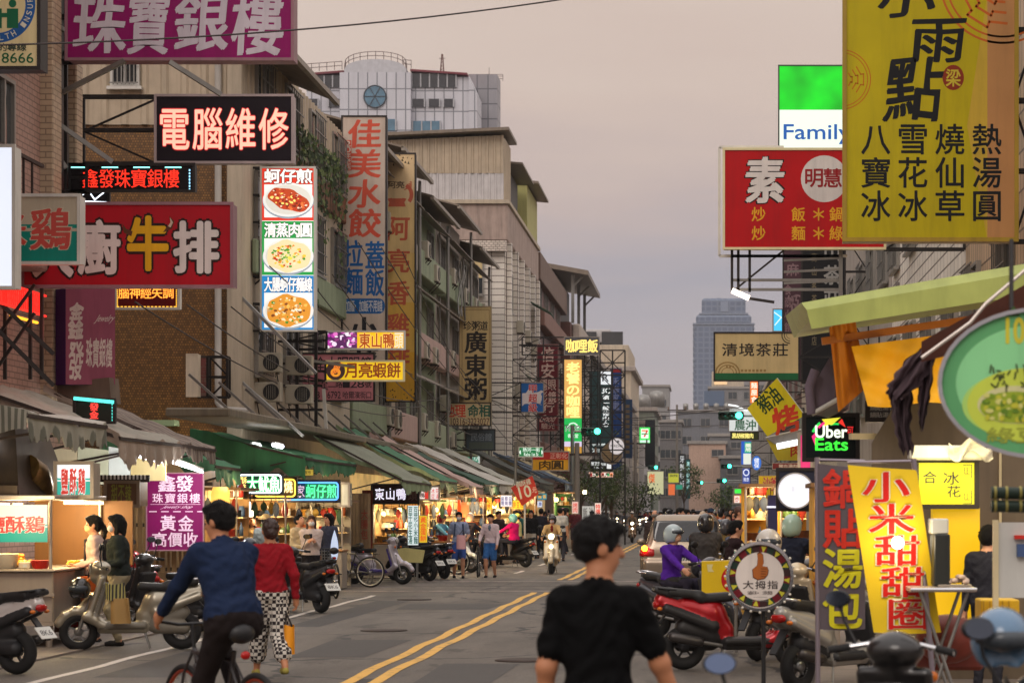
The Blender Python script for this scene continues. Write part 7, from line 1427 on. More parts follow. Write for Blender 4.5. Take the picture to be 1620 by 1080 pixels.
# plants on the balcony of the mosaic building
t = thing('climbing_plant', 'green creeper hanging from the balcony above the food light box', 'plant', (-9.8, 55, 10.6)); g = MB(); rr = random.Random(12)
for i in range(900): 
    y = 51+rr.uniform(0, 6.5); z = 10.9-abs(rr.gauss(0, .9))*(1+.5*math.sin(y*2)); p = Vector((-9.78+rr.uniform(-.1, .15), y, z)); a = Vector((1, rr.uniform(-.8, .2), rr.uniform(-.5, .5))).normalized(); b = a.orthogonal().normalized(); b.rotate(Matrix.Rotation(rr.uniform(0, 6), 3, a)); q = a.cross(b); s = rr.uniform(.07, .16); g.add([p-b*s*.5, p+q*s*.6, p+b*s*.5, p-q*s*.6], [(0, 1, 2, 3)], LEAF[rr.choice((0, 0, 1, 2))])
g.build('leaves', t); g = MB(); [g.tube([(-9.8, 51.3+i*.7, 11), (-9.78, 51.5+i*.7, 10), (-9.76, 51.3+i*.7, 9.3)], .012, mat('bark', None), 5) for i in range(9)]; g.build('stem', t)
# ================================================================ scooters, bicycles, cars
def gnd(px, py): Y = FPX*EYE/(py-HY); return SX(px, Y), Y
def clr(key, c, metal=.0, rough=.3): return mat('body_'+key, c, rough, metal, .05, 2, coat=.5, dirt=.12)
def wheel(par, y, Rr, r, rimm, sp=5, w=None, x=0):
    g = MB(); g.torus((x, y, Rr), (1, 0, 0), Rr-r, r, RUBBER(), 30, 10, w or r*1.05); o = g.build('wheel', par, local=True)
    g = MB(); g.torus((x, y, Rr), (1, 0, 0), Rr-r*1.75, .014, rimm, 26, 6, .035); g.lathe([(0, -.05), (.05, -.05), (.055, .05), (0, .05)], (x, y, Rr), (1, 0, 0), rimm, 14)
    for i in range(sp): a = i*2*math.pi/sp; g.bar((x, y+.03*math.cos(a), Rr+.03*math.sin(a)), (x, y+(Rr-r*1.75)*math.cos(a+.2), Rr+(Rr-r*1.75)*math.sin(a+.2)), .03, rimm, .022)
    q = g.build('rim', par, local=True); q.parent = o; return o
def scooter(label, x, y, th, col, trim=(36, 36, 38), seat=(30, 29, 29), vox=.014, lit=False, plate=True, style='round', mirs=(-1, 1), metal=.2, mir=(120, 130, 150), scale=1.0):
    t = thing('scooter', label, 'scooter', (x, y, .005), R(th), 'scooters parked and ridden along the street'); t.scale = (scale,)*3
    M = clr('%d_%d_%d' % col, col, metal); TR = mat('trim_%d_%d_%d' % trim, trim, .5); SEAT = mat('seat_%d' % seat[0], seat, .55, var=.1)
    sp = style == 'sport'; V = style == 'vespa'
    pr = [rbox((0, -.415, .66), (.2, .035, .27), .035, 0, .05, rot=rotx(-.32)), rbox((0, -.36, .6), (.17, .03, .24), .03, 1, .02, rot=rotx(-.32)), cap((-.17, -.53, .42), (-.1, -.3, .3), .05, .06, 0, .06), cap((.17, -.53, .42), (.1, -.3, .3), .05, .06, 0, .06),
          rbox((0, -.1, .305), (.165, .28, .035), .03, 1, .04), rbox((0, -.1, .27), (.12, .3, .06), .04, 0 if not sp else 1, .04),
          ell((0, -.36, 1.0), (.15, .12, .085), 0, .03), cap((0, -.4, .9), (0, -.37, 1.0), .09, .09, 0, .05),
          cap((0, .17, .42), (0, .3, .6), .12, .13, 0, .06), cap((0, .3, .6), (0, .85, .74 if not V else .6), .15, .075 if not V else .1, 0, .08), cap((-.11, .3, .47), (-.1, .8, .66), .06, .045, 0 if not sp else 1, .04), cap((.11, .3, .47), (.1, .8, .66), .06, .045, 0 if not sp else 1, .04),
          cap((.03, .3, .3), (.06, .62, .27), .1, .08, 1, .05), cap((0, .3, .38), (0, .6, .45), .12, .1, 1, .05)]
    fm = 0
    for i in range(5): a0, a1 = R(25+i*26), R(51+i*26); pr.append(cap((0, -.62-.25*math.cos(a0), .235+.25*math.sin(a0)), (0, -.62-.25*math.cos(a1), .235+.25*math.sin(a1)), .062, .062, fm, .02))
    pr.append(cap((0, -.6, .48), (0, -.45, .62), .06, .09, 0, .04))
    if V: pr += [ell((.13, .5, .46), (.1, .3, .19), 0, .04), ell((-.13, .5, .46), (.1, .3, .19), 0, .04)]
    if sp: pr += [rbox((0, .78, .82), (.1, .16, .03), .02, 1, .04, rot=rotx(.3)), rbox((0, -.47, .96), (.15, .06, .12), .04, 0, .05, rot=rotx(-.5))]
    sdf_mesh(pr, vox, [M, TR], 'body', t)
    sdf_mesh([rbox((0, .27, .77), (.13, .2, .05), .045, 0, .06, rot=rotx(-.06)), rbox((0, .6, .815), (.115, .2, .05), .045, 0, .07, rot=rotx(.1))], vox, [SEAT], 'seat', t)
    rm = mat('alloy', (150, 150, 150), .35, .8) if not sp else mat('dark_alloy', (60, 60, 62), .4, .6)
    wheel(t, -.62, .235, .058, rm); wheel(t, .6, .235, .065, rm)
    g = MB(); [g.tube([(sx*.07, -.62, .235), (sx*.06, -.47, .68)], .022, STEEL(), 8) for sx in (-1, 1)]; g.build('fork', t, local=True)
    g = MB(); g.tube([(-.33, -.27, 1.0), (-.14, -.36, 1.03), (.14, -.36, 1.03), (.33, -.27, 1.0)], .014, CHROME(), 8); [g.tube([(sx*.33, -.27, 1.0), (sx*.23, -.318, 1.016)], .02, RUBBER(), 8) for sx in (-1, 1)]; [g.tube([(sx*.2, -.37, 1.01), (sx*.31, -.34, .985)], .007, STEEL(), 6) for sx in (-1, 1)]; [g.tube([(sx*.19, -.34, 1.01), (sx*.13, -.47, 1.06), (sx*.06, -.5, .95), (sx*.05, -.52, .8)], .006, PLAST(), 6) for sx in (-1, 1)]; g.build('handlebar', t, local=True)
    for sx in mirs:
        g = MB(); g.tube([(sx*.2, -.34, 1.03), (sx*.27, -.36, 1.15), (sx*.29, -.35, 1.22)], .008, PLAST(), 6); q = (sx*.3, -.35, 1.26); g.ball(q, (.07, .022, .045), PLAST(), 14, 8); mo = g.build('mirror', t, local=True)
        g = MB(); g.lathe([(0, 0), (.055, .0)], (0, 0, 0), (0, 1, 0), emit('x', (0, 0, 0), 0) if False else mat('mirror_%d' % mir[0], mir, .08, .9, .02), 16); p = g.build('mirror_glass', t, local=True); p.parent = mo; p.location = (q[0], q[1]+.0225, q[2]); p.scale = (1.1, 1, .72)
    hl = E(255, 236, 190, k=14) if lit else mat('headlamp_glass', (190, 190, 186), .12, .3)
    g = MB(); g.lathe([(0, -.03), (.05, -.025), (.075, 0)], (0, -.475, 1.0) if not sp else (0, -.55, .88), (0, 1, 0), hl, 18); g.build('headlight', t, local=True)
    if lit: g = MB(); g.lathe([(0, -.02), (.05, 0)], (0, -.53, .74), (0, 1, 0), E(255, 240, 210, k=10), 14); g.build('headlight', t, local=True)
    g = MB(); g.ball((0, .9, .7 if not V else .6), (.09, .04, .045), mat('tail_red', (170, 20, 16), .15), 14, 8); g.build('taillight', t, local=True)
    for sx in (-1, 1):
        for q, r_ in (((sx*.12, .88, .66), (.035, .03, .022)), ((sx*.16, -.5, .86), (.03, .02, .03))): g = MB(); g.ball(q, r_, mat('amber_lens', (206, 110, 30), .2), 10, 6); g.build('indicator', t, local=True)
    g = MB(); g.slab([(-.05, .8, .58), (.05, .8, .58), (.04, .98, .36), (-.04, .98, .36)], (0, .01, .015), PLAST()); g.build('mudguard', t, local=True)
    if plate:
        PZ = Matrix.Translation((0, .955, .44)) @ Matrix.Rotation(R(40), 4, 'X'); g = MB(); g.M = PZ; g.box((-.13, -.005, -.075), (.13, .005, .075), mat('plate_white', (206, 206, 200), .4)); v, f_, bb = glyph('8K6'); sc = .19/(bb[2]-bb[0]); g.add([(-(a-bb[0])*sc+.095, .007, (b_-bb[1])*sc*.8-.035) for a, b_ in v], [k[::-1] for k in f_], mat('plate_ink', (40, 40, 44), .5)); g.build('number_plate', t, local=True)
    g = MB(); g.lathe([(0, 0), (.045, 0), (.055, .06), (.055, .33), (.035, .38), (0, .38)], (-.17, .42, .3), (0, .96, .18), mat('dark_silencer', (74, 70, 68), .35, .7), 14); g.tube([(-.1, .2, .26), (-.17, .42, .3)], .02, STEEL(), 8); g.build('exhaust', t, local=True)
    g = MB(); [g.tube([(sx*.08, .15, .25), (sx*.13, .22, .02)], .012, STEEL(), 6) for sx in (-1, 1)]; g.build('stand', t, local=True)
    g = MB(); g.tube([(-.1, .7, .86), (-.11, .88, .88), (0, .93, .89), (.11, .88, .88), (.1, .7, .86)], .014, CHROME() if not sp else PLAST(), 8); g.build('grab_rail', t, local=True)
    return t
SV = (172, 164, 146)
scooter('scooter cut by the left edge, its red tail lamp and plate showing', -7.78, 22.6, -108, (196, 190, 186), vox=.012, style='sport')
scooter('silver scooter side on, with a dark seat, in front of the fried chicken stall', SX(208, 26.3), 26.3, -77, SV, (120, 114, 102), vox=.01, metal=.6)
scooter('dark scooter with a slanting seat behind the cyclist', SX(262, 30.5), 30.5, -112, (44, 42, 42), vox=.013)
scooter('red and black scooter behind the woman in the dark jacket', SX(218, 32.5), 32.5, -150, (150, 26, 26), vox=.014)
scooter('black scooter seen from behind with a grey side panel, near the red shirted woman', SX(478, 36.2), 36.2, -138, (34, 33, 34), (28, 28, 30), vox=.012, style='sport')
scooter('white and lilac scooter side on, facing right beside the bicycle', SX(598, 49.6), 49.6, 74, (186, 180, 190), (72, 60, 140), vox=.014)
scooter('dark scooter with a cream flat board on its side, beside the lilac one', SX(652, 52), 52, -128, (40, 40, 44), vox=.015)
scooter('dark blue scooter with a clear windshield, last before the boy in blue', SX(683, 53.8), 53.8, -142, (40, 48, 66), vox=.015)
scooter('white scooter half hidden behind the boy in blue', SX(716, 59), 59, 62, (206, 206, 200), vox=.017); scooter('grey scooter under the rider in the cream helmet', SX(748, 61.5), 61.5, 150, (70, 74, 80), vox=.017)
scooter('black scooter with a white plate behind the pink jacket', SX(806, 64.5), 64.5, -122, (36, 34, 36), vox=.016, style='sport')
scooter('cream scooter ridden toward the camera with its headlight on', SX(873, 57.8), 57.8, 2, (206, 188, 156), (180, 160, 130), vox=.013, lit=True, style='vespa', metal=.1)
for px, Y, c, lb in ((1000, 112, (120, 90, 60), 'amber lit scooter coming up the right of the yellow line'), (988, 140, (60, 60, 62), 'distant scooter left of the amber lit one'), (1012, 150, (90, 84, 80), 'distant scooter with a lamp right of the amber lit one'), (976, 172, (50, 50, 54), 'tiny scooter lamp farthest down the road'), (1022, 180, (70, 60, 60), 'tiny scooter lamp near the bald man')): scooter(lb, SX(px, Y), Y, 3, c, vox=.03, lit=True)
scooter('glossy red scooter side on, facing right, in front of the yellow box', SX(1168, 23.2), 23.2, 101, (170, 16, 26), (40, 38, 38), vox=.01, style='sport', metal=.35, mir=(170, 186, 220))
scooter('dark scooter under the rider in purple', SX(1092, 28.5), 28.5, 48, (60, 60, 66), vox=.014); scooter('dark scooter under the rider in the black padded jacket', SX(1122, 33), 33, 178, (54, 50, 50), vox=.015)
scooter('grey scooter under the rider in the mint helmet', SX(1268, 27.2), 27.2, 160, (112, 108, 104), vox=.014, plate=False); scooter('cream and black scooter behind the round thumb sign', SX(1238, 24.9), 24.9, 150, (206, 190, 160), vox=.013, plate=False)
scooter('grey scooter behind the dark grey banner', SX(1322, 20.8), 20.8, 140, (150, 146, 140), vox=.013, plate=False); scooter('black scooter in the foreground with one raised mirror, by the banners', .83, 10.6, 160, (30, 28, 28), vox=.01, mirs=(1,), plate=False)
scooter('near scooter at the bottom edge with only its blue mirror showing', .34, 7.5, 184, (60, 62, 66), vox=.01, scale=.92, mir=(150, 176, 226), mirs=(1,), plate=False); scooter('grey scooter in the bottom right corner with a pale blue mirror', 1.42, 8.0, 196, (44, 48, 50), vox=.01, mir=(120, 160, 206), plate=False)
scooter('yellow banded delivery scooter between the car and the red scooter', SX(1150, 36.5), 36.5, 175, (70, 66, 62), vox=.016)
g = MB(); pl = Plane(25.6); g.slab([pl.at(1110, 888), pl.at(1110, 946), pl.at(1168, 946), pl.at(1168, 886)], (0, .34, 0), mat('yellow_box', (226, 190, 20), .4)); g.disc(pl, 1158, 916, 17, 20, D(200, 30, 30), .004, 30); g.text(pl, '米', 1146, 902, 1170, 929, D(226, 196, 40), bold=.07, lift=.008); g.shape(pl, [(1118, 892), (1128, 892), (1126, 899), (1130, 904), (1120, 904)][::-1], D(226, 214, 150), .004); g.disc(pl, 1150, 948, 16, 8, D(200, 30, 30), .004, 20, 180, 360); o = tag(g.build('delivery_box'), 'yellow box with a red round mark standing on a trestle behind the red scooter', 'box')
g = MB(); b0, b1 = W(1110, 946, 25.6), W(1168, 946, 25.9); [g.tube([(xx, yy, .02), (xx, yy, b0.z)], .02, STEEL(), 8) for xx in (b0.x+.03, b1.x-.03) for yy in (25.64, 25.9)]; g.box((b0.x, 25.61, b0.z-.03), (b1.x, 25.93, b0.z-.003), STEEL()); tag(g.build('trestle'), 'low steel trestle carrying the yellow box', 'trestle')
def on_board(): 
    g = MB(); pl = Plane(51.3); g.slab([pl.at(618, 869), pl.at(622, 888), pl.at(668, 890), pl.at(672, 870), pl.at(640, 866)], (0, .05, 0), mat('cream_board2', (206, 196, 130), .5, dirt=.2)); g.bar(pl.at(640, 890), pl.at(640, 924), .05, STEEL()); g.bar(pl.at(660, 890), pl.at(660, 924), .05, STEEL()); tag(g.build('flat_board'), 'cream flat board propped against the dark scooter', 'board')
on_board()
def copy_tree(o, par=None):
    c = o.copy(); COL.objects.link(c); c.parent = par
    for k in o.children: copy_tree(k, c)
    return c
PARKED = [o for o in COL.objects if o.name.startswith('scooter') and o.parent is None and 50 < o.location.y < 66 and 'ridden' not in o['label']]
rr = random.Random(31)
for i in range(26):
    c = copy_tree(PARKED[i % len(PARKED)]); Y = (66.5+i*2.6) if i < 16 else 56+(i-16)*7; c.location = (-7.5+rr.uniform(-.3, .3) if i < 16 else 1.5+rr.uniform(-.2, .4), Y, .005); c.rotation_euler = (0, 0, R(rr.uniform(-150, -110) if i < 16 else rr.uniform(110, 160))); c['label'] = 'scooter in the tightly parked row farther along the left kerb' if i < 16 else 'scooter parked farther along the right hand kerb'
def bicycle(label, x, y, th, col, rim=(170, 168, 160), basket=False, rack=False, tyre=None):
    t = thing('bicycle', label, 'bicycle', (x, y, .005), R(th), 'bicycles on the street'); m = clr('bike_%d_%d_%d' % col, col, .2); rm = mat('rim_%d_%d_%d' % rim, rim, .35, .5)
    for yy in (-.52, .52):
        g = MB(); g.torus((0, yy, .34), (1, 0, 0), .32, .021, RUBBER() if not tyre else mat('tyre_%d' % tyre[0], tyre, .7), 40, 8); o = g.build('wheel', t, local=True)
        g = MB(); g.torus((0, yy, .34), (1, 0, 0), .293, .014, rm, 36, 6); g.lathe([(0, -.045), (.022, -.045), (.022, .045), (0, .045)], (0, yy, .34), (1, 0, 0), CHROME(), 10)
        for i in range(16): a = i*math.pi/8; g.bar((.015 if i % 2 else -.015, yy, .34), (0, yy+.29*math.cos(a), .34+.29*math.sin(a)), .004, STEEL())
        q = g.build('rim', t, local=True); q.parent = o
    g = MB(); hd, bb, st, ra = (0, -.38, .78), (0, .06, .3), (0, .2, .8), (0, .52, .34)
    for a, b, r in ((hd, bb, .02), ((0, -.36, .68), bb, .02), (bb, st, .017), ((0, .19, .74), (0, -.37, .76), .017)): g.tube([a, b], r, m, 8)
    for sx in (-.05, .05): g.tube([(sx, .52, .34), (sx*.5, .08, .3)], .009, m, 6); g.tube([(sx, .52, .34), (sx*.4, .18, .72)], .009, m, 6); g.tube([(sx, -.52, .34), (sx, -.44, .62), (0, -.38, .8)], .011, m, 6)
    g.build('frame', t, local=True)
    g = MB(); g.tube([(-.27, -.36, .98), (-.1, -.42, .95), (.1, -.42, .95), (.27, -.36, .98)], .012, PLAST(), 8); g.tube([(0, -.42, .95), hd], .014, PLAST(), 8); g.build('handlebar', t, local=True)
    sdf_mesh([cap((0, .12, .9), (0, .3, .92), .03, .07, 0, .03), cap((-.04, .3, .92), (.04, .3, .92), .05, .05, 0, .03)], .012, [PLAST()], 'saddle', t)
    g = MB(); g.tube([(-.09, .06, .3), (.09, .06, .3)], .02, STEEL(), 8); g.lathe([(0, 0), (.09, 0), (.09, .008), (0, .008)], (-.05, .06, .3), (-1, 0, 0), STEEL(), 20)
    for sx, a in ((-1, 1), (1, -1)): g.bar((sx*.09, .06, .3), (sx*.09, .06+.05*a, .3+.16*a), .02, STEEL()); g.box((sx*.14-.045, .06+.05*a-.03, .3+.16*a-.01), (sx*.14+.045, .06+.05*a+.03, .3+.16*a+.01), PLAST())
    g.build('crank', t, local=True)
    if rack: g = MB(); [g.bar((sx, .2, .74), (sx, .72, .74), .012, BLACK()) for sx in (-.06, .06)]; [g.bar((sx, .55, .34), (sx, .62, .74), .01, BLACK()) for sx in (-.06, .06)]; [g.bar((-.06, y_, .74), (.06, y_, .74), .01, BLACK()) for y_ in (.3, .5, .7)]; g.build('rack', t, local=True)
    if basket: g = MB(); g.lattice((-.15, -.46, .72), (.15, -.46, .72), (.17, -.48, .95), (-.17, -.48, .95), 6, 4, .008, STEEL(), False); g.lattice((-.15, -.7, .72), (.15, -.7, .72), (.17, -.72, .95), (-.17, -.72, .95), 6, 4, .008, STEEL(), False); [g.lattice((sx, -.46, .72), (sx, -.7, .72), (sx*1.1, -.72, .95), (sx*1.1, -.48, .95), 5, 4, .008, STEEL(), False) for sx in (-.15, .15)]; g.build('basket', t, local=True)
    g = MB(); g.ball((0, .36, .78), (.035, .02, .028), mat('tail_red', None), 10, 8); g.build('taillight', t, local=True)
    return t
bicycle('dark bicycle with orange forks and red rims under the man in navy', -3.2, 14.1, -141, (40, 34, 36), (150, 60, 40), tyre=(24, 22, 22))
bicycle('black bicycle with white rimmed wheels in front of the lilac scooter', SX(550, 47.6), 47.6, -100, (38, 38, 44), (206, 204, 196), rack=True); bicycle('dark bicycle leaning behind the black scooter', SX(524, 42), 42, -160, (34, 34, 36), basket=True)
bicycle('bicycle pushed by the boy in the pale pink jacket', SX(757, 55), 55, 4, (36, 36, 38)); bicycle('bicycle with white rims behind the boy in blue', SX(693, 57), 57, 85, (60, 60, 66), (206, 206, 200))
def car(label, x, y, th, col, vox=.035, lit=0, plate='5678-R', amb=False, h=1.0):
    t = thing('car', label, 'car', (x, y, .005), R(th), 'cars on the street'); M = clr('car_%d_%d_%d' % col, col, .6, .25); GL = glass('car_glass', (34, 38, 44), .05); DK = mat('car_trim', (34, 34, 36), .5)
    low = [rbox((0, 0, .64), (.93, 2.25, .36), .2, 0, .05), rbox((0, 2.1, .52), (.88, .2, .2), .1, 0, .05), rbox((0, 0, .36), (.9, 2.2, .1), .06, 1, .02)]
    gh = rbox((0, .42, 1.22), (.86, 1.72, .44*h), .17, 0, .08, taper=.26, rake=-.28)
    sub = [cap((sx*1.05, yy, .34), (sx*.7, yy, .34), .39, .39, 1, .02, 's') for sx in (-1, 1) for yy in (-1.42, 1.42)]
    sdf_mesh(low+[gh]+sub, vox, [M, DK], 'body', t)
    gi = dict(gh); gi['h'] = gh['h']+.008
    def part(nm, m, base, c, hh, rd=.06): 
        q = rbox(c, hh, rd, 0, .0, 'i'); sdf_mesh([base, q], vox*.7, [m], nm, t)
    part('rear_window', GL, gi, (0, 2.1, 1.28), (.66, .6, .215)); part('windscreen', GL, gi, (0, -1.4, 1.28), (.68, .62, .24))
    for sx in (-1, 1):
        part('side_window', GL, gi, (sx*.85, .8, 1.26), (.22, .72, .2)); part('side_window', GL, gi, (sx*.85, -.55, 1.26), (.22, .6, .2))
        li = dict(low[0]); li['h'] = low[0]['h']+.012
        part('taillight', mat('tail_red', None), li, (sx*.8, 2.2, .86), (.17, .25, .1), .05); part('headlight', E(255, 236, 200, k=8) if lit else mat('headlamp_glass', None), li, (sx*.72, -2.2, .78), (.17, .2, .08), .04)
        if amb and sx == 1: g = MB(); g.ball((sx*.83, 2.27, .93), (.06, .03, .06), E(255, 130, 20, k=22), 14, 10); g.build('indicator', t, local=True)
        for yy in (-1.42, 1.42): wheel(t, yy, .34, .1, mat('alloy', (150, 150, 150), .35, .8), 6, .11, sx*.82)
        g = MB(); g.ball((sx*1.0, -.95, 1.02), (.1, .07, .075), M, 12, 8); g.build('door_mirror', t, local=True)
        g = MB(); g.tube([(sx*.64, -.6, 1.655), (sx*.6, .3, 1.69), (sx*.58, 1.5, 1.65)], .02, CHROME(), 8); g.build('roof_rail', t, local=True)
    g = MB(); g.box((-.26, 2.262, .62), (.26, 2.28, .78), mat('plate_white', None)); v, f_, bb = glyph(plate); sc = .44/(bb[2]-bb[0]); g.add([(.22-(a-bb[0])*sc, 2.283, .65+(b_-bb[1])*sc) for a, b_ in v], [k[::-1] for k in f_], mat('plate_ink', None)); g.build('number_plate', t, local=True)
    g = MB(); g.bar((-.7, 2.27, .5), (.7, 2.27, .5), .05, DK); g.bar((-.5, 2.275, .84), (.5, 2.275, .84), .03, CHROME()); g.tube([(-.4, 2.27, .58), (-.42, 2.27, .8), (.42, 2.27, .8), (.4, 2.27, .58)], .012, DK, 6)
    for sx in (-1, 1): g.ball((sx*.62, 2.27, .48), (.14, .02, .035), mat('tail_red', None), 12, 6)
    g.build('bumper', t, local=True); return t
car('pale champagne car from behind, orange indicator flashing, in the right lane', -.46, 46.0, 180, (150, 134, 116), .03, amb=True, h=.9)
for px, Y, c, lb, l, th in ((1048, 150, (60, 60, 64), 'dark car facing the camera behind the bald man', 1, 0), (1082, 190, (196, 196, 196), 'white car in the distance behind the capped heads', 1, 0), (1030, 215, (150, 150, 152), 'silver car far down the road', 1, 0), (950, 165, (206, 204, 200), 'white car parked by the roadside trees', 0, 0), (1108, 235, (40, 42, 46), 'black car far down the right lane', 0, 180)): car(lb, SX(px, Y), Y, th, c, .06, l)
# ================================================================ people
SKIN = mat('skin', (206, 150, 118), .55, var=.05); SKIN2 = mat('tanned_skin', (178, 120, 86), .55, var=.05); HAIR = mat('black_hair', (16, 13, 13), .6, var=.4, scale=60, spec=.2, bump=.8); BRHAIR = mat('brown_hair', (70, 42, 30), .5, var=.3, scale=30); GREYH = mat('grey_hair', (120, 112, 106), .7); DARKE = mat('eye_dark', (30, 24, 22), .3); LIP = mat('lip', (156, 84, 74), .5); MASK = mat('mask_white', (214, 214, 214), .8)
def fab(c, v=.1): return mat('fabric_%d_%d_%d' % c, c, .9, var=v, scale=2.2, bump=.8, spec=.12)
def ik(a, b, l1, l2, pole):
    a, b, pole = Vector(a), Vector(b), Vector(pole); d = b-a; L = min(d.length, (l1+l2)*.999); u = d.normalized(); x = (l1*l1-l2*l2+L*L)/(2*L); hgt = math.sqrt(max(l1*l1-x*x, 0)); p = (pole-u*pole.dot(u)); p = p.normalized() if p.length > 1e-4 else Vector((0, -1, 0)); return a+u*x+p*hgt, a+u*L
def person(label, x, y, th, h=1.68, top=(60, 60, 64), bot=(50, 50, 56), skin=None, shoe=(40, 38, 38), sleeve='long', leg='long', hair='short', hm=None, mask=False, vox=None, P=(0, 0, .92), lean=.03, lf=(.1, .0, .08), rf=(-.1, .0, .08), lh=(.25, -.05, .83), rh=(-.25, -.05, .83), hy=0, hp=0, hel=(200, 200, 196), inner=None, wide=1.0, tm=None, bm=None, hood=False, collar=False, fat=1.0, grp='people in the night market street', z=0.0, elp=(0, .9, -.3), extra=None, nk=0.0, sw=.175):
    t = thing('person', label, 'person', (x, y, z), R(th), grp); s = h/1.7; V = lambda *a: Vector(a)
    vox = vox or (.009 if y < 16 else .011 if y < 30 else .0135 if y < 62 else .02); vox /= s; fr = max(.0085, vox*.85)
    P = V(*P); sl, cl_ = math.sin(lean), math.cos(lean); u = V(0, -sl, cl_); RL = rotx(lean); sm = skin or SKIN; pr = []; f_ = fat
    C = lambda k, dx=0, dy=0: tuple(P+u*k+V(dx, dy*cl_, dy*sl))
    pr += [ell(C(.0), (.155*f_, .118*f_, .13), 2, .06, rot=RL), ell(C(.16), (.145*f_, .11*f_, .16), 1, .08, rot=RL), ell(C(.34), (.168*f_, .122*f_, .19), 1, .08, rot=RL), cap(C(.455, -.13), C(.455, .13), .068, .068, 1, .07), ell(C(.06), (.165*f_, .125*f_, .12), 1, .04, rot=RL), cap(C(.47), C(.56+nk), .06, .052, 0, .03), cap(C(.455), C(.5), .075, .062, 1, .04)]
    if collar: pr.append(cap(C(.48, 0, .012), C(.507, 0, .014), .07, .068, 1, .01))
    if inner: pr.append(ell(C(.4, 0, -.075), (.045, .06, .1), 6, .01, rot=RL))
    if hood: pr.append(ell(C(.5, 0, .08), (.12, .08, .08), 1, .04))
    for sx, ft, hd in ((1, lf, lh), (-1, rf, rh)):
        hip = P+V(sx*.085, 0, -.03); kn, an = ik(hip, ft, .43, .42, (0, -1, .15)); w_ = wide
        if leg == 'long': pr += [cap(hip, kn, .09*w_*f_, .064*w_, 2, .05), cap(kn, an+(an-kn).normalized()*-.03, .062*w_, .05*w_, 2, .04), cap(an, an, .036, .036, 0, .01)]
        elif leg == 'shorts': mid = hip.lerp(kn, .86); pr += [cap(hip, mid, .098*f_, .088, 2, .05), cap(mid, kn, .06, .056, 0, .01), cap(kn, kn.lerp(an, .35), .055, .056, 0, .03), cap(kn.lerp(an, .3), an, .056, .036, 0, .03)]
        elif leg == 'crop': mid = kn.lerp(an, .62); pr += [cap(hip, kn, .1*w_, .09*w_, 2, .05), cap(kn, mid, .088*w_, .085*w_, 2, .03), cap(mid, an, .045, .035, 0, .01)]
        yw = V(0, -1, 0); pr += [cap(an+V(0, .03, -.045), an+V(0, -.1, -.05), .036, .032, 3, .02), cap(an+V(0, -.1, -.05), an+V(0, -.16, -.055), .036, .026, 3, .02)]
        if z == 0 and ft[2] < .1: pass
        sh = Vector(C(.455, sx*sw)); el, wr = ik(sh, hd, .285, .255, (sx*.35+elp[0], elp[1], elp[2])); ps = {'long': 1.0, 'short': .62, 'none': 0}[sleeve]
        if sleeve == 'long': pr += [cap(sh, el, .062*f_, .05, 1, .05), cap(el, wr.lerp(el, .08), .05, .04, 1, .04)]
        else: m_ = sh.lerp(el, .72); pr += [cap(sh, m_, .066*f_, .062, 1, .05), cap(m_, el, .045, .04, 0, .01), cap(el, el, .041, .041, 0, .02), cap(el, wr, .042, .028, 0, .02)]
        d = (wr-el).normalized(); n = V(0, -1, 0)-d*(-d.y); n = n.normalized() if n.length > .2 else V(0, 0, 1); q = d.cross(n).normalized()*sx; q = -q if q.x*sx > 0 else q
        pr += [cap(wr, wr+d*.03, .026, .03, 0, .02), ell(wr+d*.055, (.03, .03, .045), 0, .02)]
        for i in range(4):
            b = wr+d*.085+n*(1.5-i)*.02; L = (.036, .041, .039, .03)[i]; k1 = (d+q*.35).normalized(); k2 = (d*.5+q).normalized(); pr += [cap(b-d*.02, b+k1*L, fr*1.05, fr, 0, .006), cap(b+k1*L, b+k1*L+k2*L*.85, fr, fr*.9, 0, .004)]
        b = wr+d*.03+n*.026; pr += [cap(b, b+d*.03+n*.03+q*.01, fr*1.2, fr*1.1, 0, .012), cap(b+d*.03+n*.03+q*.01, b+d*.065+n*.034+q*.02, fr*1.1, fr*.95, 0, .004)]
    hc = Vector(C(.56+nk))+V(0, -.02, .105); Rz = Matrix.Rotation(R(hy), 3, 'Z') @ Matrix.Rotation(-R(hp), 3, 'X'); HR = [list(r_) for r_ in Rz]; H = lambda a, b, c: tuple(hc+Rz @ V(a, b, c))
    pr += [ell(H(0, .01, .025), (.076, .094, .098), 0, .03, rot=HR), ell(H(0, -.026, -.05), (.058, .066, .066), 0, .04, rot=HR), cap(H(0, -.09, .012), H(0, -.108, -.022), .011, .016, 0, .012)]
    for sx in (-1, 1): pr += [ell(H(sx*.077, .012, -.005), (.013, .024, .034), 0, .01, rot=HR), ell(H(sx*.031, -.081, .016), (.013, .01, .007), 4, .0, rot=HR), cap(H(sx*.018, -.088, .038), H(sx*.046, -.078, .038), .0055, .004, 4, .0)]
    pr.append(ell(H(0, -.087, -.058), (.024, .01, .008), 5, .0, rot=HR))
    sdf_mesh(pr, vox, [sm, tm or fab(top), bm or fab(bot), fab(shoe), DARKE, LIP, fab(inner or (200, 200, 200))], 'body', t)
    cut = [ell(H(0, -.1, -.045), (.078, .085, .098), 0, .0, 's', rot=HR), ell(H(0, -.01, -.16), (.13, .13, .075), 0, .0, 's')]; hm = hm or HAIR
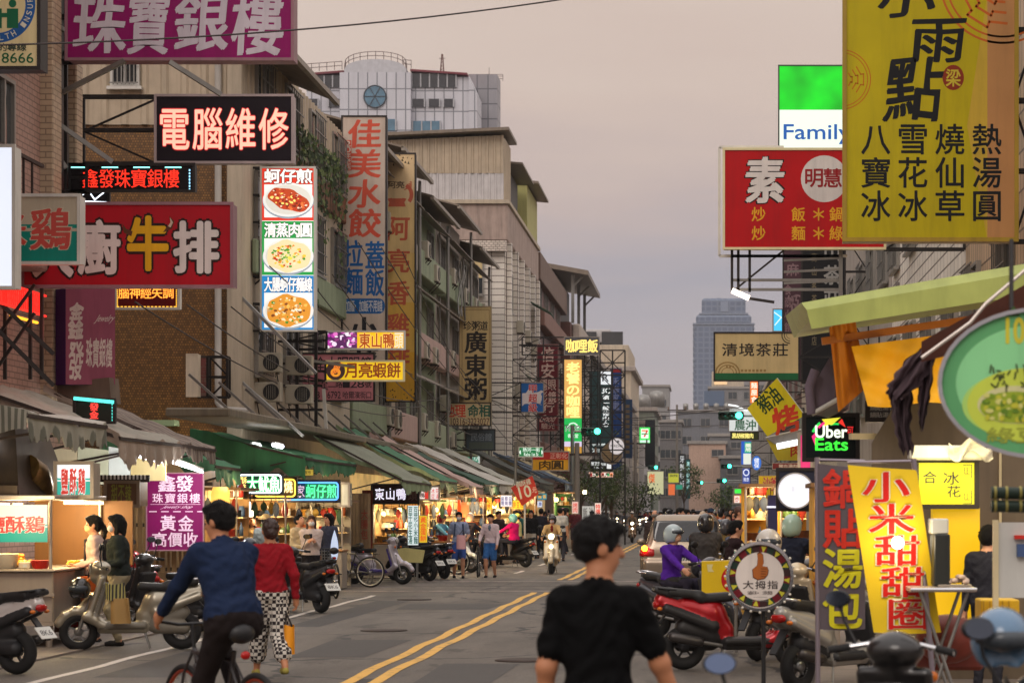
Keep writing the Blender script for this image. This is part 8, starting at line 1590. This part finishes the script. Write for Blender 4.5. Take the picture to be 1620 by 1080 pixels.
    if hair in ('short', 'bun', 'pony', 'long', 'bob'):
        hp_ = [ell(H(0, .016, .034), (.088, .104, .102), 0, .02, rot=HR), ell(H(0, -.06, .09), (.066, .045, .034), 0, .03, rot=HR), ell(H(0, .06, -.03 if hair != 'short' else .0), (.07, .045, .06), 0, .03, rot=HR)]
        ap = []
        if y < 30:
            q_ = random.Random(int(y*100))
            for i in range(110):
                a, e = q_.uniform(0, 6.28), q_.uniform(.05, 1.5); d = V(math.cos(a)*math.cos(e), math.sin(a)*math.cos(e), math.sin(e))
                if d.y < -.45 and d.z < .5: continue
                b = V(d.x*.086, .016+d.y*.102, .034+d.z*.1); w = b+d*.008+V(q_.uniform(-.016, .016), -.012*(d.z > .6), -.018*(d.z < .6)); ap.append(cap(H(*b), H(*w), .011, .005, 0, .008))
        if hair == 'bun': ap += [ell(H(0, .1, -.02), (.05, .05, .045), 0, .02)]
        if hair == 'pony': ap += [cap(H(0, .1, .03), H(0, .16, -.06), .035, .034, 0, .02), cap(H(0, .16, -.06), H(0, .13, -.26), .034, .014, 0, .02)]
        if hair == 'long': ap += [cap(H(sx*.06, .05, .0), H(sx*.075, .05, -.24), .045, .03, 0, .04) for sx in (-1, 1)]+[cap(H(0, .08, .0), H(0, .09, -.26), .06, .045, 0, .05)]
        if hair == 'bob': ap += [cap(H(sx*.07, .02, .0), H(sx*.072, .0, -.12), .036, .03, 0, .04) for sx in (-1, 1)]+[cap(H(0, .08, .0), H(0, .08, -.11), .06, .05, 0, .05)]
        sdf_mesh(hp_+cut+ap, vox, [hm], 'hair', t)
    elif hair == 'bald': sdf_mesh([ell(H(0, .03, .0), (.084, .092, .06), 0, .02, rot=HR)]+cut, vox, [GREYH], 'hair', t)
    elif hair in ('cap', 'hat'):
        sdf_mesh([ell(H(0, .03, .0), (.084, .092, .07), 0, .02, rot=HR)]+cut, vox, [hm], 'hair', t)
        br = [ell(H(0, -.11, .055), (.075, .085, .012), 0, .01, rot=HR)] if hair == 'cap' else [ell(H(0, 0, .045), (.17, .18, .014), 0, .02, rot=HR)]
        sdf_mesh([ell(H(0, .012, .06), (.094, .108, .085), 0, .01, rot=HR)]+br, vox, [fab(hel)], 'hat', t)
    elif hair == 'helmet':
        hc_ = [ell(H(0, .015, .035), (.122, .145, .13), 0, .02, rot=HR), ell(H(0, .04, -.04), (.118, .118, .1), 0, .04, rot=HR)]; ct = [ell(H(0, -.15, -.05), (.095, .12, .1), 0, 0, 's', rot=HR), ell(H(0, -.02, -.17), (.16, .16, .08), 0, 0, 's')]
        sdf_mesh(hc_+ct, vox, [mat('helmet_%d_%d_%d' % hel, hel, .2, coat=.6, var=.03)], 'helmet', t)
        sdf_mesh([ell(H(0, -.005, .05), (.128, .148, .05), 0, .0, rot=HR), rbox(H(0, -.2, .05), (.3, .14, .3), .01, 0, 0, 'i')], vox, [mat('visor', (60, 66, 72), .1)], 'visor', t)
        if hm is not HAIR or 1: sdf_mesh([ell(H(0, .06, -.09), (.06, .05, .07), 0, .03)], vox, [hm], 'hair', t)
    if mask: sdf_mesh([ell(H(0, -.05, -.045), (.062, .062, .056), 0, .01, rot=HR), rbox(H(0, -.14, -.045), (.07, .11, .06), .01, 0, 0, 'i', rot=HR)], vox, [MASK if mask is True else fab(mask)], 'face_mask', t)
    if extra: extra(t, C, V)
    t.scale = (s,)*3; return t
def sub(name, m, prims): return lambda t, C, V: sdf_mesh(prims, .012, [m], name, t)
def pack(m, z0=.0): return lambda t, C, V: sdf_mesh([rbox(C(.28, 0, .18), (.15, .08, .2), .06, 0, .02)]+[cap(C(.47, sx*.1, .06), C(.47, sx*.1, -.11), .02, .02, 0, .01) for sx in (-1, 1)]+[cap(C(.47, sx*.1, -.11), C(.2, sx*.12, -.125), .02, .02, 0, .01) for sx in (-1, 1)], .013, [m], 'backpack', t)
SEATP, SF, SH = (0, .26, .84), ((.12, -.12, .4), (-.12, -.12, .4)), ((.27, -.26, 1.0), (-.27, -.26, 1.0))
def rider(label, px, Y, th, **k): k = dict(dict(P=SEATP, lf=SF[0], rf=SF[1], lh=SH[0], rh=SH[1], lean=.08, leg='long'), **k); return person(label, SX(px, Y), Y, th, **k)
# --- foreground
person('man in a black polo shirt seen from behind, head turned right, largest figure', SX(946, 9.2), 9.2, 176, 1.70, (9, 9, 10), (40, 40, 44), SKIN2, P=(0, 0, .868), nk=.022, sw=.158, sleeve='short', hair='short', hy=-62, hp=-4, collar=True, fat=.94, lh=(.235, -.02, .80), rh=(-.35, -.12, .82), lf=(.1, -.25, .09), rf=(-.1, .25, .12), vox=.0085, lean=.02)
person('man in a navy jacket riding the bicycle, seen from behind', -3.2, 14.1, -141, 1.72, (28, 40, 66), (34, 28, 28), SKIN2, hair='short', P=(0, .2, .99), lean=.36, lf=(.12, .1, .2), rf=(-.12, -.02, .52), lh=(.26, -.36, 1.0), rh=(-.26, -.36, 1.0), hy=22, hp=-8, fat=1.16, collar=True, shoe=(70, 60, 60))
CHK = mat('houndstooth', (200, 196, 186), .85)
n_ = CHK.node_tree; ck = n_.nodes.new('ShaderNodeTexChecker'); ck.inputs['Scale'].default_value = 26; ck.inputs['Color1'].default_value = rgb(206, 200, 190)+(1,); ck.inputs['Color2'].default_value = rgb(40, 32, 34)+(1,); tc_ = n_.nodes.new('ShaderNodeTexCoord'); n_.links.new(tc_.outputs['Object'], ck.inputs[0]); n_.links.new(ck.outputs[0], n_.nodes['Principled BSDF'].inputs['Base Color'])
person('woman in a dark red top and checked trousers walking away', SX(428, 22.0), 22.0, -158, 1.61, (138, 24, 34), (200, 200, 200), SKIN2, hair='bun', hm=mat('dark_brown_hair', (52, 34, 28), .5, var=.3, scale=30), bm=CHK, leg='crop', wide=1.12, fat=1.06, lf=(.1, -.28, .08), rf=(-.1, .3, .14), lh=(.27, -.1, .86), rh=(-.27, .02, .86), shoe=(150, 140, 70), vox=.0105)
b_ = W(449, 985, 22.0)
def bag(label, px0, py0, px1, py1, Y, c, handle, dz=.1, cat='bag', name='shopping_bag'):
    t = thing(name, label, cat, W((px0+px1)/2, py1, Y)); a, b = W(px0, py1, Y), W(px1, py0, Y); g = MB()
    g.sheet(lambda u, v: (a.x+(b.x-a.x)*(.5+.5*math.sin(u*6.283)*(1-.06*v)), Y+dz*math.cos(u*6.283)*(1-.4*v), a.z+(b.z-a.z)*v+.012*math.sin(u*13)*v), 24, 6, mat('bag_%d_%d_%d' % c, c, .6, var=.08)); g.build('sack', t); g = MB(); hx = W(*handle, Y); [g.tube([(a.x+(b.x-a.x)*k, Y+e, b.z-.01), hx], .006, BLACK(), 6) for k in (.25, .75) for e in (-.03, .03)]; g.build('strap', t); return t
bag('bright orange shopping bag hanging from the hand of the woman in red', 449, 989, 466, 1034, 21.95, (232, 150, 20), (452, 966)); bag('dark shopping bag beside the bright orange one', 431, 976, 450, 1004, 22.05, (52, 54, 66), (450, 962))
# --- chicken stall customers
person('woman in a pink and white jacket and mask at the chicken stall', SX(152, 27.6), 27.6, -80, 1.63, (214, 186, 176), (70, 66, 70), hair='pony', mask=(226, 206, 150), lh=(.2, -.22, 1.05), rh=(-.2, -.25, 1.08), fat=1.2, inner=(206, 50, 50), extra=pack(fab((60, 56, 60))))
person('woman in a dark jacket and mask behind the pink jacket', SX(188, 27.2), 27.2, -72, 1.64, (38, 44, 42), (150, 140, 116), hair='bob', mask=True, lh=(.18, -.24, 1.06), rh=(-.2, -.2, 1.04), fat=1.25)
g = MB(); pl = Plane(26.0); PLAID = stripes('plaid_cloth', (60, 58, 56), (206, 196, 120), 9, 0); g.sheet(lambda u, v: pl.at(166+28*u+2*v, 921+26*v+3*math.sin(u*3), .05*math.sin(u*5)), 10, 8, PLAID, (0, .04, 0)); g.sheet(lambda u, v: pl.at(175+26*u+4*v*u, 946+40*v, .04*math.sin(u*6)), 10, 8, mat('kraft_bag', (176, 140, 84), .7), (0, .06, 0)); tag(g.build('apron_bag'), 'plaid cloth over a tan bag hung on the silver scooter', 'bag')
def helmet(label, px, py, Y, c, r=.14, open_=True):
    t = thing('helmet', label, 'helmet', W(px, py, Y), 0, 'helmets left on scooters'); pr = [ell((0, 0, 0), (r*.93, r*1.05, r), 0, .02), ell((0, -r*.9, -r*.5), (r*.75, r*.7, r*.65), 0, 0, 's'), ell((0, 0, -r*1.35), (r*1.2, r*1.2, r*.6), 0, 0, 's')]; sdf_mesh(pr, .012, [mat('helmet_%d_%d_%d' % c, c, .2, coat=.6, var=.03)], 'shell', t)
    sdf_mesh([ell((0, -.005, .01), (r*.96, r*1.09, r*.5), 0, 0), rbox((0, -r*1.2, .05), (r*1.5, r*.8, r), .01, 0, 0, 'i')], .012, [mat('visor', (60, 66, 72), .1)], 'visor', t); return t
helmet('black helmet hung on the front of the silver scooter', 126, 931, 26.0, (34, 32, 32)); helmet('dark helmet on a scooter left of the red shirted woman', 394, 864, 33, (40, 46, 56)); helmet('white helmet resting by the round thumb sign', 1216, 858, 24.2, (206, 200, 190), .16); helmet('blue grey helmet on the corner scooter at the bottom right', 1584, 1012, 8.4, (84, 116, 146), .13)
scooter('scooter behind the red shirted woman carrying a dark helmet', SX(398, 33.4), 33.4, 20, (90, 84, 80), vox=.014)
# --- squid and oyster stall customers
person('woman in a white shirt and mask holding her phone, under the oyster sign', SX(492, 40), 40, 15, 1.60, (206, 190, 186), (36, 34, 38), hair='long', hm=BRHAIR, mask=True, lh=(.05, -.24, 1.2), rh=(-.06, -.25, 1.2), hp=14); person('person in a pale shirt looking down beside the woman in white', SX(472, 41.2), 41.2, 60, 1.62, (206, 186, 150), (60, 56, 56), hair='short', hp=30, lh=(.12, -.25, 1.05), rh=(-.12, -.25, 1.05))
person('cook with brown hair bending under the squid neon sign', SX(398, 44.4), 44.4, 20, 1.58, (196, 160, 110), (70, 60, 56), hair='bob', hm=BRHAIR, hp=25); person('person in a straw hat under the squid neon sign', SX(420, 41), 41, 180, 1.62, (120, 130, 140), (60, 60, 66), hair='hat', hel=(190, 160, 110)); person('person in a dark coat half hidden behind the black scooter', SX(522, 43), 43, -40, 1.64, (60, 64, 84), (40, 40, 44), hair='bob')
def phone(px, py, Y, label): g = MB(); c = W(px, py, Y); g.box((c.x-.035, Y, c.z-.07), (c.x+.035, Y+.01, c.z+.07), mat('phone_black', (30, 30, 34), .2), .006); tag(g.build('phone'), label, 'phone')
phone(491, 850, 39.72, 'phone in the hands of the woman in the white shirt'); 
g = MB(); g.sheet(lambda u, v: W(528+6*math.sin(3.14*v)*(2*u-1)+1, 838+58*v, 42.2), 4, 10, E(200, 214, 240, k=.8), (0, .03, 0)); tag(g.build('feather_flag'), 'slim pale pointed flag by the parked bicycles', 'flag')
# --- middle of the left row
person('man in a dark coat standing at the duck stall', SX(656, 55), 55, -120, 1.66, (32, 32, 36), (40, 40, 46), hair='short', fat=1.1)
person('boy in a grey blue shirt and shorts carrying a pink bag', SX(726, 54.2), 54.2, 8, 1.66, (146, 158, 188), (70, 100, 176), SKIN, sleeve='short', leg='shorts', mask=True, hair='short', lf=(.1, -.12, .08), rf=(-.12, .14, .08), lh=(.2, -.2, 1.0), rh=(-.3, .05, .85), extra=pack(fab((60, 76, 104)))); bag('pink and white plastic bag held by the boy in blue', 722, 846, 737, 868, 53.8, (226, 170, 172), (732, 838), .08)
person('boy in a pale pink jacket and blue shorts pushing a bicycle', SX(776, 54.6), 54.6, -6, 1.60, (206, 186, 190), (54, 100, 158), SKIN, leg='shorts', hair='cap', hel=(34, 32, 34), hp=22, inner=(96, 110, 124), lh=(.22, -.2, .88), rh=(-.24, -.28, .98), lf=(.1, .12, .08), rf=(-.1, -.1, .08))
rider('rider in a maroon helmet behind the boy in blue', 708, 59.2, 62, h=1.66, top=(90, 150, 190), bot=(50, 50, 60), hair='helmet', hel=(120, 26, 44)); rider('rider in a cream helmet between the two boys', 750, 61.6, 150, h=1.68, top=(40, 42, 54), hair='helmet', hel=(206, 196, 176)); rider('rider in a hot pink jacket and teal helmet', 803, 64.2, -122, h=1.64, top=(220, 24, 110), bot=(50, 50, 60), hair='helmet', hel=(120, 190, 186), fat=1.15); person('bearded man at the yellow lit stall', SX(788, 67), 67, 40, 1.68, (60, 50, 50), (50, 50, 56)); person('shopper in a yellow cap near the pink jacket', SX(820, 69), 69, -100, 1.58, (200, 190, 130), (60, 66, 80), hair='cap', hel=(206, 196, 90)); person('shopper in a grey jacket beside the yellow cap', SX(812, 70.5), 70.5, 160, 1.56, (120, 140, 160), (60, 60, 66))
person('woman in a long black jacket and pale trousers walking toward the camera', SX(840, 73.5), 73.5, 0, 1.70, (28, 27, 29), (190, 180, 166), hair='long', shoe=(206, 190, 150), fat=1.1, lf=(.09, -.1, .08), rf=(-.09, .12, .08)); person('man in black behind the cream scooter', SX(856, 76), 76, 180, 1.76, (44, 44, 52), (40, 40, 46)); rider('rider in a beige jacket and mask on the cream scooter', 873, 57.8, 2, h=1.64, top=(200, 164, 110), bot=(110, 90, 80), hair='helmet', hel=(60, 50, 50), mask=(206, 190, 200), inner=(120, 30, 34), lf=(.17, -.16, .38), rf=(-.17, -.16, .38))
person('man in a pale patterned shirt seen from behind, past the scooter rider', SX(886, 72), 72, 175, 1.78, (190, 190, 184), (60, 60, 70), tm=mat('printed_shirt', (176, 176, 170), .85, var=.8, scale=9), sleeve='short', fat=1.15); person('man in a maroon shirt and shorts walking toward the camera', SX(910, 88), 88, 3, 1.80, (92, 30, 38), (90, 80, 84), SKIN2, sleeve='short', leg='shorts', lf=(.1, -.12, .08), rf=(-.1, .12, .08), tm=mat('maroon_print', (96, 34, 42), .85, var=.6, scale=12)); person('person in a dark cap walking away, left of the big foreground head', SX(936, 84), 84, 150, 1.66, (70, 80, 84), (50, 50, 56), hair='cap', hel=(36, 36, 40))
for px, Y, lb, c, th in ((1000, 112, 'rider on the amber lit scooter', (120, 100, 80), 3), (988, 140, 'rider in grey left of the amber scooter', (90, 90, 96), 3), (1012, 150, 'rider in dark clothes near the bald man', (50, 50, 56), 3), (976, 172, 'farthest rider on the road', (70, 64, 64), 3), (1022, 180, 'far rider in red', (120, 40, 44), 3)): rider(lb, px, Y, th, top=c, hair='helmet', hel=(206, 196, 180) if Y < 130 else (60, 60, 66))
# --- right side
person('bald man in a brown jacket walking beside the car', SX(1036, 50), 50, 170, 1.70, (70, 58, 54), (50, 50, 56), SKIN, hair='bald', fat=1.15)
for px, Y, lb, c, kw in ((1074, 56, 'man with dark hair in profile above the car roof', (60, 50, 56), dict(th=70, h=1.76, hair='short')), (1084, 58, 'second face beside the dark haired profile', (90, 70, 64), dict(th=60, h=1.72, hair='short')), (1124, 54, 'person in a dark baseball cap above the car', (70, 76, 86), dict(th=20, h=1.74, hair='cap', hel=(40, 50, 66))), (1112, 62, 'person with a pale hat brim far above the car', (150, 130, 120), dict(th=0, h=1.66, hair='hat', hel=(190, 170, 150))), (1098, 66, 'person in grey far behind the car', (96, 96, 100), dict(th=0, h=1.68, hair='short')), (1152, 58, 'person in a magenta top far on the right', (170, 30, 100), dict(th=0, h=1.6, hair='bob')), (1168, 42, 'man with glasses in a brown jacket and pale scarf', (74, 62, 46), dict(th=75, h=1.78, hair='short', hm=BRHAIR, inner=(206, 196, 176))), (1188, 44, 'woman with long dark hair facing the camera by the satay banner', (190, 150, 100), dict(th=15, h=1.66, hair='long')), (1204, 46, 'rider in a blue grey helmet behind the woman with long hair', (50, 54, 64), dict(th=20, h=1.74, hair='helmet', hel=(90, 100, 130))), (1140, 68, 'person in pale blue far behind the cap', (150, 160, 176), dict(th=180, h=1.66, hair='short')), (1060, 70, 'person in black between the bald man and the profile', (40, 40, 44), dict(th=180, h=1.7, hair='short')), (1046, 76, 'person in white far behind the bald man', (190, 188, 182), dict(th=0, h=1.64, hair='bob')), (1178, 60, 'shopper in grey by the orange stall sign', (110, 112, 116), dict(th=-60, h=1.7, hair='short'))):
    th = kw.pop('th'); person(lb, SX(px, Y), Y, th, top=c, **kw)
for i in range(16):
    px, Y = [(1052, 96), (1066, 104), (1090, 92), (1104, 100), (1118, 88), (1132, 98), (1146, 92), (1160, 86), (1078, 118), (1096, 124), (1126, 120), (1150, 116), (1030, 126), (1110, 140), (1138, 136), (860, 110)][i]
    person(['distant shopper in navy', 'distant shopper in olive', 'distant shopper in rust', 'distant shopper in pale grey', 'distant shopper in black', 'distant shopper in teal', 'distant shopper in mustard', 'distant shopper in maroon'][i % 8]+[' nearer the camera', ' deeper in the crowd'][i//8], SX(px, Y), Y, (i*53) % 360, 1.58+.03*(i % 5), [(50, 60, 90), (90, 90, 60), (150, 80, 50), (180, 178, 176), (36, 36, 40), (50, 110, 110), (190, 150, 60), (100, 36, 44)][i % 8], (50, 50, 60), hair=['short', 'bob', 'short', 'cap', 'long', 'short', 'helmet', 'bob'][i % 8], hel=(60, 60, 66), vox=.03, grp='shoppers in the distant crowd')
CROWD = [o for o in COL.objects if o.parent is None and o.get('group') == 'shoppers in the distant crowd']; rr = random.Random(77)
for i in range(44):
    c = copy_tree(CROWD[i % len(CROWD)]); Y = rr.uniform(66, 135); px = rr.uniform(1045, 1200) if i < 26 else rr.uniform(815, 905); c.location = (SX(px, Y), Y, 0); c.rotation_euler = (0, 0, rr.uniform(0, 6.28)); s_ = rr.uniform(.9, 1.06); c.scale = (s_,)*3; c['label'] = 'shopper in the dense far crowd on the right of the street' if i < 26 else 'shopper among the far stalls on the left of the street'
rider('rider in a purple jacket, silver helmet and mask beside the car', 1082, 28.6, 48, h=1.56, top=(84, 40, 150), bot=(50, 46, 60), hair='helmet', hel=(170, 186, 190), mask=(214, 170, 140), hy=10); rider('rider in a black padded jacket and black helmet seen from behind', 1118, 33, 176, h=1.70, top=(40, 36, 36), hair='helmet', hel=(34, 33, 34), fat=1.35, tm=mat('padded_black', (50, 46, 44), .8, var=.5, scale=14)); rider('woman with a dark ponytail in black looking right, by the thumb sign', 1178, 30, 110, h=1.62, top=(44, 30, 32), hair='bun', P=(0, .2, .86))
rider('rider in a mint helmet and navy top seen from behind', 1262, 27.2, 158, h=1.70, top=(36, 40, 54), hair='helmet', hel=(166, 196, 178), fat=1.1); rider('rider in yellow behind the car, mostly hidden', 1150, 36.6, 175, h=1.6, top=(120, 100, 60), hair='helmet', hel=(60, 60, 66))
person('vendor in dark clothes behind the yellow stall board', SX(1562, 20.2), 20.2, 160, 1.56, (44, 44, 52), (40, 40, 46), hair='short', hp=20)
RID = [(o, s_) for o in list(COL.objects) if o.get('label', '').startswith('rider in') and o.parent is None and 26 < o.location.y < 62 for s_ in [min((q for q in COL.objects if q.get('category') == 'scooter'), key=lambda q: (q.location-o.location).length)]]
for i, (px, Y) in enumerate(((1196, 38), (1216, 42), (1236, 40), (1206, 50), (1226, 54), (1186, 64), (1176, 72), (1062, 84), (1088, 78))):
    o, s_ = RID[i % len(RID)]; a = rr.uniform(-.4, .4); th = 3.0 if i < 7 else 0.1
    for k, lb in ((o, 'rider in the knot of scooters beyond the ponytailed woman'), (s_, 'scooter in the knot of riders beyond the ponytailed woman')): c = copy_tree(k); c.location = (SX(px, Y), Y, c.location.z); c.rotation_euler = (0, 0, th+a); c['label'] = lb
# ---- evening air
hz = bpy.data.materials.new('evening_haze'); hz.use_nodes = True; t_ = hz.node_tree; t_.nodes.clear(); o_ = t_.nodes.new('ShaderNodeOutputMaterial'); pv = t_.nodes.new('ShaderNodeVolumePrincipled'); pv.inputs['Color'].default_value = (.78, .8, .86, 1); pv.inputs['Density'].default_value = .0002; t_.links.new(pv.outputs[0], o_.inputs['Volume'])
g = MB(); g.box((-720, -70, -1.5), (720, 2010, 175), hz); tag(g.build('haze'), kind='stuff')
